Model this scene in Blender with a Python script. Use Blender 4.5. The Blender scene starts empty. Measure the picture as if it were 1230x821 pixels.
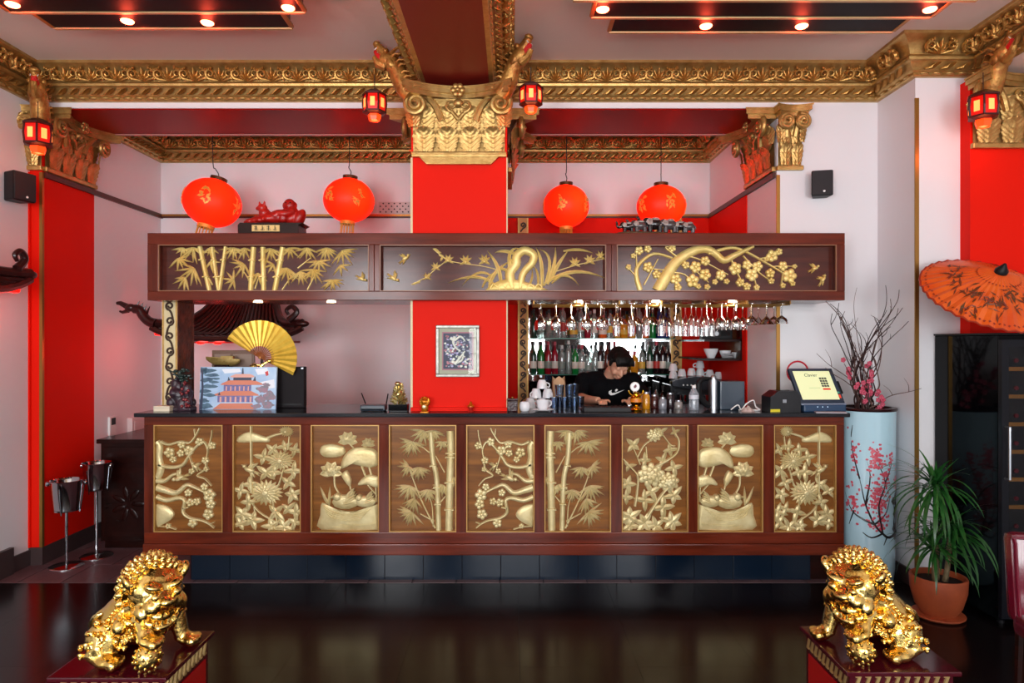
import bpy, bmesh, math, random
from mathutils import Vector, Matrix, Euler
PI = math.pi
R = math.radians
S = bpy.context.scene
COL = S.collection

# ------------------------------------------------------------------ camera, world, light, exposure
F = 820.0            # focal length in pixels of the 1230 px wide picture
CX, CY, EYE = 615.0, 410.5, 1.65
cam_d = bpy.data.cameras.new('camera')
cam_d.sensor_width = 36.0
cam_d.lens = F / 1230.0 * 36.0
cam_d.clip_start = 0.05
cam = bpy.data.objects.new('camera', cam_d)
cam.location = (0, 0, EYE)
cam.rotation_euler = (PI / 2, 0, 0)
COL.objects.link(cam)
S.camera = cam
S.view_settings.view_transform = 'Standard'
S.view_settings.look = 'None'
S.view_settings.gamma = 1.0
S.view_settings.use_curve_mapping = False
S.view_settings.exposure = 0.0
W = bpy.data.worlds.new('daylight')
W.use_nodes = True
W.node_tree.nodes['Background'].inputs[0].default_value = (0.80, 0.88, 1.0, 1)
W.node_tree.nodes['Background'].inputs[1].default_value = 0.9
S.world = W


def area(name, loc, rot, sx, sy, power, color):
    l = bpy.data.lights.new(name, 'AREA')
    l.shape = 'RECTANGLE'
    l.size, l.size_y = sx, sy
    l.energy = power
    l.color = color
    o = bpy.data.objects.new(name, l)
    o.location = loc
    o.rotation_euler = rot
    COL.objects.link(o)
    return o


def point(name, loc, power, color, r=0.03):
    l = bpy.data.lights.new(name, 'POINT')
    l.energy = power
    l.color = color
    l.shadow_soft_size = r
    o = bpy.data.objects.new(name, l)
    o.location = loc
    COL.objects.link(o)
    return o


# daylight falling through the three tall windows behind the camera
WIN_X = (-2.35, 0.0, 2.35)
for wx, pw_, wn_ in zip(WIN_X, (265.0, 150.0, 180.0), ('left', 'centre', 'right')):
    area('window_rear_%s_offscreen' % wn_, (wx, -2.66, 1.95), (PI / 2 + R(16), 0, 0), 1.5, 2.3, pw_, (0.97, 0.98, 1.0))


def at(px, py, Y):
    return Vector(((px - CX) / F * Y, Y, EYE - (py - CY) / F * Y))


def X_(px, Y):
    return (px - CX) / F * Y


def Z_(py, Y):
    return EYE - (py - CY) / F * Y


# ------------------------------------------------------------------ materials
def lin(h):
    if isinstance(h, (tuple, list)):
        return tuple(h[:3])
    h = h.lstrip('#')
    out = []
    for i in (0, 2, 4):
        c = int(h[i:i + 2], 16) / 255.0
        out.append(c / 12.92 if c <= 0.04045 else ((c + 0.055) / 1.055) ** 2.4)
    return tuple(out)


MATS = {}


def mat(name, color, rough=0.5, metal=0.0, var=None, vscale=6.0, vstretch=(1, 1, 1), bump=0.0, bscale=40.0,
        coat=0.0, emit=None, estr=0.0, spec=0.5, alpha=None, trans=0.0, rvar=0.0):
    if name in MATS:
        return MATS[name]
    m = bpy.data.materials.new(name)
    m.use_nodes = True
    nt = m.node_tree
    b = nt.nodes['Principled BSDF']
    c = lin(color)
    b.inputs['Base Color'].default_value = (*c, 1)
    b.inputs['Roughness'].default_value = rough
    b.inputs['Metallic'].default_value = metal
    b.inputs['Specular IOR Level'].default_value = spec
    b.inputs['Coat Weight'].default_value = coat
    b.inputs['Coat Roughness'].default_value = 0.12
    b.inputs['Transmission Weight'].default_value = trans
    if emit is not None:
        b.inputs['Emission Color'].default_value = (*lin(emit), 1)
        b.inputs['Emission Strength'].default_value = estr
    tc = mp = None
    if var or bump or rvar:
        tc = nt.nodes.new('ShaderNodeTexCoord')
        mp = nt.nodes.new('ShaderNodeMapping')
        mp.inputs['Scale'].default_value = vstretch
        nt.links.new(tc.outputs['Object'], mp.inputs['Vector'])
    if var:
        n = nt.nodes.new('ShaderNodeTexNoise')
        n.inputs['Scale'].default_value = vscale
        n.inputs['Detail'].default_value = 6
        n.inputs['Roughness'].default_value = 0.6
        nt.links.new(mp.outputs['Vector'], n.inputs['Vector'])
        r = nt.nodes.new('ShaderNodeValToRGB')
        r.color_ramp.elements[0].position = 0.3
        r.color_ramp.elements[0].color = (*lin(var), 1)
        r.color_ramp.elements[1].position = 0.7
        r.color_ramp.elements[1].color = (*c, 1)
        nt.links.new(n.outputs['Fac'], r.inputs['Fac'])
        nt.links.new(r.outputs['Color'], b.inputs['Base Color'])
    if rvar:
        n3 = nt.nodes.new('ShaderNodeTexNoise')
        n3.inputs['Scale'].default_value = 2.5
        n3.inputs['Detail'].default_value = 5
        nt.links.new(mp.outputs['Vector'], n3.inputs['Vector'])
        mr = nt.nodes.new('ShaderNodeMapRange')
        mr.inputs['To Min'].default_value = max(0, rough - rvar)
        mr.inputs['To Max'].default_value = rough + rvar
        nt.links.new(n3.outputs['Fac'], mr.inputs['Value'])
        nt.links.new(mr.outputs['Result'], b.inputs['Roughness'])
    if bump:
        n2 = nt.nodes.new('ShaderNodeTexNoise')
        n2.inputs['Scale'].default_value = bscale
        n2.inputs['Detail'].default_value = 4
        nt.links.new(mp.outputs['Vector'], n2.inputs['Vector'])
        bp = nt.nodes.new('ShaderNodeBump')
        bp.inputs['Strength'].default_value = bump
        bp.inputs['Distance'].default_value = 0.01
        nt.links.new(n2.outputs['Fac'], bp.inputs['Height'])
        nt.links.new(bp.outputs['Normal'], b.inputs['Normal'])
    MATS[name] = m
    return m


def glassmat(name, tint='#ffffff', ior=1.5, rough=0.02, base=0.0, body=None):
    """thin glass: clear film with a Fresnel reflection, optional solid tint"""
    if name in MATS:
        return MATS[name]
    m = bpy.data.materials.new(name)
    m.use_nodes = True
    nt = m.node_tree
    nt.nodes.clear()
    out = nt.nodes.new('ShaderNodeOutputMaterial')
    tr = nt.nodes.new('ShaderNodeBsdfTransparent')
    tr.inputs[0].default_value = (*lin(tint), 1)
    gl = nt.nodes.new('ShaderNodeBsdfGlossy')
    gl.inputs['Roughness'].default_value = rough
    gl.inputs['Color'].default_value = (1, 1, 1, 1)
    fr = nt.nodes.new('ShaderNodeFresnel')
    fr.inputs['IOR'].default_value = ior
    ad = nt.nodes.new('ShaderNodeMath')
    ad.operation = 'ADD'
    ad.use_clamp = True
    ad.inputs[1].default_value = base
    nt.links.new(fr.outputs[0], ad.inputs[0])
    mx = nt.nodes.new('ShaderNodeMixShader')
    nt.links.new(ad.outputs[0], mx.inputs[0])
    nt.links.new(tr.outputs[0], mx.inputs[1])
    nt.links.new(gl.outputs[0], mx.inputs[2])
    last = mx
    if body:
        df = nt.nodes.new('ShaderNodeBsdfDiffuse')
        df.inputs[0].default_value = (*lin(body), 1)
        m2 = nt.nodes.new('ShaderNodeMixShader')
        m2.inputs[0].default_value = 0.25
        nt.links.new(mx.outputs[0], m2.inputs[1])
        nt.links.new(df.outputs[0], m2.inputs[2])
        last = m2
    nt.links.new(last.outputs[0], out.inputs[0])
    MATS[name] = m
    return m


WALL = mat('white_paint', '#e3e2e5', 0.55, bump=0.03, bscale=60)
CEIL = mat('ceiling_paint', '#e6d3c6', 0.7, bump=0.03, bscale=50)
RED = mat('red_lacquer_paint', '#de1804', 0.6, spec=0.12, bump=0.02, bscale=80)
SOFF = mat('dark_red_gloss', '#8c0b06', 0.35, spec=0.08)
GOLD = mat('carved_gilding', '#d0a45c', 0.36, 0.75, var='#a87838', vscale=25, bump=0.3, bscale=90)
GOLD2 = mat('pale_gilding', '#cba868', 0.38, 0.75, var='#a88246', vscale=18, bump=0.2, bscale=90)
BRASS = mat('brass_edge', '#a3793c', 0.35, 0.8)
LION = mat('polished_gold_leaf', '#f4d688', 0.16, 1.0, var='#ecc060', vscale=14, bump=0.3, bscale=55)
WOOD = mat('dark_mahogany', '#742c18', 0.17, var='#481a0f', vscale=5, vstretch=(0.35, 1, 4), spec=0.22, bump=0.02, bscale=12)
WOODV = mat('dark_mahogany_upright', '#6c2a18', 0.17, var='#42170d', vscale=5, vstretch=(4, 1, 0.35), spec=0.22, bump=0.02, bscale=12)
BOARD = mat('golden_brown_board', '#98622b', 0.3, var='#583216', vscale=3, vstretch=(0.5, 1, 6), spec=0.25)
CBOARD = mat('smoky_walnut_board', '#5a2a20', 0.16, var='#3e1d17', vscale=4, vstretch=(0.5, 1, 6), spec=0.3)
CARVE = mat('bleached_carving', '#e6d8a6', 0.38, 0.3, var='#c6b078', vscale=9, bump=0.15, bscale=60, spec=0.3)
CARVEG = mat('yellow_carving', '#f2da90', 0.38, 0.25, var='#d8b866', vscale=9, bump=0.15, bscale=60, spec=0.3)
STONE = mat('black_granite', '#101016', 0.14, spec=0.35)
FLOORM = mat('black_floor_tile', '#140d0e', 0.2, spec=0.3, rvar=0.05, var='#0e090a', vscale=1.5)
BRTILE = mat('brown_stone_tile', '#6d5155', 0.42, var='#54393c', vscale=6, bump=0.1, bscale=20)
BASEM = mat('dark_skirting', '#3f3030', 0.4)
BLUET = mat('blue_black_glazed_tile', '#0c1a2a', 0.12, spec=0.4, bump=0.06, bscale=5)
BLACKP = mat('black_plastic', '#0e0e11', 0.45, spec=0.25)
BLACKG = mat('black_gloss', '#05060a', 0.07, spec=0.3)
CHROME = mat('polished_steel', '#c8ccd2', 0.12, 1.0)
STEEL = mat('brushed_steel', '#a9aeb4', 0.3, 1.0)
WHITEP = mat('white_ceramic', '#e6e4e2', 0.2)
CREAM = mat('cream_paint', '#d8c69a', 0.45)
DARKW = mat('very_dark_wood', '#2a0f0b', 0.25, spec=0.2, var='#1b0a08', vscale=5, vstretch=(1, 1, 4))
MAROON = mat('maroon_lacquer', '#430814', 0.12, spec=0.5)
LEATH = mat('burgundy_leather', '#640a22', 0.22, coat=0.4, bump=0.05, bscale=90)
ROOFM = mat('dark_roof_lacquer', '#30100f', 0.32, bump=0.1, bscale=30)
WIRE = mat('black_cord', '#15100e', 0.5)


# ------------------------------------------------------------------ mesh building
class MB:
    def __init__(self):
        self.v = []
        self.f = []
        self.M = Matrix.Identity(4)

    def add(self, vs, fs):
        n = len(self.v)
        M = self.M
        self.v.extend([tuple(M @ Vector(p)) for p in vs])
        flip = M.to_3x3().determinant() < 0
        for f in fs:
            g = [i + n for i in f]
            self.f.append(g[::-1] if flip else g)
        return self

    def box(self, x0, x1, y0, y1, z0, z1):
        if x0 > x1: x0, x1 = x1, x0
        if y0 > y1: y0, y1 = y1, y0
        if z0 > z1: z0, z1 = z1, z0
        vs = [(x0, y0, z0), (x1, y0, z0), (x1, y1, z0), (x0, y1, z0), (x0, y0, z1), (x1, y0, z1), (x1, y1, z1), (x0, y1, z1)]
        return self.add(vs, [(0, 3, 2, 1), (4, 5, 6, 7), (0, 1, 5, 4), (1, 2, 6, 5), (2, 3, 7, 6), (3, 0, 4, 7)])

    def bbox(self, x0, x1, y0, y1, z0, z1, b=0.01):
        """box with chamfered edges"""
        bm = bmesh.new()
        bmesh.ops.create_cube(bm, size=1)
        for v in bm.verts:
            v.co = Vector(((x0 + x1) / 2 + v.co.x * abs(x1 - x0), (y0 + y1) / 2 + v.co.y * abs(y1 - y0), (z0 + z1) / 2 + v.co.z * abs(z1 - z0)))
        bmesh.ops.bevel(bm, geom=list(bm.edges), offset=b, segments=2, affect='EDGES', profile=0.6)
        return self.bm(bm)

    def bm(self, bm):
        bm.verts.index_update()
        vs = [tuple(v.co) for v in bm.verts]
        fs = [[v.index for v in f.verts] for f in bm.faces]
        bm.free()
        return self.add(vs, fs)

    def prism(self, poly, a0, a1, axis='y'):
        """extrude a 2D polygon; axis y: (x,z), axis z: (x,y), axis x: (y,z)"""
        def P(p, a):
            return {'y': (p[0], a, p[1]), 'z': (p[0], p[1], a), 'x': (a, p[0], p[1])}[axis]
        n = len(poly)
        vs = [P(p, a0) for p in poly] + [P(p, a1) for p in poly]
        fs = [tuple(range(n)), tuple(range(2 * n - 1, n - 1, -1))]
        for i in range(n):
            j = (i + 1) % n
            fs.append((j, i, i + n, j + n))
        return self.add(vs, fs)

    def lathe(self, prof, n=24, c=(0, 0, 0), axis='z', a0=0.0, a1=2 * PI):
        full = abs(a1 - a0 - 2 * PI) < 1e-6
        k = n if full else n + 1
        vs = []
        for r, h in prof:
            for i in range(k):
                a = a0 + (a1 - a0) * i / n
                x, y, z = r * math.cos(a), r * math.sin(a), h
                if axis == 'y': x, y, z = x, h, y
                if axis == 'x': x, y, z = h, x, y
                vs.append((c[0] + x, c[1] + y, c[2] + z))
        fs = []
        for j in range(len(prof) - 1):
            for i in range(n):
                i2 = (i + 1) % k
                fs.append((j * k + i, j * k + i2, (j + 1) * k + i2, (j + 1) * k + i))
        if full and prof[0][0] > 1e-5: fs.append(tuple(range(k - 1, -1, -1)))
        if full and prof[-1][0] > 1e-5: fs.append(tuple((len(prof) - 1) * k + i for i in range(k)))
        return self.add(vs, fs)

    def cyl(self, p0, p1, r0, r1=None, n=12):
        return self.tube([p0, p1], [r0, r0 if r1 is None else r1], n)

    def tube(self, pts, rad, n=8, closed=False):
        pts = [Vector(p) for p in pts]
        m = len(pts)
        if not isinstance(rad, (list, tuple)): rad = [rad] * m
        if len(rad) == 2 and m > 2: rad = [rad[0] + (rad[1] - rad[0]) * i / (m - 1) for i in range(m)]
        vs = []
        up = None
        for i in range(m):
            if closed:
                t = pts[(i + 1) % m] - pts[i - 1]
            else:
                t = pts[min(i + 1, m - 1)] - pts[max(i - 1, 0)]
            if t.length < 1e-9: t = Vector((0, 0, 1))
            t.normalize()
            if up is None:
                up = Vector((0, 0, 1)) if abs(t.z) < 0.9 else Vector((1, 0, 0))
            a = up - t * up.dot(t)
            if a.length < 1e-6: a = t.orthogonal()
            a.normalize()
            up = a
            b = t.cross(a)
            for k in range(n):
                w = 2 * PI * k / n
                vs.append(pts[i] + (a * math.cos(w) + b * math.sin(w)) * rad[i])
        fs = []
        for i in range(m if closed else m - 1):
            i2 = (i + 1) % m
            for k in range(n):
                k2 = (k + 1) % n
                fs.append((i * n + k, i * n + k2, i2 * n + k2, i2 * n + k))
        if not closed:
            fs.append(tuple(range(n - 1, -1, -1)))
            fs.append(tuple((m - 1) * n + k for k in range(n)))
        return self.add([tuple(v) for v in vs], fs)

    def ell(self, c, r, rot=(0, 0, 0), n=16, m=10):
        if not isinstance(r, (list, tuple)): r = (r, r, r)
        E = Euler(rot).to_matrix()
        vs, fs = [], []
        c = Vector(c)
        for j in range(m + 1):
            p = PI * j / m
            for i in range(n):
                a = 2 * PI * i / n
                vs.append(tuple(c + E @ Vector((r[0] * math.sin(p) * math.cos(a), r[1] * math.sin(p) * math.sin(a), r[2] * math.cos(p)))))
        for j in range(m):
            for i in range(n):
                i2 = (i + 1) % n
                q = (j * n + i, (j + 1) * n + i, (j + 1) * n + i2, j * n + i2)
                if j == 0: q = (0, q[1], q[2])
                elif j == m - 1: q = (q[0], m * n, q[3])
                fs.append(q)
        # merge pole duplicates
        return self.add(vs, fs)

    def grid(self, fn, nu, nv):
        vs = [tuple(fn(i / nu, j / nv)) for j in range(nv + 1) for i in range(nu + 1)]
        fs = [(j * (nu + 1) + i, j * (nu + 1) + i + 1, (j + 1) * (nu + 1) + i + 1, (j + 1) * (nu + 1) + i) for j in range(nv) for i in range(nu)]
        return self.add(vs, fs)

    def mesh(self, name, m=None, smooth=False):
        me = bpy.data.meshes.new(name)
        me.from_pydata(self.v, [], self.f)
        me.validate()
        bm = bmesh.new()
        bm.from_mesh(me)
        bmesh.ops.remove_doubles(bm, verts=bm.verts, dist=1e-6)
        lo = [v for v in bm.verts if not v.link_faces]
        if lo: bmesh.ops.delete(bm, geom=lo, context='VERTS')
        bm.to_mesh(me)
        bm.free()
        if m is not None: me.materials.append(m)
        if smooth:
            me.polygons.foreach_set('use_smooth', [True] * len(me.polygons))
            if smooth != 'all':
                me.set_sharp_from_angle(angle=R(smooth if not isinstance(smooth, bool) else 40))
        me.update()
        return me

    def obj(self, name, m, parent=None, smooth=False, loc=None, rot=None, scale=None, kind=None, label=None):
        return link(name, self.mesh(name, m, smooth), parent, loc, rot, scale, kind, label)


def link(name, me, parent=None, loc=None, rot=None, scale=None, kind=None, label=None):
    o = bpy.data.objects.new(name, me)
    COL.objects.link(o)
    if parent is not None: o.parent = parent
    if loc is not None: o.location = loc
    if rot is not None: o.rotation_euler = rot
    if scale is not None: o.scale = scale if isinstance(scale, (tuple, list)) else (scale,) * 3
    if kind: o['kind'] = kind
    if label: o['label'] = label
    return o


def tag(o, label, cat, group=None, kind=None):
    o['label'] = label
    if cat: o['category'] = cat
    if group: o['group'] = group
    if kind: o['kind'] = kind
    return o


def thing(name, label, cat, loc=(0, 0, 0), rotz=0.0, group=None):
    o = bpy.data.objects.new(name, None)
    COL.objects.link(o)
    o.empty_display_size = 0.05
    o.location = loc
    o.rotation_euler = (0, 0, rotz)
    return tag(o, label, cat, group)


def struct(name, label, cat='wall', loc=(0, 0, 0), rotz=0.0):
    o = bpy.data.objects.new(name, None)
    COL.objects.link(o)
    o.location = loc
    o.rotation_euler = (0, 0, rotz)
    o['label'] = label
    o['kind'] = 'structure'
    o['category'] = cat
    return o


def copy_tree(o, parent=None):
    c = o.copy()
    COL.objects.link(c)
    if parent is not None: c.parent = parent
    for ch in list(o.children):
        copy_tree(ch, c)
    return c


def smooth_pts(pts, k=4):
    """Catmull-Rom through tuples of any length"""
    n = len(pts)
    if n < 3: return [tuple(p) for p in pts]
    out = []
    for i in range(n - 1):
        p0, p1, p2, p3 = pts[max(i - 1, 0)], pts[i], pts[i + 1], pts[min(i + 2, n - 1)]
        for s in range(k):
            t = s / k
            out.append(tuple(0.5 * (2 * b + (c - a) * t + (2 * a - 5 * b + 4 * c - d) * t * t + (3 * b - a - 3 * c + d) * t ** 3)
                             for a, b, c, d in zip(p0, p1, p2, p3)))
    out.append(tuple(pts[-1]))
    return out


def spiral(c, r0, r1, a0, a1, n=24):
    return [(c[0] + (r0 + (r1 - r0) * i / n) * math.cos(a0 + (a1 - a0) * i / n),
             c[1] + (r0 + (r1 - r0) * i / n) * math.sin(a0 + (a1 - a0) * i / n)) for i in range(n + 1)]

# ================================================================== THE ROOM
XL, XN, YP, YS, YB = -3.56, -3.47, 5.04, 5.67, 6.75
XR1, XW, YF, XE, ZC, ZS = 1.955, 2.70, 4.57, 3.65, 3.66, 3.37
YT = 4.66            # where the black floor gives way to brown tiles
PX0, PX1, PYF = -0.6906, -0.0342, 4.68      # centre pillar
ZCAP = 2.91


def sbox(name, label, m, *b, cat='wall'):
    mb = MB().box(*b)
    o = mb.obj(name, m)
    return tag(o, label, cat, kind='structure')


wl = sbox('wall_left', 'white wall on the side of the gilded cornice and black speaker', WALL, XL - .2, XL, -2.6, YP, 0, ZC)
sbox('wall_niche_left', 'white side wall of the bar alcove beside the red pier', WALL, XN - .29, XN, YS, YB, 0, ZC)
wb = sbox('wall_back', 'white back wall of the bar alcove', WALL, XN - .29, 2.3, YB, YB + .2, 0, ZC)
MB().box(PX1 - .1, XR1, YB - .012, YB, 0, 2.885).obj('red_panel', RED, wb, label='red painted lower wall')
wnr = sbox('wall_niche_right', 'white side wall of the alcove beside the crockery shelf', WALL, XR1, XR1 + .3, YS, YB, 0, ZC)
MB().box(XR1 - .012, XR1, YS, YB - .012, 0, 2.885).obj('red_panel', RED, wnr, label='red painted lower wall')
sbox('wall_pier_right', 'white wall with the small black speaker on a bracket', WALL, XR1, XW + .4, YP, YS, 0, ZC)
sbox('wall_return_right', 'white wall corner behind the blue vase', WALL, XW, XE, YF, YP, 0, ZC)
sbox('wall_right', 'white wall beyond the black wine fridge', WALL, XE, XE + .2, -2.6, YF, 0, ZC)
ceil = sbox('ceiling', 'plain pale ceiling above the bar', CEIL, XL - .2, XE + .2, -2.6, YB + .2, ZC, ZC + .12, cat='ceiling')
# rear wall with three windows
rear = struct('wall_rear', 'dark wall with three tall windows facing the bar', 'wall')
REARM = mat('rear_brown', '#33221f', .7)  # dark tone made up for this unseen wall to keep reflections low
xs = [XL - .2] + sum([[x - .8, x + .8] for x in WIN_X], []) + [XE + .2]
for i in range(0, len(xs), 2):
    MB().box(xs[i], xs[i + 1], -2.6, -2.4, 0, ZC).obj('wall_section', REARM, rear)
for i, wx in enumerate(WIN_X):
    MB().box(wx - .8, wx + .8, -2.6, -2.4, 0, .55).obj('wall_section', REARM, rear)
    MB().box(wx - .8, wx + .8, -2.6, -2.4, 3.15, ZC).obj('wall_section', REARM, rear)
    w = struct('window_%d' % (i + 1), 'tall white latticed window facing the bar', 'window')
    fr = MB()
    fr.box(wx - .8, wx - .74, -2.55, -2.47, .55, 3.15).box(wx + .74, wx + .8, -2.55, -2.47, .55, 3.15)
    fr.box(wx - .74, wx + .74, -2.55, -2.47, .55, .61).box(wx - .74, wx + .74, -2.55, -2.47, 3.09, 3.15)
    fr.obj('window_frame', DARKW, w)
    for k in range(1, 6):
        MB().box(wx - .74 + k * .2467 - .012, wx - .74 + k * .2467 + .012, -2.53, -2.49, .61, 3.09).obj('mullion', DARKW, w)
    for k in range(1, 9):
        z = .61 + k * 2.48 / 9
        MB().box(wx - .74, wx + .74, -2.525, -2.495, z - .015, z + .015).obj('transom', DARKW, w)

# ---- floor
fl = sbox('floor', 'black glossy floor tiles in front of the bar', mat('tile_joint', '#0a0809', 0.6), XL - .2, XE + .2, -2.6, YB + .2, -.12, -.006, cat='floor')
tm = MB().box(0, .599, 0, .599, -.006, 0).mesh('floor_tile', FLOORM)
for i in range(13):
    for j in range(12):
        x = XL + i * .6
        y = YT - .6 - j * .6
        if y < -2.6 or x > XE: continue
        link('floor_tile', tm, fl, (x, y, 0))
fb = struct('floor_alcove', 'brown stone floor tiles beside the champagne bucket stands', 'floor')
tb = MB().bbox(0, .292, 0, .376, -.006, .002, .0015).mesh('stone_tile', BRTILE)
for j in range(6):
    for i in range(24):
        x = XL - .12 + i * .3 + (0.13 if j % 2 else 0)
        y = YT + j * .38
        if i > 4 and j > 1: continue
        if y + .37 > YB or x + .29 > 2.69: continue
        link('stone_tile', tb, fb, (x, y, 0))

# ---- piers and pillar
def pillar(label, x0, x1, y0, y1, m, z1=ZS, z0=0.0, foot=None):
    p = struct('pillar', label, 'pillar')
    MB().box(x0, x1, y0, y1, z0, z1).obj('shaft', m, p)
    if foot: MB().box(*foot, 0, z0).obj('foot', m, p)
    return p


pl = pillar('red pier standing against the white wall by the champagne buckets', XL - .2, XN, YP, YS, RED)
MB().box(XL, XN + .012, YP - .014, YS, 0, .13).obj('plinth', BASEM, pl)
MB().box(XN - .016, XN + .006, YP - .006, YP + .016, .13, 2.9).obj('brass_corner', BRASS, pl)
pc = pillar('red square pillar rising from the middle of the bar', PX0, PX1, PYF, YS, RED, ZS, 1.1725)
for x in (PX0, PX1):
    MB().box(x - .004, x + .010 if x == PX0 else x + .004, PYF - .006, PYF + .008, 1.16, ZCAP).obj('edge_strip', CREAM, pc)
MB().box(PX0, PX1, PYF - .03, PYF, 1.174, 1.2).obj('skirting', RED, pc)
prt = pillar('red pier behind the orange paper parasol', 3.0, XE, 4.47, YF, RED)
pr = struct('trim_corner', 'brown brass corner strips on the white walls', 'trim')
MB().box(XR1 - .004, XR1 + .022, YP - .006, YP + .004, 0, 2.88).obj('corner_strip', BRASS, pr)
MB().box(XW - .004, XW + .022, YF - .006, YF + .004, 0, 3.28).obj('corner_strip', BRASS, pr)
MB().box(XL, XL + .012, YP - .02, YP, .13, 2.9).obj('corner_strip', RED, pr)

# ---- baseboards
bl = struct('baseboard_left', 'dark skirting along the white wall by the lion', 'baseboard')
MB().box(XL, XL + .03, -2.4, 4.84, 0, .19).obj('skirting_board', BASEM, bl)
MB().box(XL, XL + .015, 4.84, YP - .014, 0, .115).obj('skirting_board', BASEM, bl)
MB().box(XN, XN + .012, YS, YB, 0, .13).obj('skirting_board', BASEM, bl)
br = struct('baseboard_right', 'dark skirting behind the potted plant', 'baseboard')
MB().box(XW - .015, XE, YF - .015, YF, 0, .11).obj('skirting_board', BASEM, br)
MB().box(XW - .015, XW, YF, YP, 0, .11).obj('skirting_board', BASEM, br)
MB().box(XR1, XW - .015, YP - .015, YP, 0, .11).obj('skirting_board', BASEM, br)

# ---- lintel, beams
LINT = WALL
lt = struct('lintel', 'cream lintel with a glossy dark red soffit over the alcove', 'beam')
MB().box(XN, XR1, YP, YS, ZS + .004, ZC).obj('face', LINT, lt)
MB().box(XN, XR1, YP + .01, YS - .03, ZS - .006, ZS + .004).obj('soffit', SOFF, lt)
MB().box(XN, XR1, YS - .03, YS, ZS - .012, ZS + .004).obj('edge_bead', mat('lit_edge_pink', '#b9837a', .4), lt)  # pale pink puts the light caught along this edge into its colour
bc = struct('beam', 'dark red ceiling beam running over the red square pillar', 'beam')
BX0, BX1 = -.588, -.155
MB().box(BX0, BX1, -2.4, YP - .02, ZS + .045, ZC).obj('soffit', mat('beam_red', '#7c1a0c', .5), bc)
bR = struct('beam', 'ceiling beam over the red pier by the wine fridge', 'beam')
MB().box(3.12, 3.6, -2.4, 4.5, ZS + .045, ZC).obj('soffit', CEIL, bR)

# ---- picture rail in the alcove
pw = struct('trim_rail', 'dark brown rail round the alcove walls at lantern height', 'trim')
RAILM = mat('rail_brown', '#4a1c14', .4)
MB().box(XN, XN + .022, YP + .02, YB, 2.865, 2.905).obj('rail', RAILM, pw)
MB().box(XN + .022, XR1 - .022, YB - .022, YB, 2.87, 2.885).obj('rail', RAILM, pw)
MB().box(XN + .022, XR1 - .022, YB - .028, YB, 2.885, 2.905).obj('rail', BRASS, pw)
MB().box(XR1 - .022, XR1, YP + .02, YB, 2.865, 2.905).obj('rail', RAILM, pw)

# ================================================================== GILDED CORNICE
PROF = [(0, 3.415), (.028, 3.415), (.036, 3.425), (.036, 3.44), (.045, 3.447), (.05, 3.455), (.072, 3.495), (.078, 3.5), (.092, 3.505),
        (.097, 3.52), (.09, 3.532), (.086, 3.54), (.092, 3.56), (.112, 3.6), (.14, 3.628), (.165, 3.636), (.172, 3.642), (.172, ZC), (0, ZC)]


def leaf_surf(w, h, curl=.4, lobes=5, nu=16, nv=22):
    """acanthus leaf standing on z=0, face towards -y"""
    mb = MB()

    def fn(u, v):
        s = u * 2 - 1
        half = w / 2 * min(1, .7 + .5 * v) * (max(0.0, 1 - v ** 6) ** .5) * (1 - .10 * abs(math.sin(lobes * PI * v)))
        x = s * half
        out = .10 * h * math.sin(v * PI / 2) + curl * h * max(0, v - .6) ** 1.5 * 1.9
        vein = .055 * h * (.5 + .5 * math.cos(2 * PI * (5.0 * v - 2.2 * abs(s))))
        rib = .05 * h * max(0, 1 - 5 * abs(s)) + vein * min(1, 5 * abs(s)) * (1 - .4 * abs(s)) + .035 * h * (1 - s ** 4)
        droop = -.3 * h * max(0, v - .8) ** 1.3
        return (x, -out - rib, h * v + droop)
    mb.grid(fn, nu, nv)
    return mb


def frieze_motif():
    mb = MB()
    for k, a in enumerate((-50, -25, 0, 25, 50)):
        M = Matrix.Rotation(R(a), 4, 'Y')
        mb.M = Matrix.Translation((0, -.004, .004)) @ M
        L = .085 if k == 2 else .072 if k in (1, 3) else .055

        def fn(u, v, L=L):
            s = u * 2 - 1
            wd = .0125 * math.sin(PI * (.12 + .86 * v)) ** .8
            return (s * wd, -.012 * (1 - s * s) * math.sin(PI * min(1, v + .1)) - .01 * v, L * v)
        mb.grid(fn, 4, 5)
    mb.M = Matrix.Identity(4)
    for sx in (-1, 1):
        sp = spiral((sx * .06, .05), .03, .006, R(-100), R(-100) + sx * 1.5 * 2 * PI, 18)
        mb.tube([(sx * .012, -.006, .006)] + [(x, -.012, z) for x, z in sp], [.006] + [.009 - .005 * i / 18 for i in range(19)], 6)
        for k in range(3):
            mb.ell((sx * (.05 + .013 * k), -.012, .085 - .006 * k), (.008, .008, .012), n=8, m=5)
            mb.ell((sx * (.074 + .004 * k), -.01, .018 + .014 * k), (.008, .007, .012), (0, sx * .6, 0), n=8, m=5)
    return mb.mesh('acanthus_motif', GOLD, True)


def twist_motif():
    mb = MB()

    def fn(u, v):
        s = u * 2 - 1
        wd = .017 * math.sin(PI * (.1 + .88 * v)) ** .7
        return (s * wd + .045 * v, -.012 * (1 - s * s) - .004 + .004 * math.cos(3 * PI * s), .042 * v)
    mb.grid(fn, 6, 6)
    mb.tube([(-.03, -.006, .002), (-.005, -.012, .012), (.02, -.01, .036)], [.004, .007, .003], 6)
    return mb.mesh('twist_leaf', GOLD, True)


FM, TM = frieze_motif(), twist_motif()
BEAD = MB().ell((0, 0, 0), (.032, .01, .009), n=10, m=6).mesh('bead', GOLD2, True)


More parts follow.
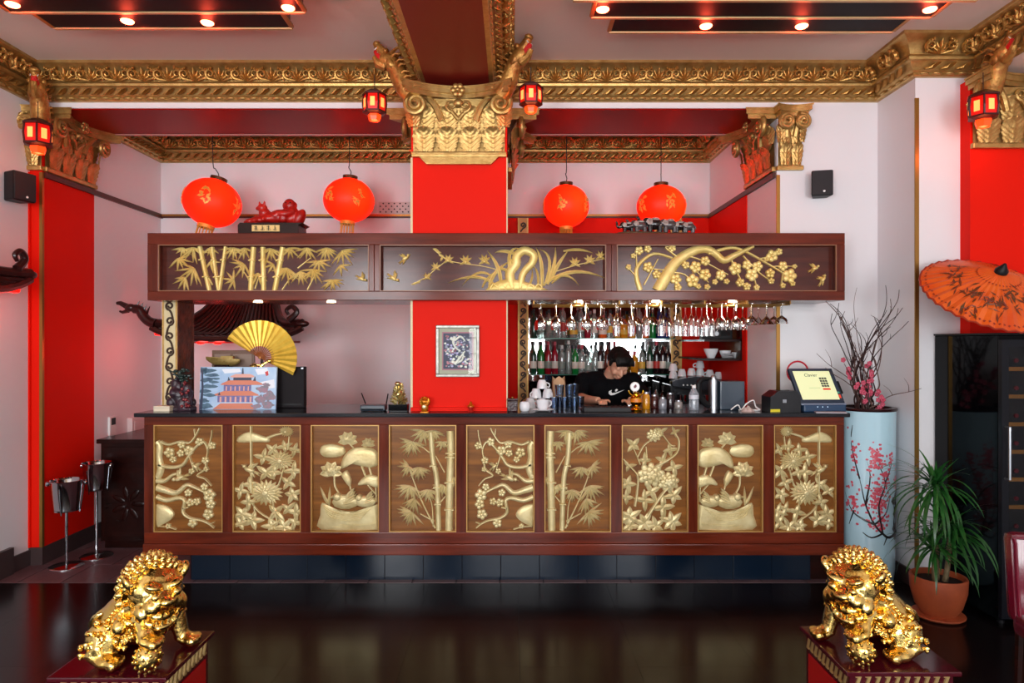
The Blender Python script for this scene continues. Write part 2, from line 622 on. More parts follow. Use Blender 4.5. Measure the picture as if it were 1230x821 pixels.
def cornice(n, label, p0, p1, ang, m0=0, m1=0, o0=0.0, o1=None, prof_dz=0.0):
    """p0,p1: (x,y) ends of the wall line. ang 0: faces -y, 90: faces +x, -90: faces -x. m: +1 inner mitre, -1 outer, 0 square.
    ornaments are set from distance o0 to o1"""
    c = struct('trim_%d' % n, label, 'cornice')
    p0, p1 = Vector((*p0, 0)), Vector((*p1, 0))
    L = (p1 - p0).length
    M = Matrix.Translation((p0.x, p0.y, 0)) @ Matrix.Rotation(R(ang), 4, 'Z')
    mb = MB()
    mb.M = M
    vs = [(m0 * d, -d, z) for d, z in PROF] + [(L - m1 * d, -d, z) for d, z in PROF]
    k = len(PROF)
    fs = [(i, i + 1, k + i + 1, k + i) for i in range(k - 1)] + [tuple(range(k - 1, -1, -1)), tuple(range(k, 2 * k))]
    mb.add(vs, fs)
    mb.obj('moulding', GOLD2, c, smooth=30)
    if o1 is None: o1 = L

    def run(me, step, d, z, tilt, pad):
        if o1 - o0 < .8: pad *= .55
        cnt = int((o1 - o0 - 2 * pad) / step)
        st = (o1 - o0 - 2 * pad) / max(1, cnt)
        for i in range(cnt + 1):
            x = o0 + pad + i * st
            o = link(me.name, me, c)
            o.matrix_world = M @ Matrix.Translation((x, -d, z)) @ Matrix.Rotation(R(tilt), 4, 'X') @ Matrix.Diagonal((1.12 if tilt else 1, 2.3 if tilt else 1.3, 1.1, 1))
    run(FM, .182, .088, 3.538, 26, .16)
    run(TM, .086, .052, 3.456, 26, .1)
    run(BEAD, .083, .038, 3.433, 0, .07)
    return c


cornice(1, 'gilded acanthus cornice running over the alcove lintel', (XL, YP), (XW, YP), 0, 1, 1)
cornice(2, 'gilded cornice on the white wall above the black speaker', (XL, -2.4), (XL, YP), 90, 0, 1, 6.2)
cornice(3, 'gilded cornice on the short return wall above the blue vase', (XW, YP), (XW, YF), -90, 1, -1)
cornice(4, 'gilded cornice on the white wall above the parasol', (XW, YF), (3.12, YF), 0, -1, 1)
cornice(5, 'gilded cornice along the ceiling beam by the wine fridge', (3.12, YF), (3.12, -2.4), -90, 1, 0, 0, .9)
cornice(6, 'gilded cornice on the beam edge towards the right coffer', (BX1, -2.4), (BX1, YP - .02), 90, 0, 1, 5.5)
cornice(7, 'gilded cornice on the beam edge towards the left coffer', (BX0, YP - .02), (BX0, -2.4), -90, 1, 0, 0, 1.9)
cornice(8, 'dim gilded cornice on the alcove back wall behind the lanterns', (XN, YB), (XR1, YB), 0, 1, 1)
cornice(9, 'dim gilded cornice on the alcove side wall by the red pier', (XN, YS), (XN, YB), 90, 0, 1)
cornice(10, 'dim gilded cornice on the alcove side wall by the elephants', (XR1, YB), (XR1, YS), -90, 1, 0)

# ================================================================== CAPITALS
LEAFS = {}


def capital(n, label, loc, ang, w, nleaf=4, vol=True, ros=True, h=.46, ab=.06, z0=ZCAP):
    c = struct('trim_%d' % n, label, 'capital')
    c.location = (loc[0], loc[1], z0)
    c.rotation_euler = (0, 0, R(ang))
    # origin bottom centre of the face, outward = -y
    MB().bbox(-w / 2 - .012, w / 2 + .012, -.035, 0, 0, .035, .008).obj('astragal', GOLD2, c)
    mb = MB()

    def bell(u, v):
        return ((u - .5) * w * (1 + .06 * v ** 3), -.012 - .06 * v ** 4, .03 + (h - .11) * v)
    mb.grid(bell, 6, 8)
    mb.obj('bell', GOLD2, c, True)
    lw = w / nleaf
    key = round(lw, 3)
    if key not in LEAFS:
        LEAFS[key] = (leaf_surf(lw * 1.1, .165).mesh('acanthus_leaf', GOLD2, 60), leaf_surf(lw * 1.1, .17).mesh('acanthus_leaf', GOLD2, 60))
    a, b = LEAFS[key]
    for i in range(nleaf):
        x = -w / 2 + lw * (i + .5)
        link('acanthus_leaf', b, c, (x, -.022, .17))
        link('acanthus_leaf', a, c, (x, -.030, .033))
    if vol:
        for sx in (-1, 1):
            cx = sx * (w / 2 - .03)
            sp = spiral((cx, .335), .075 if w > .3 else .05, .008, R(90), R(90) + sx * -1 * 2.2 * 2 * PI, 40)
            pts = smooth_pts([(sx * max(.03, w / 2 - .2), -.04, .24), (sx * max(.04, w / 2 - .16), -.06, .33), (sx * max(.05, w / 2 - .1), -.075, .395)], 4)
            pts = pts + [(x, -.10 - .03 * i / 40, z) for i, (x, z) in enumerate(sp)]
            MB().tube(pts, [.024 - .013 * i / len(pts) for i in range(len(pts))], 8).obj('volute', GOLD2, c, True)
            link('acanthus_leaf', LEAFS[key][1], c, (sx * (w / 2 - .01), -.045, .2), (0, 0, sx * .5), .8)
    for k, (za, zb, e) in enumerate(((h - .075, h - .045, 0), (h - .045, h - .012, .018), (h - .012, h, .026))):
        poly = [(-w / 2 - ab * .4 - e, 0)]
        for i in range(13):
            t = i / 12 * 2 - 1
            poly.append((t * (w / 2 + ab * .4 + e), -(.065 + e) - (.15 if w > .3 else .04) * t * t))
        poly.append((w / 2 + ab * .4 + e, 0))
        MB().prism(poly, za, zb, 'z').obj('abacus', GOLD2, c)
    if ros:
        mb = MB()
        for k in range(6):
            a_ = k * PI / 3
            mb.ell((.03 * math.cos(a_), -.125, h - .04 + .03 * math.sin(a_)), (.02, .012, .02), n=10, m=6)
        mb.ell((0, -.135, h - .04), .016, n=10, m=6)
        mb.obj('rosette', GOLD2, c, True)
        mb = MB()
        for sx in (-1, 1):
            sp = spiral((sx * .045, .335), .04, .008, R(-90), R(-90) + sx * 1.3 * 2 * PI, 22)
            mb.tube([(0, -.05, .25)] + [(x, -.07, z) for x, z in sp], [.014] + [.012 - .006 * i / 22 for i in range(23)], 7)
        mb.ell((0, -.07, .35), (.035, .03, .03), n=12, m=8)
        mb.obj('centre_scroll', GOLD2, c, True)
    return c


pcx = (PX0 + PX1) / 2
cc = capital(11, 'gilded capital on the front of the red square pillar', (pcx, PYF), 0, PX1 - PX0 - .03, 4)
MB().prism([(-.27, 0), (.27, 0), (.22, -.05), (-.22, -.05)], -.03, -.004).obj('tray_moulding', GOLD2, cc)
capital(12, 'gilded capital on the alcove side of the red pillar towards the fan', (PX0 - .001, (5.06 + YS) / 2), -90, .58, 4)
capital(13, 'gilded capital on the alcove side of the red pillar towards the bottles', (PX1, (5.06 + YS) / 2), 90, .58, 4)
capital(14, 'gilded capital on the alcove side of the pier by the champagne buckets', (XN, (YP + YS) / 2), 90, .6, 4)
capital(15, 'narrow gilded capital on the front of the pier by the champagne buckets', ((XL + XN) / 2, YP), 0, .1, 1, True, False)
capital(16, 'gilded capital on the alcove side of the white pier by the crockery', (XR1, (YP + YS) / 2), -90, .6, 4)
capital(17, 'narrow gilded capital on the white wall beside the bracket speaker', (XR1 + .09, YP), 0, .17, 2, True, False, ab=.04)
capital(18, 'gilded capital on the red pier above the orange parasol', (3.33, 4.47), 0, .64, 4)

# ================================================================== CARVED PANELS
YCF = 4.60           # front of the bar


class Relief:
    """carvings drawn in board coordinates (x right, z up, origin lower left of the board), raised towards -y"""
    def __init__(self, parent, box, W_, H_, m, flip=False, k=1.0):
        self.p, self.b, self.W, self.H, self.m, self.flip = parent, box, W_, H_, m, flip
        self.s = W_ / (box[2] - box[0])
        self.k = k

    def q(self, x, y):
        u = (x - self.b[0]) * self.s
        if self.flip: u = self.W - u
        return (u, (self.b[3] - y) / (self.b[3] - self.b[1]) * self.H)

    def out(self, mb, name, sm=50):
        if mb.v: mb.obj(name, self.m, self.p, sm)

    def strip(self, mb, pts, ws, h, k=4):
        """raised half-round strip; ws: widths in picture pixels, one or a pair"""
        if not isinstance(ws, (list, tuple)): ws = (ws, ws)
        P = [self.q(*p) for p in pts]
        n = len(P)
        if len(ws) == 2: ws = [ws[0] + (ws[1] - ws[0]) * i / max(1, n - 1) for i in range(n)]
        Q = smooth_pts([(p[0], p[1], w * self.s / 2) for p, w in zip(P, ws)], k)
        vs, fs = [], []
        cs = ((-1, 0), (-.85, .55), (-.4, .93), (.4, .93), (.85, .55), (1, 0))
        for i, (x, z, w) in enumerate(Q):
            a, b = Q[max(0, i - 1)], Q[min(len(Q) - 1, i + 1)]
            t = Vector((b[0] - a[0], b[1] - a[1]))
            t = t.normalized() if t.length > 1e-9 else Vector((1, 0))
            for c, d in cs:
                vs.append((min(max(x - t.y * c * w, 0.0), self.W), -d * h, min(max(z + t.x * c * w, 0.0), self.H)))
        for i in range(len(Q) - 1):
            for j in range(5):
                f = (i * 6 + j, i * 6 + j + 1, (i + 1) * 6 + j + 1, (i + 1) * 6 + j)
                fs.append(f)
        fs.append((0, 1, 2, 3, 4, 5))
        e = (len(Q) - 1) * 6
        fs.append((e + 5, e + 4, e + 3, e + 2, e + 1, e))
        mb.add(vs, fs)

    def leaf(self, mb, a, b, w, h, ctrl=None, lift=0.0):
        """pointed ridged leaf from a to b (picture pixels); w in pixels"""
        A, B = Vector(self.q(*a)), Vector(self.q(*b))
        C = Vector(self.q(*ctrl)) if ctrl else (A + B) / 2
        n = 8 if ctrl else 5
        vs, fs = [], []
        wd = w * self.s / 2
        for i in range(n + 1):
            t = i / n
            if ctrl: p = A * (1 - t) ** 2 + C * (2 * t * (1 - t)) + B * t * t
            else: p = A.lerp(B, t)
            if ctrl: d = (C - A) * (2 * (1 - t)) + (B - C) * (2 * t)
            else: d = B - A
            d = d.normalized() if d.length > 1e-9 else Vector((1, 0))
            half = wd * max(.03, math.sin(PI * (.1 + .9 * t) ** .8) ** .8)
            for c, g in ((-1, 0), (-.92, .45), (-.12, .8), (0, .5), (.12, .8), (.92, .45), (1, 0)):
                vs.append((min(max(p.x - d.y * c * half, 0), self.W), -(lift if g else 0) - g * h * (.45 + .55 * math.sin(PI * min(1, t + .1))),
                           min(max(p.y + d.x * c * half, 0), self.H)))
        for i in range(n):
            for j in range(6):
                fs.append((i * 7 + j, i * 7 + j + 1, (i + 1) * 7 + j + 1, (i + 1) * 7 + j))
        mb.add(vs, fs)

    def dome(self, mb, poly, h, lift=0.0, rings=((1, 0), (.96, .6), (.8, .9), (.4, 1.0)), sm=True):
        P = [self.q(*p) for p in poly]
        if sm:
            P = smooth_pts(P + [P[0]], 3)[:-1]
        n = len(P)
        cx, cz = sum(p[0] for p in P) / n, sum(p[1] for p in P) / n
        vs, fs = [], []
        for s, g in rings:
            for x, z in P:
                vs.append((min(max(cx + (x - cx) * s, 0), self.W), -lift * (g > 0) - g * h, min(max(cz + (z - cz) * s, 0), self.H)))
        vs.append((cx, -lift - h, cz))
        for r in range(len(rings) - 1):
            for i in range(n):
                j = (i + 1) % n
                fs.append((r * n + i, r * n + j, (r + 1) * n + j, (r + 1) * n + i))
        o = (len(rings) - 1) * n
        for i in range(n):
            fs.append((o + i, o + (i + 1) % n, len(vs) - 1))
        mb.add(vs, fs)

    def disc(self, mb, c, r, h, lift=0.0, ry=None, rot=0.0, n=10):
        ry = ry or r
        ca, sa = math.cos(rot), math.sin(rot)
        self.dome(mb, [(c[0] + r * math.cos(t) * ca - ry * math.sin(t) * sa, c[1] + r * math.cos(t) * sa + ry * math.sin(t) * ca)
                       for t in (2 * PI * i / n for i in range(n))], h, lift, sm=False)

    # ---------------- motifs, each a carved piece of its own
    def branch(self, pts, ws, h=.011):
        mb = MB()
        self.strip(mb, pts, ws, h * self.k)
        self.out(mb, 'carved_branch')

    def blossom(self, x, y, r, rng):
        mb = MB()
        a0 = rng.uniform(0, 6.28)
        for i in range(5):
            a = a0 + i * 2 * PI / 5
            self.disc(mb, (x + .58 * r * math.cos(a), y + .58 * r * math.sin(a)), .48 * r, .010 * self.k, .002 * (i % 2), n=8)
        self.disc(mb, (x, y), .26 * r, .006, .010 * self.k, n=8)
        self.out(mb, 'carved_blossom')

    def fan(self, x, y, a0, a1, n, L, w=15, rng=None, name='carved_leaf_spray', h=.009):
        mb = MB()
        for i in range(n):
            a = R(a0 + (a1 - a0) * i / max(1, n - 1)) + (rng.uniform(-.12, .12) if rng else 0)
            l = L * (rng.uniform(.75, 1.1) if rng else 1)
            self.leaf(mb, (x, y), (x + l * math.cos(a), y + l * math.sin(a)), w, h * self.k, lift=.0015 * (i % 3))
        self.out(mb, name)

    def cluster(self, x, y, n, L, rng, w=None):
        a0 = rng.uniform(0, 360)
        self.fan(x, y, a0, a0 + 360 * (n - 1) / n, n, L, w or L * .48, rng, 'carved_leaf_cluster', .010)

    def chrys(self, x, y, r):
        mb = MB()
        for ring, (n, r0, r1, lf) in enumerate(((20, .25, 1.0, 0), (16, .15, .72, .004), (11, .05, .45, .008))):
            for i in range(n):
                a = 2 * PI * (i + .5 * ring) / n
                self.leaf(mb, (x + r0 * r * math.cos(a), y + r0 * r * .8 * math.sin(a)), (x + r1 * r * math.cos(a), y + r1 * r * .8 * math.sin(a)), r * .24, .007, lift=lf)
        self.disc(mb, (x, y), .2 * r, .006, .012)
        self.out(mb, 'carved_chrysanthemum')

    def lotus(self, x, y, r):
        mb = MB()
        for n, rr, lf, a0, a1, wd in ((6, 1.0, 0, -195, 15, .72), (5, .82, .006, -160, -20, .66), (3, .66, .012, -130, -50, .6), (4, .45, .004, 20, 160, .6)):
            for i in range(n):
                a = R(a0 + (a1 - a0) * i / (n - 1))
                self.leaf(mb, (x - .05 * r * math.cos(a), y + .15 * r), (x + rr * r * math.cos(a), y + .1 * r + rr * r * .9 * math.sin(a)), wd * r, .009, lift=lf)
        self.out(mb, 'carved_lotus')

    def peony(self, x, y, r, rng):
        mb = MB()
        for n, rr, s, lf in ((9, .7, .36, 0), (7, .45, .32, .005), (5, .2, .28, .010)):
            o = rng.uniform(0, 6)
            for i in range(n):
                a = o + 2 * PI * i / n
                self.disc(mb, (x + rr * r * math.cos(a), y + .8 * rr * r * math.sin(a)), s * r, .008, lf, ry=s * r * .75, rot=a, n=9)
        self.out(mb, 'carved_peony')

    def bird(self, x, y, s, a=0.0):
        mb = MB()
        ca, sa = math.cos(a), math.sin(a)

        def T(u, v): return (x + s * (u * ca - v * sa), y + s * (u * sa + v * ca))
        self.disc(mb, T(0, 0), .42 * s, .012, .003, ry=.2 * s, rot=a)
        self.disc(mb, T(.46, -.14), .16 * s, .011, .003)
        self.leaf(mb, T(.55, -.15), T(.8, -.12), .1 * s, .006)
        for tip, w in (((-.45, -.75), .3), ((-.1, -.7), .26), ((-.6, .45), .26)):
            self.leaf(mb, T(.1, -.05), T(*tip), w * s, .009, lift=.005)
        for tip in ((-1.0, .05), (-.95, .25)):
            self.leaf(mb, T(-.3, .02), T(*tip), .14 * s, .007, lift=.002)
        self.out(mb, 'carved_bird')

    def stalk(self, pts, w, nodes, h=.013):
        mb = MB()
        self.strip(mb, pts, w, h)
        for (nx, ny) in nodes:
            self.strip(mb, [(nx - .62 * (w if not isinstance(w, tuple) else w[0]), ny + 2), (nx, ny - 2), (nx + .62 * (w if not isinstance(w, tuple) else w[0]), ny + 2)], 10, h + .005)
        self.out(mb, 'carved_bamboo_stalk')

    def pad(self, poly, h=.012, name='carved_lily_pad', lift=0.0):
        mb = MB()
        self.dome(mb, poly, h, lift)
        self.out(mb, name)


def d_plum(r, rng):
    for pts, w in (([(812, 150), (797, 180), (802, 230), (792, 290), (812, 335)], (34, 40)),
                   ([(790, 150), (750, 165), (690, 150), (640, 155), (605, 110), (590, 80)], (16, 8)), ([(612, 120), (616, 85)], (8, 6)),
                   ([(800, 268), (740, 282), (680, 270), (650, 230), (612, 180), (572, 150), (548, 190), (556, 240)], (22, 9)),
                   ([(548, 190), (530, 130), (525, 90)], (9, 6)),
                   ([(812, 350), (770, 350), (730, 320), (690, 310)], (30, 10)),
                   ([(812, 385), (770, 398), (710, 412), (660, 372), (620, 382), (560, 410)], (40, 10)),
                   ([(812, 432), (760, 450), (700, 438), (668, 452), (676, 510), (640, 540), (580, 552), (540, 570), (515, 590)], (28, 8)),
                   ([(676, 490), (645, 485)], (14, 8)), ([(556, 240), (562, 290), (602, 322), (560, 340), (528, 375)], (14, 7)),
                   ([(540, 570), (512, 560)], (8, 5)), ([(708, 597), (750, 585), (800, 580)], (8, 6)), ([(690, 150), (655, 200)], (10, 7)), ([(640, 225), (620, 290)], (10, 6))):
        r.branch(pts, w)
    r.pad([(812, 468), (775, 472), (738, 492), (720, 522), (738, 550), (785, 577), (812, 580)], .012, 'carved_rock')
    for b in ((525, 170, 20), (590, 150, 22), (645, 195, 26), (682, 165, 20), (745, 205, 27), (725, 240, 18), (560, 245, 20), (565, 380, 20), (540, 422, 32),
              (533, 468, 26), (603, 455, 20), (648, 410, 20), (637, 460, 22), (545, 520, 28), (625, 565, 24), (750, 580, 14), (686, 208, 20), (556, 290, 14), (630, 300, 16)):
        r.blossom(*b, rng)
    r.bird(690, 335, 62, .5)
    r.bird(610, 275, 40, -.6)


def d_bamboo(r, rng):
    r.stalk([(896, 92), (893, 200), (898, 350), (903, 600)], 40, [(895, 205), (896, 225), (900, 355), (901, 492)])
    r.stalk([(997, 100), (987, 240), (966, 345), (957, 600)], 28, [(985, 270), (966, 380), (960, 465)])
    for pts, w in (([(975, 590), (1050, 440), (1105, 300)], (10, 6)), ([(980, 555), (1055, 515)], (9, 5)), ([(925, 305), (972, 220)], (8, 5)),
                   ([(995, 210), (1045, 172)], (8, 5)), ([(945, 455), (920, 425)], (8, 5)), ([(985, 580), (990, 480), (1005, 430)], (8, 5))):
        r.branch(pts, w, .007)
    for x, y, a0, a1, n, L in ((985, 92, 15, 170, 7, 62), (1035, 92, 0, 120, 5, 70), (1095, 150, -15, 170, 9, 74), (1115, 275, -50, 140, 6, 55), (1060, 280, 20, 165, 7, 60),
                               (1105, 375, 0, 150, 8, 82), (1010, 395, 20, 165, 7, 62), (1085, 440, 20, 130, 5, 74), (1100, 508, -30, 130, 8, 74), (935, 150, 10, 170, 4, 45),
                               (935, 370, 0, 130, 5, 55), (880, 330, 40, 140, 3, 50)):
        r.fan(x, y, a0, a1, n + 2, L * 1.12, 13, rng, h=.010)


def d_peony(r, rng):
    for pts, w in (([(205, 530), (285, 412), (330, 372)], (20, 12)), ([(138, 475), (150, 400), (152, 320), (110, 270), (75, 232)], (16, 7)),
                   ([(150, 225), (182, 168), (216, 140)], (9, 7)), ([(250, 272), (310, 240), (362, 200), (372, 140), (350, 100)], (16, 9)),
                   ([(288, 112), (328, 160), (352, 165)], (8, 6)), ([(202, 232), (196, 170)], (8, 6)), ([(165, 260), (140, 200), (120, 160)], (8, 5))):
        r.branch(pts, w)
    for x, y, n, L in ((130, 160, 4, 55), (103, 268, 3, 42), (190, 240, 4, 46), (285, 238, 4, 46), (325, 185, 4, 46), (345, 278, 4, 56), (100, 360, 5, 55), (92, 430, 4, 50),
                       (190, 445, 4, 60), (110, 530, 6, 72), (110, 575, 5, 60), (190, 560, 6, 70), (250, 575, 5, 60), (290, 480, 4, 68), (335, 555, 6, 70), (345, 420, 5, 62), (225, 400, 4, 60), (280, 90, 3, 36), (350, 95, 4, 32)):
        r.cluster(x, y, n, L, rng)
    r.peony(240, 112, 40, rng)
    r.peony(225, 315, 72, rng)
    r.peony(315, 350, 58, rng)


def d_lotus(r, rng):
    for pts, w in (([(498, 315), (512, 270)], 12), ([(527, 325), (550, 265)], 12), ([(688, 320), (685, 370), (660, 415)], (12, 9)), ([(605, 388), (612, 350)], 9),
                   ([(474, 450), (476, 375)], 9), ([(590, 175), (622, 140)], 9), ([(520, 360), (470, 420)], (8, 6))):
        r.branch(pts, w, .008)
    r.pad([(464, 205), (490, 178), (560, 170), (612, 186), (648, 230), (652, 282), (605, 258), (560, 266), (500, 276), (464, 258)])
    r.pad([(640, 168), (700, 154), (752, 164), (764, 195), (740, 220), (690, 224), (650, 216), (630, 195)])
    r.pad([(464, 322), (510, 310), (552, 335), (568, 366), (520, 362), (464, 378)])
    r.pad([(600, 335), (622, 290), (646, 302), (650, 322), (610, 374)], name='carved_lotus_bud')
    r.pad([(464, 462), (500, 478), (600, 500), (700, 482), (752, 455), (762, 520), (756, 596), (464, 596)], .008, 'carved_water')
    r.lotus(620, 130, 52)
    r.lotus(516, 150, 36)
    r.lotus(705, 290, 60)
    mb = MB()
    for k in range(4):
        r.strip(mb, [(500 + 14 * k, 486 + 13 * k), (560, 512 + 10 * k), (630, 516 + 10 * k), (700, 500 + 10 * k), (744 - 6 * k, 470 + 14 * k)], 5, .012)
    for k in range(3):
        r.strip(mb, [(480 + 60 * k, 560 + 8 * k), (540 + 60 * k, 568 + 6 * k), (620 + 40 * k, 560 + 8 * k)], 4, .011)
    r.out(mb, 'carved_ripples')
    for x, y, s in ((630, 450, 1), (528, 448, .8)):
        mb = MB()
        r.disc(mb, (x, y), 70 * s, .014, .004, ry=38 * s)
        r.disc(mb, (x + 40 * s, y - 26 * s), 22 * s, .015, .006)
        r.leaf(mb, (x + 55 * s, y - 26 * s), (x + 88 * s, y - 18 * s), 14 * s, .012)
        for k in range(5):
            r.leaf(mb, (x + 20 * s - 6 * k, y + 12 - 8 * k), (x - (70 - 6 * k) * s, y - (8 + 16 * k) * s), 22 * s, .010, lift=.012)
        r.out(mb, 'carved_duck')
    mb = MB()
    for b_, t_ in (((715, 470), (712, 372)), ((725, 460), (762, 372)), ((716, 465), (740, 420))):
        r.leaf(mb, b_, t_, 15, .010)
    r.out(mb, 'carved_reed')


def d_chrys(r, rng):
    r.branch([(1088, 64), (1087, 230), (1085, 400)], 12, .012)
    r.pad([(1000, 128), (1050, 108), (1100, 94), (1150, 118), (1152, 148), (1060, 146), (1004, 146)], .009, 'carved_cloud')
    r.branch([(930, 100), (980, 112), (1025, 132)], (10, 16), .008)
    for pts, w in (([(905, 118), (912, 185)], 8), ([(935, 285), (952, 350), (985, 430), (962, 555)], 9), ([(965, 555), (1050, 500), (1092, 440)], 9), ([(1070, 500), (1080, 440)], 8)):
        r.branch(pts, w, .008)
    for x, y, n, L in ((880, 185, 4, 42), (930, 168, 4, 40), (985, 185, 4, 45), (1030, 222, 4, 50), (885, 290, 4, 52), (912, 350, 4, 48), (890, 412, 5, 52), (872, 500, 4, 52),
                       (912, 485, 4, 46), (970, 500, 4, 56), (1095, 360, 4, 48), (1140, 392, 4, 46), (1100, 450, 4, 48), (1082, 540, 5, 58), (1130, 510, 5, 56), (1140, 560, 4, 46),
                       (880, 552, 4, 48), (930, 575, 5, 54), (990, 572, 5, 50), (1015, 300, 4, 56), (980, 300, 4, 46)):
        r.cluster(x, y, n, L, rng)
    r.chrys(920, 92, 36)
    r.chrys(948, 240, 66)
    r.chrys(1018, 402, 84)
    r.bird(1095, 285, 62, -.35)


PB = {'plum': ((470, 68, 812, 602), d_plum), 'bamboo': ((868, 65, 1208, 600), d_bamboo), 'peony': ((70, 62, 412, 598), d_peony),
      'lotus': ((462, 60, 798, 596), d_lotus), 'chrys': ((850, 62, 1165, 592), d_chrys)}
WHAT = {'plum': 'plum blossom', 'bamboo': 'bamboo', 'peony': 'peonies', 'lotus': 'lotus and ducks', 'chrys': 'chrysanthemums'}

# ================================================================== BAR COUNTER
CX0, CX1 = X_(173, YCF), X_(1014, YCF)
CZ0, CZ1 = Z_(667, YCF), 1.145
bar = thing('bar_counter', 'long dark wooden bar counter with nine pale carved panels', 'bar counter')
cells = [(184, 267), (279, 361), (373, 455), (467, 548), (560, 642), (654, 734), (747, 827), (838, 917), (930, 1005)]
pz1, pz0 = Z_(511, YCF), Z_(640, YCF)
MB().box(CX0, CX1, YCF + .062, YCF + .075, CZ0, CZ1).obj('backing_board', DARKW, bar)
MB().bbox(CX0, CX1, YCF, YCF + .062, pz1, CZ1, .004).obj('top_rail', WOOD, bar)
MB().bbox(CX0, CX1, YCF, YCF + .062, CZ0 + .075, pz0, .004).obj('bottom_rail', WOOD, bar)
MB().bbox(CX0 - .004, CX1 + .004, YCF - .012, YCF + .045, CZ0, CZ0 + .075, .006).obj('base_moulding', WOOD, bar)
xx = [CX0] + sum([[X_(a, YCF), X_(b, YCF)] for a, b in cells], []) + [CX1]
for i in range(0, len(xx), 2):
    MB().bbox(xx[i], xx[i + 1], YCF, YCF + .062, pz0, pz1, .003).obj('stile', WOODV, bar)
MB().box(CX0, CX0 + .03, YCF + .075, 5.2, CZ0, CZ1).obj('end_panel', WOODV, bar)
MB().box(CX1 - .03, CX1, YCF + .075, 5.2, CZ0, CZ1).obj('end_panel', WOODV, bar)
kinds = [('plum', 1), ('chrys', 1), ('lotus', 1), ('bamboo', 1), ('plum', 0), ('bamboo', 0), ('peony', 0), ('lotus', 0), ('chrys', 0)]
for i, ((a, b), (kd, fl_)) in enumerate(zip(cells, kinds)):
    x0, x1 = X_(a, YCF), X_(b, YCF)
    w, h = x1 - x0, pz1 - pz0
    mb = MB().box(0, w, .036, .062, 0, h)
    pan = mb.obj('panel', BOARD, bar, loc=(x0, YCF, pz0), label='board carved with ' + WHAT[kd])
    fm = MB()
    e = .007
    fm.box(0, e, .004, .036, 0, h).box(w - e, w, .004, .036, 0, h).box(e, w - e, .004, .036, 0, e).box(e, w - e, .004, .036, h - e, h)
    fm.obj('gilt_beading', mat('gilt_beading', '#b98d4c', .4, .3), pan)
    bx, fn = PB[kd]
    # carvings sit on the board inside the beading; local origin moved to the board face
    rel = Relief(pan, bx, w - 2 * e, h - 2 * e, CARVE, bool(fl_))
    fn(rel, random.Random(10 + i))
    for ch in pan.children:
        if ch.name.startswith('carved'):
            ch.location = (e, .0365, e)
            ch.scale = (1, 1.9, 1)
# plinth of glazed tiles
PY = 4.72
MB().box(CX0 + .25, CX1 - .02, PY + .012, PY + .4, 0, CZ0).obj('plinth', DARKW, bar)
tw = 46.5 / F * PY
ptm = MB().bbox(.0015, tw - .0015, 0, .012, 0, CZ0, .002).mesh('plinth_tile', BLUET)
x = X_(229.5, PY)
while x + tw < CX1 + .05:
    link('plinth_tile', ptm, bar, (x, PY, 0))
    x += tw

# worktop, notched round the pillar
wt = MB()
TX0, TX1, TY0 = X_(161, 4.55), X_(1021, 4.55), 4.545
wt.bbox(TX0, TX1, TY0, 5.22, CZ1, 1.172, .004)
tag(wt.obj('worktop', STONE), 'long thin black stone worktop lying on the carved bar', 'worktop')
ZT = 1.172

# ================================================================== CANOPY
KX0, KX1, KZ0, KZ1 = X_(177, YCF), X_(1015, YCF), Z_(361, YCF), Z_(280, YCF)
can = thing('carved_canopy', 'dark wooden canopy over the bar with three long carved panels', 'canopy')
kc = [(190, 443), (456, 728), (741, 1005)]
kz0, kz1 = Z_(350, YCF), Z_(294, YCF)
MB().bbox(KX0, KX1, YCF, YCF + .075, kz1, KZ1, .004).obj('top_rail', WOOD, can)
MB().bbox(KX0, KX1, YCF, YCF + .075, KZ0, kz0, .004).obj('bottom_rail', WOOD, can)
kx = [KX0] + sum([[X_(a, YCF), X_(b, YCF)] for a, b in kc], []) + [KX1]
for i in range(0, len(kx), 2):
    a, b = kx[i], kx[i + 1]
    if 0 < i < len(kx) - 2:
        mid = (a + b) / 2
        MB().bbox(a, mid - .001, YCF, YCF + .075, kz0, kz1, .003).obj('stile', WOODV, can)
        MB().bbox(mid + .001, b, YCF, YCF + .075, kz0, kz1, .003).obj('stile', WOODV, can)
    else:
        MB().bbox(a, b, YCF, YCF + .075, kz0, kz1, .003).obj('stile', WOODV, can)
for a, b in ((KX0, PX0 - .002), (PX1 + .002, KX1)):
    MB().box(a, b, YCF + .075, 5.1, KZ1 - .025, KZ1).obj('top_board', WOOD, can)
    MB().box(a, b, YCF + .075, 5.1, KZ0, KZ0 + .025).obj('soffit_board', WOOD, can)
    MB().box(a, b, 5.1, 5.12, KZ0, KZ1).obj('rear_board', WOOD, can)
    MB().box(a if a == KX0 else b - .02, a + .02 if a == KX0 else b, YCF + .075, 5.1, KZ0 + .025, KZ1 - .025).obj('end_board', WOODV, can)
LAMPW = mat('warm_lamp', '#fff0d0', .4, emit='#ffe2b0', estr=4.0)
dl = MB().lathe([(.0, .003), (.022, .003), (.026, 0), (.032, -.004), (.032, .004)], 16).mesh('downlight', LAMPW, True)
for px in (310, 398, 695, 788, 880):
    link('downlight', dl, can, (X_(px, 4.76), 4.76, KZ0 - .001))
    point('canopy_downlight', (X_(px, 4.76), 4.76, KZ0 - .03), 2.6 if px > 600 else 1.2, (1, .82, .58), .03)


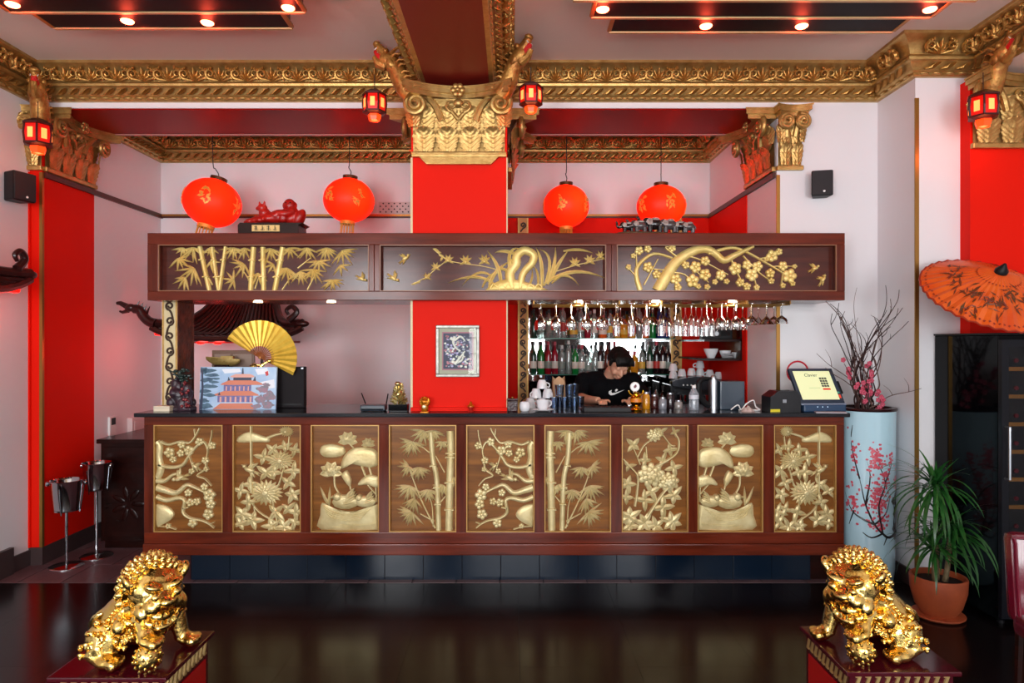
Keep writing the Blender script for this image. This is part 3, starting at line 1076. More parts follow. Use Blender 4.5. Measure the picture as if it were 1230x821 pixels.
def k_bamboo(r, rng):
    for pts, w in (([(275, 105), (300, 220), (325, 332)], 24), ([(340, 108), (355, 220), (372, 332)], 19), ([(408, 105), (392, 220), (376, 332)], 19), ([(552, 108), (543, 220), (536, 332)], 27),
                   ([(600, 108), (602, 220), (604, 332)], 26), ([(702, 108), (682, 220), (660, 332)], 28)):
        (xa, ya), (xb, yb) = pts[0], pts[-1]
        r.stalk(pts, w, [(xa + (xb - xa) * t, ya + (yb - ya) * t) for t in (.3, .68)], .012)
    for pts in ([(700, 325), (760, 240)], [(780, 215), (850, 160)], [(830, 325), (880, 230)], [(480, 205), (520, 260), (535, 300)], [(340, 300), (310, 240)], [(560, 320), (580, 260)]):
        r.branch(pts, (8, 4), .006)
    for x, y, a0, a1, n, L in ((240, 110, 20, 170, 7, 72), (190, 112, 40, 170, 5, 50), (165, 165, -20, 130, 6, 62), (245, 215, 60, 200, 7, 78), (200, 262, 70, 180, 5, 60), (330, 110, 40, 140, 5, 50), (330, 180, 0, 120, 4, 50),
                               (450, 112, 20, 170, 7, 60), (505, 112, 30, 150, 5, 58), (505, 195, 70, 210, 6, 70), (450, 275, 80, 270, 6, 58), (640, 115, 20, 160, 7, 66), (575, 240, 40, 140, 4, 60), (655, 195, 80, 200, 4, 56),
                               (740, 112, 10, 160, 6, 58), (830, 112, 30, 165, 7, 66), (930, 112, 20, 160, 8, 62), (1010, 125, -10, 130, 7, 76), (890, 178, 0, 175, 7, 62), (725, 215, 30, 170, 8, 76), (795, 232, 30, 150, 6, 70),
                               (860, 222, 10, 170, 8, 72), (960, 275, 0, 175, 8, 60), (1000, 200, 0, 130, 4, 52)):
        r.fan(x, y, a0, a1, n, L * 1.22, 11, rng, h=.009)
    r.bird(1112, 270, 42, .6)


def k_orchid(r, rng):
    mb = MB()
    r.strip(mb, [(700, 322), (686, 250), (718, 205), (722, 165), (762, 138), (808, 160), (800, 200), (772, 228), (750, 262), (740, 325)], (52, 34), .016)
    r.dome(mb, [(552, 338), (600, 300), (660, 280), (740, 285), (830, 312), (870, 338)], .014)
    for k in range(7):
        r.strip(mb, [(585 + 38 * k, 330), (600 + 38 * k, 305), (622 + 38 * k, 318), (636 + 34 * k, 334)], 9, .019)
    r.out(mb, 'carved_rock')
    for a, c, b, w in (((640, 300), (640, 215), (570, 140), 22), ((610, 305), (520, 235), (368, 298), 16), ((590, 262), (520, 215), (440, 312), 13), ((690, 255), (660, 120), (735, 128), 18), ((735, 165), (660, 130), (608, 150), 18),
                       ((850, 325), (860, 180), (820, 125), 20), ((862, 312), (930, 160), (838, 132), 16), ((880, 305), (925, 210), (920, 122), 20), ((892, 292), (930, 200), (992, 132), 20), ((880, 292), (1010, 205), (1172, 272), 20),
                       ((860, 305), (980, 215), (1042, 312), 14), ((960, 142), (1050, 125), (1112, 152), 14), ((580, 322), (590, 240), (690, 190), 20), ((700, 262), (640, 200), (600, 250), 16), ((545, 320), (560, 270), (640, 225), 12),
                       ((830, 325), (840, 250), (810, 215), 14), ((900, 300), (960, 250), (1000, 235), 12), ((705, 240), (700, 190), (680, 170), 16), ((780, 320), (810, 270), (800, 230), 12)):
        mb = MB()
        r.leaf(mb, a, b, w, .012, c, lift=.004)
        r.out(mb, 'carved_blade')
    for pts in ([(292, 130), (340, 168), (400, 195), (550, 216), (640, 238)], [(370, 182), (302, 232), (250, 272), (180, 305)], [(920, 242), (1020, 212), (1165, 180)]):
        r.branch(pts, (5, 4), .006)
    for x, y, s in ((370, 186, 32), (305, 222, 28), (262, 270, 26), (460, 192, 36), (556, 190, 36), (1020, 202, 34), (1096, 190, 34), (1152, 168, 30)):
        mb = MB()
        for k, a in enumerate((-150, -115, -70, -30, 30, 150)):
            r.leaf(mb, (x, y), (x + s * math.cos(R(a)), y + s * math.sin(R(a))), s * .38, .009, lift=.002 * (k % 2))
        r.disc(mb, (x, y + 4), s * .2, .008, .006)
        r.out(mb, 'carved_orchid')
    for a, b in (((295, 130), (322, 140)), ((310, 145), (336, 150)), ((322, 160), (350, 168)), ((208, 296), (182, 306)), ((226, 288), (205, 300)), ((340, 170), (330, 192))):
        mb = MB()
        r.leaf(mb, a, b, 13, .008)
        r.out(mb, 'carved_bud')
    r.bird(150, 178, 44, -.5)
    r.bird(90, 275, 46, .7)


def k_plum(r, rng):
    r.branch([(262, 342), (310, 262), (362, 195), (440, 148), (510, 136), (560, 160), (602, 192), (652, 170), (752, 125)], [66, 62, 54, 48, 42, 38, 36, 32, 18], .016)
    for pts, w in (([(172, 338), (152, 272), (162, 215), (240, 160), (335, 180)], (30, 12)), ([(545, 152), (640, 130), (720, 152), (850, 222), (950, 282)], (20, 7)), ([(190, 312), (262, 185)], (9, 5)), ([(150, 272), (110, 230)], (8, 5)),
                   ([(152, 220), (150, 135)], (8, 5)), ([(330, 250), (400, 262), (440, 312)], (10, 5)), ([(412, 172), (480, 190), (622, 262)], (10, 5)), ([(640, 190), (690, 290), (722, 312)], (9, 5)), ([(700, 170), (780, 250), (842, 292)], (9, 5)),
                   ([(752, 260), (772, 332)], (7, 4)), ([(452, 240), (522, 300)], (7, 4)), ([(360, 175), (300, 130), (330, 128)], (10, 6)), ([(780, 185), (850, 170), (890, 150)], (8, 5)), ([(240, 235), (300, 240)], (8, 5)),
                   ([(850, 222), (905, 220), (966, 222)], (8, 4)), ([(905, 255), (895, 318)], (7, 4))):
        r.branch(pts, w, .010)
    for b in ((165, 145, 22), (210, 135, 20), (335, 132, 20), (210, 225, 26), (255, 260, 22), (110, 225, 15), (405, 215, 20), (455, 225, 30), (505, 195, 24), (505, 262, 30), (585, 265, 26), (660, 232, 32), (720, 215, 24),
              (775, 222, 26), (745, 262, 32), (440, 292, 34), (355, 285, 28), (365, 325, 20), (515, 322, 16), (555, 297, 15), (615, 295, 15), (685, 300, 22), (720, 320, 20), (770, 325, 16), (840, 255, 24), (845, 293, 16),
              (850, 170, 30), (885, 150, 18), (905, 220, 24), (940, 268, 36), (965, 222, 12), (905, 315, 14), (955, 305, 14), (535, 150, 18), (135, 170, 14), (820, 185, 14), (470, 320, 14)):
        r.blossom(*b, rng)
    r.bird(1068, 232, 40, -.3)
    r.bird(1110, 285, 40, -.9)


for i, ((a, b), fn, bx) in enumerate(zip(kc, (k_bamboo, k_orchid, k_plum), ((80, 100, 1155, 335), (25, 115, 1175, 340), (45, 120, 1165, 345)))):
    x0, x1 = X_(a, YCF), X_(b, YCF)
    w, h = x1 - x0, kz1 - kz0
    pan = MB().box(0, w, .055, .075, 0, h).obj('panel', CBOARD, can, loc=(x0, YCF, kz0), label='board carved with ' + ('bamboo', 'orchids and a rock', 'plum blossom')[i])
    fm = MB()
    e = .006
    fm.box(0, e, .0, .012, 0, h).box(w - e, w, .0, .012, 0, h).box(e, w - e, .0, .012, 0, e).box(e, w - e, .0, .012, h - e, h)
    fm.obj('beading', mat('brown_beading', '#8a5a3a', .35), pan)
    fn(Relief(pan, bx, w, h, CARVEG), random.Random(40 + i))
    for ch in pan.children:
        if ch.name.startswith('carved'):
            ch.location = (0, .0555, 0)
            ch.scale = (1, 1.9, 1)

# canopy post with scrolls
PXa, PXb, PYa, PYb = X_(195, 4.8), X_(213, 4.8), 4.8, 5.05
po = thing('scroll_post', 'cream square post with dark carved scrolls under the bamboo end of the canopy', 'post', (PXa, PYa, ZT))
hz = KZ0 - ZT - .001
COPP = mat('copper_brown_carving', '#7d3315', .4, .2, var='#34100a', vscale=16, bump=.5, bscale=40)
MB().box(0, PXb - PXa, .004, PYb - PYa, 0, hz).obj('shaft', COPP, po)
MB().box(0, PXb - PXa, 0, .004, 0, hz).obj('cream_face', CREAM, po)
for xa in (0, PXb - PXa - .012):
    MB().box(xa, xa + .012, -.004, 0, 0, hz).obj('edge_bead', GOLD2, po)
for ya in (.004, PYb - PYa - .016):
    MB().box(PXb - PXa, PXb - PXa + .004, ya, ya + .012, 0, hz).obj('edge_bead', COPP, po)
SCRD = mat('scroll_brown', '#3b2213', .5)
cxs = (PXb - PXa) / 2
for k in range(7):
    z = .06 + k * hz / 7.1
    d = 1 if k % 2 else -1
    sp = spiral((cxs, z + .03), .03, .008, R(-90), R(-90) + d * 1.3 * 2 * PI, 20)
    MB().tube(smooth_pts([(cxs - d * .022, -.003, z - .06), (cxs - d * .012, -.003, z - .02)], 3) + [(x, -.003, zz) for x, zz in sp], .0075, 6).obj('scroll', SCRD, po, True)


def scroll_panel(label, x0, x1, z0, z1, y):
    p = thing('scrollwork_upright', label, 'wall panel', (x0, y, z0))
    w = x1 - x0
    MB().box(0, w, -.02, 0, 0, z1 - z0).obj('backing', mat('tan_gilt', '#b98a4c', .45, .2), p)
    for xa in (0, w - .014):
        MB().box(xa, xa + .014, -.03, -.02, 0, z1 - z0).obj('edge_strip', GOLD2, p)
    n = int((z1 - z0) / .105)
    for k in range(n):
        z = .06 + k * .105
        d = 1 if k % 2 else -1
        sp = spiral((w / 2, z), .03, .006, R(-90), R(-90) + d * 1.4 * 2 * PI, 18)
        MB().tube([(w / 2 - d * .026, -.022, z - .065)] + [(x, -.022, zz) for x, zz in sp], .0075, 6).obj('scroll', SCRD, p, True)


YW = YB - .014
scroll_panel('gilded scrollwork upright between the red pillar and the mirror', X_(622, YW), X_(634.5, YW), .95, 2.865, YW)
scroll_panel('gilded scrollwork upright between the mirror and the crockery shelf', X_(805, YW), X_(818, YW), .95, 2.865, YW)

# ================================================================== CEILING COFFERS
COFF = mat('coffer_black', '#0d0a0e', .5, spec=.12)
COFR = mat('coffer_red_edge', '#5a0d0c', .4)
SPOTR = mat('red_spot_lamp', '#ff6a50', .4, emit='#ff5a3c', estr=26.0)
GTRIM = mat('pale_gold_trim', '#c9a878', .4, .5)
ZK = 3.5


def coffer(label, rows, spots):
    """rows from the far edge to the near one: (y, x0, x1); stepped black panel hung under the ceiling"""
    c = thing('ceiling_coffer', label, 'ceiling panel', (0, 0, 0))
    near = rows[-1][0] - 1.7
    for i, (y, x0, x1) in enumerate(rows):
        y2 = rows[i + 1][0] if i + 1 < len(rows) else near
        MB().box(x0, x1, y2, y, ZK, ZK + .03).obj('panel', COFF, c)
        MB().box(x0 + .012, x1 - .012, y2, y - .012, ZK + .03, ZC - .06).obj('side_board', COFR, c)
        MB().bbox(x0, x1, y - .02, y + .004, ZK - .006, ZK + .012, .003).obj('gold_edge', GTRIM, c)
        for xs_ in (x0, x1):
            MB().bbox(xs_ - .012, xs_ + .012, y2, y - .02, ZK - .004, ZK + .012, .003).obj('gold_edge', BRASS, c)
        MB().box(x0 + .05, x1 - .05, y2 + .02, y - .05, ZC - .06, ZC).obj('hanger', COFR, c)
    for px, py in spots:
        Y = F * (ZK - EYE) / (CY - py)
        x = X_(px, Y)
        MB().lathe([(0, -.006), (.024, -.006), (.03, -.010), (.036, -.004), (.036, 0)], 16, (x, Y, ZK)).obj('spot_lamp', SPOTR, c, True)
        point('red_spot_light', (x, Y, ZK - .05), 2.2, (1, .08, .04), .03)
    return c


coffer('stepped black ceiling panel with red spots over the parasol side', [(4.09, .579, 2.274), (3.905, .452, 2.39), (3.71, .33, 2.52)], ((724, 11), (848, 31), (963, 31), (1117, 11)))
coffer('stepped black ceiling panel with red spots over the champagne bucket side', [(4.04, -2.70, -1.296), (3.845, -2.82, -1.16), (3.66, -2.95, -1.03)], ((15, 5), (153, 25), (249, 27), (346, 9)))

# ================================================================== DRAGON HEADS WITH HEXAGONAL LANTERNS
DRAG = mat('dragon_gilt', '#c2934a', .4, .6, var='#8a4c1c', vscale=20, bump=.4, bscale=60)
MOUTH = mat('dragon_mouth_red', '#c01010', .35)
LGLASS = mat('lantern_red_glass', '#b80c06', .3, emit='#e01004', estr=0.55)
LCORE = mat('lantern_core', '#ffb070', .4, emit='#ff7a30', estr=2.0)
LFRAME = mat('lantern_frame', '#3a0d0a', .4)


def dragon(label, base, ang, reach=.26, rise=.2):
    d = thing('dragon_bracket', label, 'dragon head', base, R(ang))
    # local +x: the way it looks
    mb = MB()
    neck = smooth_pts([(-.015, 0, -.05), (.03, 0, .0), (.06, 0, .06), (.085, 0, .12), (.12, 0, .165)], 4)
    n = len(neck)
    mb.tube(neck, [.064 - .01 * i / n for i in range(n)], 14)
    HD = Matrix.Translation((.11, 0, .155)) @ Matrix.Scale(1.3, 4) @ Matrix.Translation((-.185, 0, -.205))
    mb.M = HD
    mb.ell((.2, 0, .215), (.06, .042, .043), (0, -.7, 0))
    mb.tube([(.21, 0, .235), (.245, 0, .272), (.26, 0, .295)], [.034, .026, .02], 10)
    mb.ell((.262, 0, .3), (.02, .026, .016))
    mb.tube([(.215, 0, .19), (.255, 0, .205), (.275, 0, .238)], [.028, .02, .013], 8)
    for s in (-1, 1):
        mb.ell((.213, s * .032, .257), .015, n=10, m=6)
        mb.ell((.19, s * .035, .195), (.02, .012, .03), (0, .6, 0), n=10, m=6)
    mb.obj('head_and_neck', DRAG, d, True)
    mm = MB()
    mm.M = HD
    mm.tube([(.22, 0, .215), (.25, 0, .24), (.268, 0, .268)], [.022, .021, .013], 8)
    mm.obj('open_mouth', MOUTH, d, True)
    tt = MB()
    tt.M = HD
    for s in (-1, 1):
        for k in range(3):
            p = Vector((.236 + .012 * k, s * .016, .25 + .014 * k))
            tt.tube([p, p + Vector((.012, 0, -.014))], [.004, .0008], 5)
    tt.obj('fangs', WHITEP, d, True, kind='stuff')
    for s in (-1, 1):
        MB_h = MB()
        MB_h.M = HD
        MB_h.tube(smooth_pts([(.19, s * .025, .245), (.155, s * .04, .268), (.13, s * .045, .262), (.11, s * .05, .278)], 3), [.011, .003], 6)
        MB_h.obj('horn', DRAG, d, True)
    cr = MB()
    for k in range(7):
        t = k / 6
        p = Vector(neck[int((1 - t) * (n - 1) * .95)])
        cr.tube([p + Vector((-.02, 0, .03)), p + Vector((-.05, 0, .065)), p + Vector((-.085, 0, .07))], [.018, .012, .002], 6)
        for s in (-1, 1):
            cr.tube([p + Vector((0, s * .035, .02)), p + Vector((-.03, s * .06, .04)), p + Vector((-.065, s * .065, .035))], [.012, .008, .001], 5)
    cr.obj('mane', DRAG, d, True)
    return d


def hexlantern(label, p, s=1.0, tilt=0.0):
    l = thing('hexagonal_lantern', label, 'lantern', p)
    # hangs from p; body .17 high
    MB().tube([(0, 0, 0), (0, 0, -.1 * s)], .003, 6).obj('cord', WIRE, l)

    def hexa(mb, prof): return mb.lathe([(r * s, h * s) for r, h in prof], 6)
    hexa(MB(), [(0, -.1), (.03, -.105), (.085, -.135), (.085, -.145), (0, -.145)]).obj('roof', LFRAME, l)
    hexa(MB(), [(.072, -.146), (.078, -.2), (.072, -.25)]).obj('panes', LGLASS, l)
    for k in range(6):
        cr = MB()
        a = (k + .5) * PI / 3
        x, y = .0672 * s * math.cos(a), .0672 * s * math.sin(a)
        cr.M = Matrix.Translation((x, y, -.2 * s)) @ Matrix.Rotation(a, 4, 'Z')
        cr.box(0, .003, -.015 * s, .015 * s, -.03 * s, .03 * s)
        cr.obj('glowing_motif', LCORE, l)
    fr = MB()
    for k in range(6):
        a = k * PI / 3
        fr.tube([(.073 * s * math.cos(a), .073 * s * math.sin(a), -.146 * s), (.079 * s * math.cos(a), .079 * s * math.sin(a), -.2 * s), (.073 * s * math.cos(a), .073 * s * math.sin(a), -.25 * s)], .006 * s, 5)
    hexa(fr, [(0, -.25), (.08, -.25), (.08, -.26), (.045, -.27), (0, -.27)])
    fr.obj('frame', LFRAME, l)
    hexa(MB(), [(.044, -.271), (.044, -.285), (.036, -.31), (0, -.315)]).obj('glowing_base', mat('lantern_base_glow', '#ff4010', .4, emit='#ff3a08', estr=1.6), l)
    point('lantern_light', Vector(p) + Vector((0, 0, -.345 * s)), 1.2, (1, .22, .08), .04)
    return l


abz = ZCAP + .40
for lab, bx, by, ang, lab2 in (
        ('gilded dragon head on the pillar capital looking towards the champagne buckets', PX0 + .03, PYF - .07, 184, 'red hexagonal lantern hanging from the pillar dragon on the fan side'),
        ('gilded dragon head on the pillar capital looking towards the parasol', PX1 - .05, PYF - .07, -36, 'red hexagonal lantern hanging from the pillar dragon on the bottle side')):
    dragon(lab, (bx + .03 * math.cos(R(ang)), by - .05, abz + .04), ang)
    ca_, sa_ = math.cos(R(ang)), math.sin(R(ang))
    hexlantern(lab2, (bx + ca_ * .255, by - .05 + sa_ * .225, abz + .12), 1.0 if ca_ < 0 else .95)
# lanterns of the pillar hang a hand lower on their cords
dragon('gilded dragon head on the pier by the champagne buckets facing the room', (-3.40, YP - .1, abz - .05), -68)
hexlantern('red hexagonal lantern hanging from the dragon beside the black speaker', (-3.235, 4.66, abz - .02), 1.15)
dragon('gilded dragon head on the red pier above the parasol facing the room', (3.05, 4.47 - .1, abz - .05), -90)
hexlantern('red hexagonal lantern hanging from the dragon above the parasol', (2.94, 4.26, abz + .02), 1.1)

# ================================================================== ROUND RED LANTERNS
SILK = mat('red_lantern_silk', '#e01c06', .5, bump=.1, bscale=30)
_nt = SILK.node_tree
_tr = _nt.nodes.new('ShaderNodeBsdfTranslucent')
_tr.inputs[0].default_value = (0.95, 0.035, 0.008, 1)
_mx = _nt.nodes.new('ShaderNodeMixShader')
_mx.inputs[0].default_value = .45
_out = [n for n in _nt.nodes if n.type == 'OUTPUT_MATERIAL'][0]
_nt.links.new(_nt.nodes['Principled BSDF'].outputs[0], _mx.inputs[1])
_nt.links.new(_tr.outputs[0], _mx.inputs[2])
_nt.links.new(_mx.outputs[0], _out.inputs[0])
LPRINT = mat('lantern_gold_print', '#e8a040', .45, .2)
LRIM = mat('lantern_rim', '#5a3a1c', .4, .5)


def round_lantern(label, px, py, rpx, Y, tilt=(0, 0), squash=.86, rot=0.0, cord_top=ZC):
    c = at(px, py, Y)
    r = rpx * Y / F
    l = thing('round_lantern', label, 'lantern', c, rot)
    n, m = 48, 20
    mb = MB()
    mb.M = Euler((tilt[0], tilt[1], 0)).to_matrix().to_4x4()
    vs, fs = [], []
    for j in range(m + 1):
        t = R(16) + (PI - R(32)) * j / m
        for i in range(n):
            a = 2 * PI * i / n
            k = 1 - .018 * (0.5 + .5 * math.cos(a * 12)) ** 3
            vs.append((r * k * math.sin(t) * math.cos(a), r * k * math.sin(t) * math.sin(a), r * squash * math.cos(t)))
    for j in range(m):
        for i in range(n):
            i2 = (i + 1) % n
            fs.append((j * n + i, (j + 1) * n + i, (j + 1) * n + i2, j * n + i2))
    mb.add(vs, fs)
    mb.obj('silk_shell', SILK, l, 60)
    z1 = r * squash * math.cos(R(16))
    rr = r * math.sin(R(16))
    for s, nm in ((1, 'top_ring'), (-1, 'bottom_ring')):
        q = MB()
        q.M = mb.M
        q.lathe([(rr * .9, s * z1), (rr * 1.06, s * z1), (rr * 1.06, s * (z1 + .03)), (rr * .9, s * (z1 + .03)), (rr * .9, s * z1)], 24)
        q.obj(nm, LRIM if s > 0 else LPRINT, l, 40)
    ts = MB()
    ts.M = mb.M
    for k in range(14):
        a = 2 * PI * k / 14
        ts.tube([(rr * .9 * math.cos(a), rr * .9 * math.sin(a), -z1 - .03), (rr * .95 * math.cos(a), rr * .95 * math.sin(a), -z1 - .11)], [.006, .004], 5)
    ts.obj('tassel', LPRINT, l)
    # gold printed medallions and stripes lying on the silk
    for k in range(5):
        a0 = R(-90) + R(72) * k + R(8)
        pr = MB()
        pr.M = mb.M
        rg = random.Random(px + k)
        for q in range(15):
            da, dz = rg.uniform(-.17, .17), rg.uniform(-.30, .34)
            t = PI / 2 - dz
            R_ = r * 1.012
            cpt = Vector((R_ * math.sin(t) * math.cos(a0 + da), R_ * math.sin(t) * math.sin(a0 + da), r * squash * 1.012 * math.cos(t)))
            nrm = cpt.normalized()
            quat = nrm.to_track_quat('Z', 'Y').to_matrix().to_4x4()
            old = pr.M
            pr.M = old @ Matrix.Translation(cpt) @ quat @ Matrix.Rotation(rg.uniform(0, 3), 4, 'Z')
            w_, h_ = rg.uniform(.014, .032), rg.uniform(.006, .014)
            pr.prism([(-w_, 0), (0, h_), (w_, 0), (0, -h_)], -.004, .001, 'z')
            pr.M = old
        pr.obj('gold_print', LPRINT, l)
    top = mb.M.to_3x3() @ Vector((0, 0, z1 + .03))
    wz = smooth_pts([tuple(top), (top.x * .6 + .012, top.y, top.z + .04), (top.x * .5 - .008, top.y, top.z + .08), (0.006, 0, top.z + .13), (0.004, 0, cord_top - c.z)], 4)
    MB().tube(wz, .004, 6).obj('cord', WIRE, l)
    point('lantern_bulb', c + Vector((.05, -.08, .01)), 7.0, (1, .30, .08), .03)
    return l


round_lantern('dented red silk lantern with gold print above the red reclining figure, leaning', 255, 244, 33.5, 6.0, (-.1, .22), .86)
round_lantern('round red silk lantern with gold print beside the wall vent', 419, 241, 30, 6.1, (0, .06), .88, .5)
round_lantern('round red silk lantern with gold tassel between pillar and elephants', 680, 248, 27.5, 6.2, (0, 0), .93, .9)
round_lantern('round red silk lantern hanging behind the row of elephants', 794, 248, 29, 6.1, (0, 0), .86, 1.3)

# ================================================================== ORNAMENTAL EAVES
REDB = mat('red_bulb', '#ff1a10', .4, emit='#ff1006', estr=2.0)


def eave(label, loc, ang, half, depth, rise, flip=False, dragon_tip=True, bulbs=(), lights=True, power=4.0):
    """little curved roof projecting from a wall; local x along the wall, -y towards the room"""
    e = thing('ornamental_eave', label, 'ornamental roof', loc, R(ang))
    L = half

    def surf(u, v, lift=0.0):
        s = u * 2 - 1
        wx = L * (1 - .75 * v ** .5)
        flare = .10 * abs(s) ** 4 * (1 - v) ** 2
        z = rise * (v ** 1.7) * .95 + flare + lift
        return (s * wx, -depth * (1 - v) - .04, z + .03)
    MB().grid(lambda u, v: surf(u, v), 24, 14).obj('roof_shell', ROOFM, e, True)
    for k in range(21):
        u = k / 20
        MB().tube([surf(u, v / 8, .012) for v in range(9)], .016, 6).obj('tile_rib', ROOFM, e, True)
    MB().tube([surf(k / 24, 0, -.012) for k in range(25)], .03, 8).obj('eave_edge', ROOFM, e, True)
    for s in (0, 1):
        MB().tube([surf(s, v / 10, .03) for v in range(11)], [.034, .024], 8).obj('hip_ridge', ROOFM, e, True)
    MB().box(-L * .6, L * .6, -depth * .9, -.001, -.02, .0).obj('soffit_board', mat('red_soffit', '#8c0a0a', .5), e)
    for sx in (-1, 1):
        if not dragon_tip and sx < 0: continue
        tip = Vector(surf(0 if sx < 0 else 1, 0, .02))
        mb = MB()
        if dragon_tip and sx < 0:
            P = [tip + Vector(q) for q in ((.04, 0, 0), (-.02, 0, .02), (-.07, 0, .07), (-.10, 0, .12), (-.15, 0, .13))]
            mb.tube(smooth_pts([tuple(p) for p in P], 4), [.045, .04], 10)
            h = P[-1]
            mb.ell(h + Vector((-.03, 0, .01)), (.05, .035, .035))
            mb.tube([h + Vector((-.06, 0, .02)), h + Vector((-.12, 0, .05)), h + Vector((-.15, 0, .05))], [.026, .02, .014], 8)
            mb.tube([h + Vector((-.05, 0, -.015)), h + Vector((-.1, 0, -.03)), h + Vector((-.125, 0, -.02))], [.02, .014, .009], 8)
            for k in range(4):
                mb.tube([h + Vector((.02 + .03 * k, 0, .02 - .02 * k)), h + Vector((.05 + .03 * k, 0, .07 - .015 * k))], [.014, .002], 5)
        else:
            mb.tube(smooth_pts([tuple(tip + Vector(q)) for q in ((-.12, 0, .03), (-.05, 0, .10), (-.09, 0, .15), (-.14, 0, .12), (-.12, 0, .08))], 4), [.03, .012], 8)
            mb.ell(tip + Vector((0, 0, 0)), (.06, .035, .03))
        mb.obj('ridge_ornament', ROOFM, e, True)
    for bx_ in bulbs:
        MB().lathe([(0, -.045), (.03, -.04), (.036, -.02), (.02, 0)], 12, (bx_, -depth * .95 - .03, .012 + .10 * abs(bx_ / L) ** 4)).obj('red_lamp', REDB, e, True)
        if lights:
            p = Matrix.Rotation(R(ang), 3, 'Z') @ Vector((bx_, -depth * .95 - .03, -.09))
            point('red_eave_light', Vector(loc) + p, power, (1, .05, .04), .04)
    return e


eave('dark curved ornamental roof with a dragon tip behind the gold fan', (-2.49, YB, 1.655), 0, .66, .75, .85, bulbs=(-.62, -.25, -.10), power=1.8)
eave('dark ornamental roof edge on the white wall under the black speaker', (XL, 3.98, 1.96), 90, .72, .2, .5, bulbs=(.60,), power=1.8, dragon_tip=False)

# ================================================================== SPEAKERS, VENT, SWITCHES
def speaker(label, loc, ang, w, d, h, tilt=0.0):
    s = thing('wall_speaker', label, 'speaker', loc, R(ang))
    mb = MB()
    mb.M = Matrix.Rotation(tilt, 4, 'X')
    poly = [(-w / 2, 0), (w / 2, 0), (w / 2 * .7, d), (-w / 2 * .7, d)]
    mb.prism(poly, 0, h, 'z')
    o = mb.obj('cabinet', BLACKP, s)
    b = o.modifiers.new('b', 'BEVEL')
    b.width = .01
    b.segments = 2
    g = MB()
    g.M = mb.M
    g.bbox(-w / 2 + .006, w / 2 - .006, -.008, 0, .006, h - .006, .003)
    g.obj('grille', mat('speaker_mesh', '#1c1c20', .6, bump=.4, bscale=400), s)
    MB().cyl((.01, -.012, .03), (.01, -.008, .03), .008, n=10).obj('badge', WHITEP, s)
    k = MB()
    k.cyl((0, d, h * .45), (0, d + .05, h * .45), .014)
    k.box(-.03, .03, d + .05, d + .06, h * .3, h * .6)
    k.obj('bracket', BLACKP, s)
    return s


speaker('black wall speaker mounted below the dragon beside the red pier', (XL + .135, 4.80, Z_(242, 4.8)), 75, .17, .12, .205)
speaker('small black wall speaker on the white wall above the canopy end', (X_(988, 4.92), 4.92, Z_(235, 4.92)), -14, .15, .11, .185)
v = thing('wall_vent', 'small white pierced vent grille on the wall beside a lantern', 'vent', (X_(455, YB), YB, Z_(257, YB)))
w_, h_ = 38 / F * YB, 14 / F * YB
MB().box(0, w_, -.012, 0, 0, h_).obj('plate', mat('vent_plate', '#cfc6c4', .5), v)
hole = MB().prism([(-.009, 0), (0, .009), (.009, 0), (0, -.009)], -.0135, -.012).mesh('pierced_hole', BLACKP)
for i in range(11):
    for j in range(4):
        if (i + j) % 2 == 0: link('pierced_hole', hole, v, (.018 + i * (w_ - .036) / 10, 0, .016 + j * (h_ - .032) / 3))
t = thing('thermostat', 'white thermostat with a dark screen on the alcove wall', 'thermostat', (XN, 5.86, Z_(524, 5.86)))
MB().bbox(0, .02, 0, .1, 0, .16, .005).obj('body', WHITEP, t)
MB().box(.02, .022, .02, .08, .09, .15).obj('screen', BLACKG, t)
eb = thing('fuse_box', 'flat white fuse box on the wall above the dark cabinet', 'fuse box', (XN, 6.15, .66))
MB().bbox(0, .05, 0, .55, 0, .30, .008).obj('box', mat('fuse_white', '#dccccb', .5), eb)
MB().bbox(.05, .056, .03, .52, .03, .27, .004).obj('door', mat('fuse_white', '#dccccb', .5), eb)
MB().box(.056, .064, .44, .47, .13, .17).obj('latch', BLACKP, eb)

# ================================================================== GUARDIAN LIONS
def fibo(n):
    out = []
    for i in range(n):
        z = 1 - 2 * (i + .5) / n
        a = i * 2.399963
        r = math.sqrt(1 - z * z)
        out.append(Vector((r * math.cos(a), r * math.sin(a), z)))
    return out


def remesh(o, vox, smooth=4):
    m = o.modifiers.new('remesh', 'REMESH')
    m.mode = 'VOXEL'
    m.voxel_size = vox
    m.use_smooth_shade = True
    s = o.modifiers.new('smooth', 'SMOOTH')
    s.factor = .5
    s.iterations = smooth
    return o


def curl(mb, p, nrm, r, turn=1):
    """snail curl of the mane: two stacked rings and a tip"""
    q = nrm.to_track_quat('Z', 'Y').to_matrix().to_4x4()
    old = mb.M
    mb.M = old @ Matrix.Translation(p) @ q
    mb.lathe([(r, -r * .5), (r * 1.02, 0), (r * .72, r * .45), (r * .62, r * .38), (r * .5, r * .8), (r * .2, r * 1.02), (0, r * 1.05)], 9)
    mb.M = old


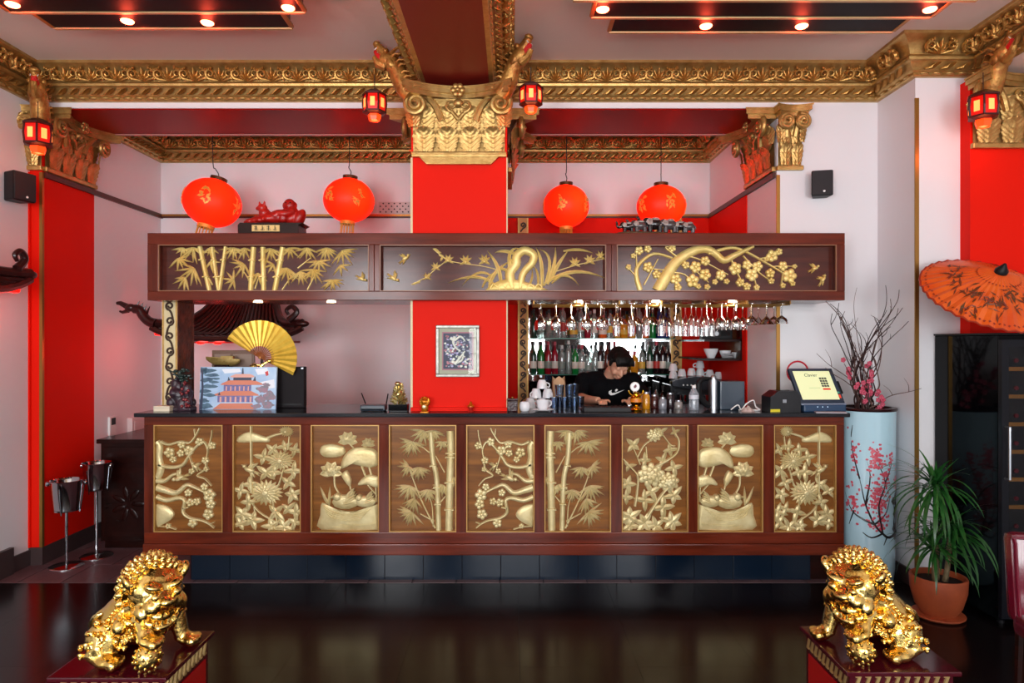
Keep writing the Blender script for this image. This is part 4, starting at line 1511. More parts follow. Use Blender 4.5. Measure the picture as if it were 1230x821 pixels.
def lion(label, loc, sx, rot=0.0):
    l = thing('guardian_lion', label, 'lion statue', loc, rot)
    FL = Matrix.Translation((.034 * sx, 0, 0)) @ Matrix.Scale(sx * .86, 4, Vector((1, 0, 0)))
    b = MB()
    b.M = FL
    # trunk
    b.tube(smooth_pts([(-.13, 0, .10), (-.09, 0, .145), (-.02, 0, .19), (.05, -.005, .235)], 4), [.085, .09, .092, .094, .095, .096, .096, .097, .098, .1, .1, .1, .1], 18)
    b.ell((-.125, 0, .09), (.095, .098, .09))
    b.ell((.07, -.01, .165), (.084, .094, .105))
    b.ell((-.02, 0, .12), (.10, .085, .075))
    b.ell((.045, -.01, .255), (.098, .1, .09))
    # far straight fore leg with paw
    b.tube(smooth_pts([(.075, .07, .2), (.115, .082, .135), (.135, .085, .08), (.15, .085, .03)], 3), [.058, .053, .049, .045, .042, .04, .038, .036, .035, .036], 12)
    b.ell((.178, .085, .026), (.05, .038, .027))
    # near fore leg lifted on the ball
    b.tube(smooth_pts([(.065, -.075, .19), (.085, -.105, .155), (.10, -.13, .14), (.115, -.145, .128)], 3), [.058, .054, .05, .046, .043, .04, .038, .036, .034, .032], 12)
    b.ell((.128, -.15, .12), (.05, .042, .026), (0, .3, 0))
    # haunches and hind paws
    for s in (-1, 1):
        b.ell((-.125, s * .085, .085), (.082, .045, .082), (0, -.3, 0))
        b.tube([(-.11, s * .1, .075), (-.16, s * .11, .04), (-.10, s * .12, .025)], [.045, .036, .03], 10)
        b.ell((-.072, s * .128, .026), (.056, .038, .027))
    # toes
    for cx, cy, cz, th in ((.205, .085, .024, 0), (.16, -.15, .112, .3), (-.035, -.128, .022, 0), (-.035, .128, .022, 0)):
        for k in range(4):
            b.ell((cx + .006 * (1.5 - abs(k - 1.5)), cy - .033 + .022 * k, cz), (.026, .0135, .022), n=10, m=8)
    body = b.obj('body', LION, l, True)
    remesh(body, .0065, 5)
    # ---- head, turned towards the near side
    HM = Matrix.Translation((.085, -.03, .272)) @ Matrix.Scale(1.32, 4) @ Matrix.Rotation(R(-38), 4, 'Z') @ Matrix.Rotation(R(14), 4, 'Y')
    h = MB()
    h.M = FL @ HM
    h.ell((0, 0, .005), (.088, .088, .085))
    h.ell((.072, 0, .008), (.042, .052, .032))          # upper muzzle
    for s in (-1, 1):
        h.ell((.076, s * .036, -.004), (.03, .028, .026))   # whisker pads
        h.ell((.055, s * .062, -.025), (.036, .024, .028))  # cheeks
        h.ell((.066, s * .034, .052), (.026, .030, .014), (s * .35, -.2, 0))  # brows
        h.ell((.0, s * .088, .045), (.026, .016, .032), (s * -.5, 0, 0))      # ears
        h.tube([(.02, s * .07, -.06), (.06, s * .055, -.062), (.09, s * .03, -.058)], [.016, .015, .013], 8)  # jaw rim
    h.ell((.06, 0, -.072), (.045, .048, .018))          # lower jaw
    h.ell((.108, 0, .018), (.018, .026, .015))          # nose
    h.ell((.0, 0, -.06), (.05, .06, .03))
    head = h.obj('head', LION, l, True)
    remesh(head, .0045, 3)
    ey = MB()
    ey.M = FL @ HM
    for s in (-1, 1):
        ey.ell((.09, s * .034, .033), (.014, .015, .013), n=12, m=8)
    ey.obj('eyes', LION, l, True, kind='stuff')
    mo = MB()
    mo.M = FL @ HM
    mo.ell((.05, 0, -.04), (.052, .048, .026))
    mo.obj('mouth', LION, l, True)
    tg = MB()
    tg.M = FL @ HM
    tg.tube(smooth_pts([(.03, 0, -.045), (.07, 0, -.043), (.096, 0, -.05)], 3), [.022, .02, .018, .017, .016, .014, .01], 10)
    tg.obj('tongue', LION, l, True)
    te = MB()
    te.M = FL @ HM
    for s in (-1, 1):
        for k in range(4):
            te.tube([(.1 - .014 * k, s * (.012 + .012 * k), -.018), (.102 - .014 * k, s * (.012 + .012 * k), -.036)], [.006, .002], 6)
            te.tube([(.098 - .014 * k, s * (.01 + .012 * k), -.06), (.098 - .014 * k, s * (.01 + .012 * k), -.046)], [.006, .002], 6)
    te.obj('teeth', LION, l, True, kind='stuff')
    bd = MB()
    bd.M = FL @ HM
    for k in range(7):
        y = -.048 + .016 * k
        bd.tube(smooth_pts([(.075 - abs(y) * .5, y, -.08), (.082 - abs(y) * .5, y * 1.1, -.1), (.07 - abs(y) * .5, y * 1.15, -.118)], 3), [.011, .003], 7)
    bd.obj('beard', LION, l, True)
    # ---- mane of snail curls over crown, nape and flanks of the neck
    mn = MB()
    mn.M = FL
    fwd = (HM.to_3x3() @ Vector((1, 0, 0))).normalized()
    cen = Vector((.058, -.012, .272))
    for d in fibo(240):
        f = d.dot(fwd)
        if f > .42 or (f > .05 and d.z < .25): continue
        if d.z < -.80: continue
        p = cen + Vector((d.x * .132, d.y * .136, d.z * .138))
        curl(mn, p, d, .0185)
    for k in range(26):
        t = k / 25
        p = Vector((.0 - .16 * t, 0, .30 - .14 * t - .03 * t * t))
        for s in (-2, -1, 0, 1, 2):
            dn = Vector((-.5, s * .5, .75 - .15 * abs(s))).normalized()
            if (k + s) % 2 or (abs(s) == 2 and t > .8): continue
            curl(mn, p + Vector((-.02, s * .042, -.014 * s * s + .005)), dn, .0145)
    mn.obj('mane_curls', LION, l, True, kind='stuff')
    # ---- collar, bell, harness tassel, leg locks, tail, ball
    co = MB()
    co.M = FL
    ring = []
    for k in range(28):
        a = 2 * PI * k / 28
        ring.append(Vector((.07, -.015, .185)) + HM.to_3x3() @ Vector((.05 + .022 * math.cos(a) - .05, .098 * math.sin(a), -.0 + .035 * math.cos(a) * 0)) + Vector((.03 * math.cos(a), 0, -.02 * math.cos(a))))
    co.tube([tuple(p) for p in ring], .012, 8, closed=True)
    for p in ring:
        co.ell(p + Vector((.004, -.004, .002)), .0085, n=8, m=6)
    co.obj('collar', LION, l, True)
    be = MB()
    be.M = FL
    be.ell((-.02, -.118, .16), .036, n=20, m=14)
    be.lathe([(.012, .03), (.016, .036), (.01, .044)], 12, (-.02, -.118, .16))
    be.obj('bell', LION, l, True)
    tl = MB()
    tl.M = FL
    for k in range(5):
        a = R(-50 + 25 * k)
        pts = smooth_pts([(-.195, .0, .09), (-.205, .05 * math.sin(a), .13), (-.175, .08 * math.sin(a), .165 + .015 * math.cos(a)), (-.14, .085 * math.sin(a), .18 + .02 * math.cos(a))], 3)
        tl.tube(pts, [.024, .021, .02, .018, .017, .015, .013, .01, .006, .003], 8)
    tl.obj('tail', LION, l, True)
    lk = MB()
    lk.M = FL
    rg = random.Random(5)
    for (cx, cy, cz, n, sp) in ((-.14, -.128, .105, 11, .05), (-.17, -.118, .06, 9, .035), (.07, -.112, .15, 8, .04), (.12, .11, .13, 5, .03), (-.05, -.1, .10, 14, .045), (.015, -.1, .12, 10, .035), (-.09, -.105, .15, 12, .05), (.08, -.09, .1, 12, .05)):
        for k in range(n):
            d = Vector((rg.uniform(-1, 1), -.6 if cy < 0 else .6, rg.uniform(-1, 1))).normalized()
            curl(lk, Vector((cx + rg.uniform(-sp, sp), cy, cz + rg.uniform(-sp * .7, sp * .7))), d, rg.uniform(.009, .015))
    lk.obj('fur_curls', LION, l, True, kind='stuff')
    ba = MB()
    ba.M = FL
    ba.ell((.125, -.15, .056), .056, n=24, m=16)
    bo = ba.obj('embroidered_ball', LION, l, True)
    st = MB()
    st.M = FL
    for d in fibo(60):
        if d.z > .75: continue
        st.ell(Vector((.125, -.15, .056)) + d * .056, .0075, n=6, m=4)
    st.obj('studs', LION, bo, True, kind='stuff')
    return l


def pedestal(label, x0, x1, y0, y1, z1):
    p = thing('lion_pedestal', label, 'pedestal', ((x0 + x1) / 2, (y0 + y1) / 2, 0))
    w, d = (x1 - x0) / 2, (y1 - y0) / 2
    MB().bbox(-w, w, -d, d, z1 - .018, z1, .004).obj('top_slab', MAROON, p)
    w2, d2 = w - .022, d - .022
    MB().box(-w2, w2, -d2, d2, .09, z1 - .018).obj('body', MAROON, p)
    MB().bbox(-w - .005, w + .005, -d - .005, d + .005, .05, .09, .006).obj('base_step', MAROON, p)
    MB().bbox(-w - .035, w + .035, -d - .035, d + .035, 0, .05, .006).obj('base_step', MAROON, p)
    # gold fret frieze below the slab, one key at a time, on the four sides
    key = MB()
    key.prism([(-.016, 0), (-.004, 0), (.014, .052), (.002, .052)], -.006, 0)
    key.box(-.016, .006, -.006, 0, -.004, .003).box(-.008, .014, -.006, 0, .049, .055)
    me = key.mesh('fret_key', mat('fret_gold', '#d8b778', .3, .7))
    n = 10
    for side in range(4):
        L = w2 if side % 2 == 0 else d2
        D = d2 if side % 2 == 0 else w2
        for k in range(n):
            t = -L + .03 + (2 * L - .06) * k / (n - 1)
            a = side * PI / 2
            link('fret_key', me, p, (t * math.cos(a) + D * math.sin(a), t * math.sin(a) - D * math.cos(a), z1 - .078), (0, 0, a))
    for side in range(4):
        L = w2 if side % 2 == 0 else d2
        D = d2 if side % 2 == 0 else w2
        a = side * PI / 2
        MB().bbox(-L + .03, L - .03, -.006, 0, .11, z1 - .1, .004).obj('red_inset', mat('inset_red', '#a50c12', .2, coat=.5), p, loc=(D * math.sin(a), -D * math.cos(a), 0), rot=(0, 0, a))
    return p


ZPD = .367
pedestal('maroon lacquered pedestal with gold fret under the lion beside the champagne bucket side', -1.775, -1.318, 2.60, 3.03, ZPD)
pedestal('maroon lacquered pedestal with gold fret under the lion beside the plant', 1.297, 1.745, 2.645, 3.08, ZPD)
lion('polished gold guardian lion with its paw on a ball, facing the potted plant side', (-1.555, 2.80, ZPD), 1)
lion('polished gold guardian lion with its paw on a ball, facing the champagne bucket side', (1.525, 2.86, ZPD), -1)

# ================================================================== ON THE CANOPY
def top_at(px, Y): return Vector((X_(px, Y), Y, KZ1))


REDR = mat('red_resin', '#c01c12', .35, var='#8a0c0a', vscale=14, coat=.2)
bu = thing('reclining_figure', 'red resin laughing reclining figure with a small beast on a dark stand', 'figurine', top_at(331, 4.78))
sw = 40 / F * 4.78
MB().prism([(-sw, 0), (sw, 0), (sw * .82, .012), (sw * .8, .07), (sw * .92, .085), (-sw * .92, .085), (-sw * .98, .07), (-sw * .98, .012)], -.09, .09).obj('stand', DARKW, bu)
pq = MB().box(-.13, .06, -.096, -.09, .025, .068).obj('plaque', mat('plaque_brass', '#c9a86a', .4, .4), bu)
rg = random.Random(2)
for k in range(4):
    g = MB()
    x = -.115 + k * .043
    for q in range(3):
        g.box(x + .002 + .01 * q * (k % 2), x + .03 - .004 * q, -.0975, -.096, .034 + .011 * q, .038 + .011 * q)
    g.box(x + .012, x + .017, -.0975, -.096, .031, .064)
    g.obj('engraved_mark', BLACKP, pq)
fg = MB()
for c, r_, ro in (((.06, 0, .135), (.10, .065, .055), (0, .2, 0)), ((.0, -.01, .125), (.1, .07, .045), (0, 0, 0)), ((-.1, 0, .115), (.1, .06, .035), (0, -.15, 0)), ((.12, 0, .15), (.05, .05, .06), (0, 0, 0)),
                  ((.1, -.005, .222), (.042, .042, .045), (0, 0, 0)), ((.1, -.04, .212), (.012, .01, .01), (0, 0, 0)), ((.06, 0, .22), (.012, .012, .024), (0, 0, 0)), ((.14, 0, .22), (.012, .012, .024), (0, 0, 0)),
                  ((.17, 0, .13), (.035, .05, .07), (0, .4, 0)), ((-.07, -.02, .165), (.04, .035, .035), (0, 0, 0)), ((-.085, -.02, .2), (.035, .03, .028), (0, 0, 0)), ((-.115, -.02, .195), (.018, .018, .014), (0, 0, 0)),
                  ((-.10, -.035, .225), (.008, .008, .02), (0, 0, 0)), ((-.065, -.035, .228), (.008, .008, .02), (0, 0, 0)), ((-.17, -.02, .105), (.035, .03, .022), (0, 0, 0)), ((-.2, -.01, .1), (.02, .02, .016), (0, 0, 0)),
                  ((.02, -.055, .14), (.03, .03, .028), (0, 0, 0)), ((-.03, -.055, .12), (.03, .03, .028), (0, 0, 0)), ((-.09, -.05, .11), (.028, .03, .024), (0, 0, 0)), ((.07, -.055, .12), (.03, .025, .03), (0, 0, 0))):
    fg.ell(c, r_, ro)
fg.tube(smooth_pts([(.13, -.03, .18), (.09, -.065, .15), (.03, -.06, .16)], 3), [.028, .02], 8)
remesh(fg.obj('figure', REDR, bu, True), .006, 2)
hd = MB()
for s in (-1, 1):
    hd.ell((.1 + s * .015, -.041, .232), .005, n=8, m=6)
hd.obj('eyes', BLACKP, bu, True, kind='stuff')

ELE = mat('black_elephant_lacquer', '#1a1414', .2, coat=.4)
ELW = mat('pale_elephant_trim', '#b9aca4', .4, var='#7a6a66', vscale=40)
el = thing('elephant_row', 'row of black and white elephants with raised trunks on a driftwood base', 'figurine', top_at(789, 4.78))
dw = MB()
L = 47 / F * 4.78
for k in range(12):
    t = k / 11
    dw.ell((-L * .85 + 1.6 * L * t, 0, .016 + .006 * math.sin(6 * t)), (.07, .05, .018), (0, .15 * math.sin(9 * t), 0), n=10, m=6)
remesh(dw.obj('driftwood_base', mat('driftwood', '#6b5236', .6, var='#3a2718', vscale=20, bump=.4, bscale=40), el, True), .006, 2)


def elephant(x, y, z, s, m, m2):
    b = MB()
    b.M = Matrix.Translation((x, y, z)) @ Matrix.Scale(s, 4)
    b.ell((0, 0, .055), (.05, .032, .036))
    b.ell((-.048, 0, .068), (.028, .026, .028))
    b.tube(smooth_pts([(-.062, 0, .06), (-.085, 0, .05), (-.1, 0, .065), (-.1, 0, .09), (-.112, 0, .098)], 4), [.014, .006], 8)
    for lx in (-.03, .032):
        for ly in (-.018, .018):
            b.tube([(lx, ly, .04), (lx, ly, 0)], [.015, .013], 8)
    b.tube([(.05, 0, .06), (.06, 0, .03)], [.005, .003], 6)
    o = b.obj('elephant', m, el, True)
    e = MB()
    e.M = b.M
    for ly in (-1, 1):
        e.ell((-.035, ly * .026, .068), (.02, .005, .024), (ly * .3, 0, 0), n=10, m=6)
        e.tube([(-.06, ly * .014, .055), (-.08, ly * .016, .05), (-.092, ly * .016, .056)], [.005, .0015], 6)
    e.ell((.004, 0, .083), (.03, .028, .014))
    e.obj('ears_and_saddle', m2, o, True, kind='stuff')


for k, (x, s, z) in enumerate(((-.2, .78, .03), (-.115, .9, .03), (-.015, 1.12, .03), (.09, 1.0, .03), (.165, .85, .03), (.225, .8, .028))):
    elephant(x, .004 * (-1) ** k, z, s, ELE if k % 2 == 0 else mat('grey_elephant_lacquer', '#4a4040', .25, coat=.3), ELW)

# ================================================================== ON THE WORKTOP
def wt_at(px, Y): return Vector((X_(px, Y), Y, ZT))


# ---- pagoda print on a board
Yp = 4.80
bw, bh = 92 / F * Yp, 51 / F * Yp
pg_ = thing('pagoda_print', 'board printed with a tiered pagoda, pine branches and blue sky', 'picture', wt_at(239, Yp))
TL = Matrix.Rotation(R(-5), 4, 'X')
mb = MB()
mb.M = TL
mb.box(0, bw, 0, .02, 0, bh)
SKY = mat('print_sky', '#b9d2ea', .35, var='#8fb4dc', vscale=9)
mb.obj('board', SKY, pg_)


def pr_poly(name, poly, m, lay, parent=pg_):
    q = MB()
    q.M = TL
    P = [((x - 340) / 505 * bw, (750 - y) / 295 * bh) for x, y in poly]
    P = [(min(max(a, 0.001), bw - .001), min(max(b, 0.001), bh - .001)) for a, b in P]
    q.prism(P, -.0006 * lay, -.0006 * (lay - 1))
    return q.obj(name, m, parent)


P_OR = mat('print_orange', '#cf7a5c', .4)
P_PU = mat('print_violet', '#7c74a8', .4, var='#5a5590', vscale=60)
P_DK = mat('print_navy', '#2c3550', .4)
P_PK = mat('print_pink', '#e0a596', .4)
P_TR = mat('print_pine', '#2f4a66', .5, var='#54788c', vscale=40)
P_FO = mat('print_foliage', '#6c7f88', .5, var='#a5788a', vscale=50)
P_WH = mat('print_cloud', '#e4eaf4', .4)
for i, c in enumerate((((480, 470), (600, 465), (610, 490), (500, 500)), ((700, 470), (780, 460), (800, 500), (720, 510)), ((740, 560), (830, 540), (835, 600), (760, 610)))):
    pr_poly('cloud', c, P_WH, 1)
for nm, poly, m, l in (('terrace', [(430, 748), (480, 708), (690, 708), (710, 748)], P_OR, 2), ('lower_wall', [(460, 700), (460, 655), (695, 655), (695, 700)], P_PU, 2),
                       ('lower_roof', [(428, 655), (436, 645), (500, 622), (680, 622), (725, 645), (735, 655)], P_OR, 3), ('middle_wall', [(498, 622), (498, 580), (680, 580), (680, 622)], P_PU, 2),
                       ('middle_roof', [(476, 580), (484, 570), (530, 548), (700, 548), (750, 568), (758, 580)], P_OR, 3), ('upper_wall', [(560, 548), (560, 528), (680, 528), (680, 548)], P_DK, 2),
                       ('upper_roof', [(536, 522), (550, 515), (575, 504), (670, 504), (690, 512), (700, 520), (690, 528), (550, 528)], P_PK, 3), ('spire', [(614, 504), (618, 462), (624, 462), (628, 504)], P_DK, 3)):
    pr_poly(nm, poly, m, l)
for k in range(7):
    pr_poly('column', [(474 + 33 * k, 700), (474 + 33 * k, 662), (486 + 33 * k, 662), (486 + 33 * k, 700)], P_PK, 3)
for k in range(6):
    pr_poly('column', [(512 + 29 * k, 620), (512 + 29 * k, 590), (520 + 29 * k, 590), (520 + 29 * k, 620)], P_PK, 3)
for poly in ([(522, 552), (528, 522), (540, 548)], [(690, 552), (704, 518), (710, 552)], [(462, 652), (470, 628), (480, 650)]):
    pr_poly('roof_ornament', poly, P_DK, 4)
rg = random.Random(6)
for (x, y, w, h) in ((390, 480, 60, 16), (420, 510, 58, 14), (380, 545, 55, 18), (430, 560, 40, 12), (400, 590, 62, 16), (370, 625, 50, 16), (410, 650, 45, 14), (365, 690, 40, 22), (385, 725, 55, 22), (360, 480, 30, 30), (440, 535, 34, 10)):
    pr_poly('pine_branch', [(x + w * math.cos(t) * rg.uniform(.6, 1.1), y + h * math.sin(t) * rg.uniform(.6, 1.1)) for t in (2 * PI * i / 14 for i in range(14))], P_TR, 4)
pr_poly('pine_trunk', [(342, 750), (352, 600), (346, 470), (356, 470), (366, 600), (362, 750)], P_DK, 5)
for (x, y, w, h) in ((760, 610, 50, 30), (800, 660, 45, 40), (740, 680, 40, 36), (790, 720, 55, 28), (720, 730, 40, 20), (780, 580, 30, 16)):
    pr_poly('foliage', [(x + w * math.cos(t) * rg.uniform(.55, 1.1), y + h * math.sin(t) * rg.uniform(.55, 1.1)) for t in (2 * PI * i / 14 for i in range(14))], P_FO, 4)
pr_poly('red_seal', [(768, 490), (788, 482), (792, 512), (776, 518)], mat('print_seal', '#c83030', .4), 3)
ea = MB()
ea.box(bw * .3, bw * .34, .03, .06, 0, .01).box(bw * .3, bw * .34, .02, .04, 0, bh * .7)
ea.obj('easel', DARKW, pg_)

# ---- gold fan on its stand
Yf = 4.875
fz_ = Z_(430, Yf)
fn_ = thing('folding_fan', 'open golden folding fan standing behind the pagoda print', 'fan', (X_(312, Yf), Yf, ZT))
s_ = Yf / F
Ro, Ri = 45 * s_, 14 * s_
NP = 17
A0, A1 = R(150), R(-28)
GF = mat('gold_fan_paper', '#e6c04a', .32, .45, var='#c89a2c', vscale=12)
for k in range(NP):
    mb = MB()
    q = []
    for t, yy in ((0, 0), (.5, -.007), (1, 0)):
        a = A0 + (A1 - A0) * (k + t) / NP
        q.append([(r_ * math.cos(a), yy * (r_ / Ro), fz_ - ZT + r_ * math.sin(a)) for r_ in (Ri, Ro)])
    for i in range(2):
        mb.add([q[i][0], q[i][1], q[i + 1][1], q[i + 1][0]], [(0, 1, 2, 3)])
        mb.add([(v[0], v[1] + .0015, v[2]) for v in (q[i][0], q[i][1], q[i + 1][1], q[i + 1][0])], [(3, 2, 1, 0)])
    mb.obj('pleat', GF, fn_)
for k in range(NP + 1):
    a = A0 + (A1 - A0) * k / NP
    MB().tube([(0, .002, fz_ - ZT), (Ri * 1.25 * math.cos(a), .002, fz_ - ZT + Ri * 1.25 * math.sin(a))], [.003, .004], 5).obj('stick', mat('fan_stick', '#8a4a1e', .45), fn_)
MB().lathe([(0, -.01), (.008, -.008), (.008, .008), (0, .01)], 10, (0, 0, fz_ - ZT), 'y').obj('rivet', BRASS, fn_)
stn = MB()
stn.bbox(-.1, .1, .015, .07, 0, .02, .004)
stn.box(-.008, .008, .035, .05, .02, fz_ - ZT + .01)
stn.obj('stand', DARKW, fn_)
dg = MB()
dg.tube(smooth_pts([(-.06, -.02, .26 + .02), (-.03, -.03, .31), (.01, -.03, .29), (.04, -.03, .32), (.075, -.03, .335)], 4), [.008, .014, .016, .016, .016, .015, .015, .014, .014, .013, .012, .012, .011, .01, .009, .008, .006], 8)
dg.ell((.08, -.03, .34), (.02, .014, .014))
dg.tube([tuple((.0 + .035 * math.cos(2 * PI * k / 20), -.035, .285 + .028 * math.sin(2 * PI * k / 20))) for k in range(20)], .006, 6, closed=True)
dg.obj('gold_dragon', LION, fn_, True)

Yb_ = 5.06
bt = thing('boat_model', 'pale gold pointed boat model beside the gold fan', 'model boat', wt_at(268, Yb_))
hb = Z_(440, Yb_) - ZT
BOATM = mat('boat_gold', '#b39a5c', .4, .5, var='#8a6e36', vscale=30)
mb = MB()
mb.grid(lambda u, v: (-.125 + .25 * u, -.03 * math.sin(PI * (.1 + .8 * u)) * math.cos(PI * v), hb + .07 - .065 * math.sin(PI * v) * (math.sin(PI * (.04 + .92 * u)) ** .5) - .02 * u), 16, 8)
mb.obj('hull', BOATM, bt, True)
MB().box(-.01, .08, -.02, .02, hb + .045, hb + .075).obj('cabin', BOATM, bt)
MB().bbox(-.05, .05, -.04, .04, 0, hb + .01, .005).obj('stand', DARKW, bt)
fb_ = thing('photo_frame', 'small brown framed picture standing behind the boat model', 'picture frame', wt_at(280, 5.14))
MB().bbox(-.16, .16, 0, .02, 0, Z_(421, 5.14) - ZT, .004).obj('frame', mat('frame_brown', '#6b4a36', .4), fb_)
MB().box(-.14, -.02, -.002, 0, .05, Z_(424, 5.14) - ZT - .01).obj('print', mat('frame_print', '#8a7264', .4), fb_)
MB().box(.0, .14, -.002, 0, .05, Z_(424, 5.14) - ZT - .01).obj('print', mat('frame_print', '#8a7264', .4), fb_)

tw_ = thing('computer_tower', 'flat black computer tower standing beside the gold fan', 'computer', wt_at(347, 4.91))
hw = 18 / F * 4.91
MB().bbox(-hw, hw, 0, .07, 0, Z_(441, 4.91) - ZT, .005).obj('case', mat('tower_black', '#161013', .55, spec=.15), tw_)
MB().box(hw - .02, hw - .004, -.0015, 0, .28, .29).obj('badge', STEEL, tw_)
MB().box(-hw + .01, hw - .02, -.001, 0, .02, .03).obj('vent_slot', BLACKP, tw_)

rk = thing('resin_landscape', 'dark resin rock sculpture with a small tree on top', 'sculpture', wt_at(218, 4.74))
rg = random.Random(9)
mb = MB()
for k in range(26):
    z = rg.uniform(.02, .2)
    mb.ell((rg.uniform(-.06, .06) * (1.1 - z * 2), rg.uniform(-.045, .045), z), (rg.uniform(.02, .04), rg.uniform(.02, .035), rg.uniform(.03, .06)), n=8, m=6)
mb.box(-.085, .085, -.05, .05, 0, .02)
remesh(mb.obj('rock', mat('rock_violet', '#3f2a36', .35, var='#201820', vscale=14, bump=.5, bscale=30), rk, True), .006, 1)
mb = MB()
for k in range(40):
    a = rg.uniform(0, 6.28)
    mb.ell((.055 * rg.random() * math.cos(a) * 1.4, .045 * rg.random() * math.sin(a), rg.uniform(.2, .285)), (rg.uniform(.008, .02), rg.uniform(.008, .02), rg.uniform(.006, .012)), n=7, m=5)
mb.tube([(0, 0, .15), (.01, 0, .2), (-.005, 0, .27)], [.012, .005], 6)
mb.obj('little_tree', mat('tree_resin', '#1e3a30', .4, var='#101d1c', vscale=30), rk, True, kind='stuff')
mb = MB()
for k in range(18):
    mb.ell((rg.uniform(.02, .075), rg.uniform(-.06, -.03), rg.uniform(.03, .2)), rg.uniform(.006, .012), n=7, m=5)
mb.obj('red_leaves', mat('resin_red', '#7a1a20', .35), rk, True, kind='stuff')
wbx = MB().bbox(-.055, .055, -.035, .035, 0, .038, .004)
cbx = thing('card_box', 'small cream card box at the foot of the scroll post', 'box', wt_at(197, 4.68))
wbx.obj('box', mat('cream_card', '#ded2b8', .5), cbx)
MB().box(-.0555, .0555, -.0355, .0355, .026, .0275).obj('lid_gap', mat('card_gap', '#7a6a50', .6), cbx)

ro = thing('wifi_router', 'dark router with two aerials on the worktop', 'router', wt_at(449, 4.7))
MB().bbox(-.085, .085, -.05, .05, .004, .045, .008).obj('case', mat('router_blue', '#22303c', .3), ro)
MB().box(-.075, .075, -.052, -.05, .012, .02).obj('front_strip', BLACKG, ro)
for s in (-1, 1):
    MB().tube([(s * .075, .045, .03), (s * .09 if s > 0 else -.085, .045, .115)] if s > 0 else [(-.06, .045, .03), (-.095, .045, .12)], [.005, .004], 8).obj('aerial', BLACKP, ro)
for x in (-.07, .07):
    for y in (-.04, .04):
        MB().cyl((x, y, 0), (x, y, .006), .008).obj('foot', BLACKP, ro)

gd = thing('gold_dragon_figurine', 'glittering gold dragon figurine on a black base beside the router', 'figurine', wt_at(479, 4.66))
MB().bbox(-.065, .065, -.04, .04, 0, .052, .005).obj('base', BLACKG, gd)
rg = random.Random(4)
mb = MB()
mb.tube([(.03 * math.cos(t * 1.6) * (1.1 - t / 9), .02 * math.sin(t * 1.6), .055 + .022 * t) for t in (i * .25 for i in range(25))], [.016 - .0004 * i for i in range(25)], 8)
for k in range(150):
    z = rg.uniform(.055, .185)
    a = rg.uniform(0, 6.28)
    r_ = .058 * (1 - (z - .055) / .19) + .008
    mb.tube([(.3 * r_ * math.cos(a), .3 * r_ * math.sin(a), z - .008), (r_ * math.cos(a), .7 * r_ * math.sin(a), z + rg.uniform(.0, .022))], [.009, .002], 5)
mb.ell((-.005, -.015, .19), (.02, .018, .016))
mb.obj('dragon', mat('silver_gold', '#e0d09a', .25, .9, var='#a58a40', vscale=40), gd, True)

def medallion(label, px, r_, Y=4.6):
    g = thing('gold_cat_figurine', label, 'figurine', wt_at(px, Y))
    m = mat('orange_gold', '#d8901c', .3, .6, var='#b8500c', vscale=30)
    mb = MB()
    mb.ell((0, 0, .032), (.026, .02, .034))
    mb.ell((0, -.004, .072), (.024, .02, .022))
    mb.tube([(.02, -.008, .05), (.03, -.012, .075), (.026, -.012, .098)], [.01, .009, .007], 8)
    for s in (-1, 1):
        mb.tube([(s * .014, 0, .088), (s * .018, 0, .104)], [.009, .001], 6)
    for k in range(12):
        a = 2 * PI * k / 12
        mb.ell((.03 * math.cos(a), .008, .07 + .03 * math.sin(a)), .009, n=8, m=5)
    remesh(mb.obj('body', m, g, True), .003, 1)
    MB().ell((0, -.022, .04), (.014, .006, .014)).obj('coin', mat('pale_coin', '#e0d0a0', .3, .5), g, True)
    MB().bbox(-.028, .028, -.02, .02, 0, .006, .002).obj('base', m, g)


medallion('small orange gold lucky cat figurine in front of the red pillar', 510, .03)
ib = thing('incense_burner', 'tiny golden incense burner with a pointed lid', 'incense burner', wt_at(565.5, 4.6))
m = mat('orange_gold', '#d8901c', .3, .6)
MB().lathe([(0, 0), (.018, 0), (.02, .006), (.01, .012), (.012, .02), (.02, .03), (.02, .04), (.0, .042)], 16).obj('bowl', mat('burner_red', '#a51c14', .35), ib, True)
MB().lathe([(.026, .04), (.026, .044), (.012, .056), (.006, .064), (.008, .068), (0, .076)], 16).obj('lid', m, ib, True)

# ---- crockery and glassware in front of the mirror
WC = mat('white_china', '#dfe0e4', .18, coat=.3)
CUPM = MB().lathe([(0, .004), (.022, .004), (.026, .0), (.028, .004), (.038, .03), (.042, .07), (.040, .07), (.036, .03), (.024, .008), (0, .008)], 24).mesh('cup_body', WC, 50)
HANM = MB().tube(smooth_pts([(.038, 0, .055), (.06, 0, .06), (.062, 0, .035), (.036, 0, .022)], 4), .005, 6).mesh('handle', WC, True)
SAUM = MB().lathe([(0, .002), (.035, .002), (.075, .014), (.076, .017), (.034, .006), (0, .006)], 28).mesh('saucer', WC, 50)


def cup(label, p, grp=None, rot=0.0, s=1.0, up=True):
    c = thing('china_cup', label, 'cup', p, rot, grp)
    c.scale = (s, s, s)
    o = link('cup_body', CUPM, c)
    h = link('handle', HANM, c)
    if not up:
        for q in (o, h):
            q.rotation_euler = (PI, 0, 0)
            q.location = (0, 0, .07)
    return c


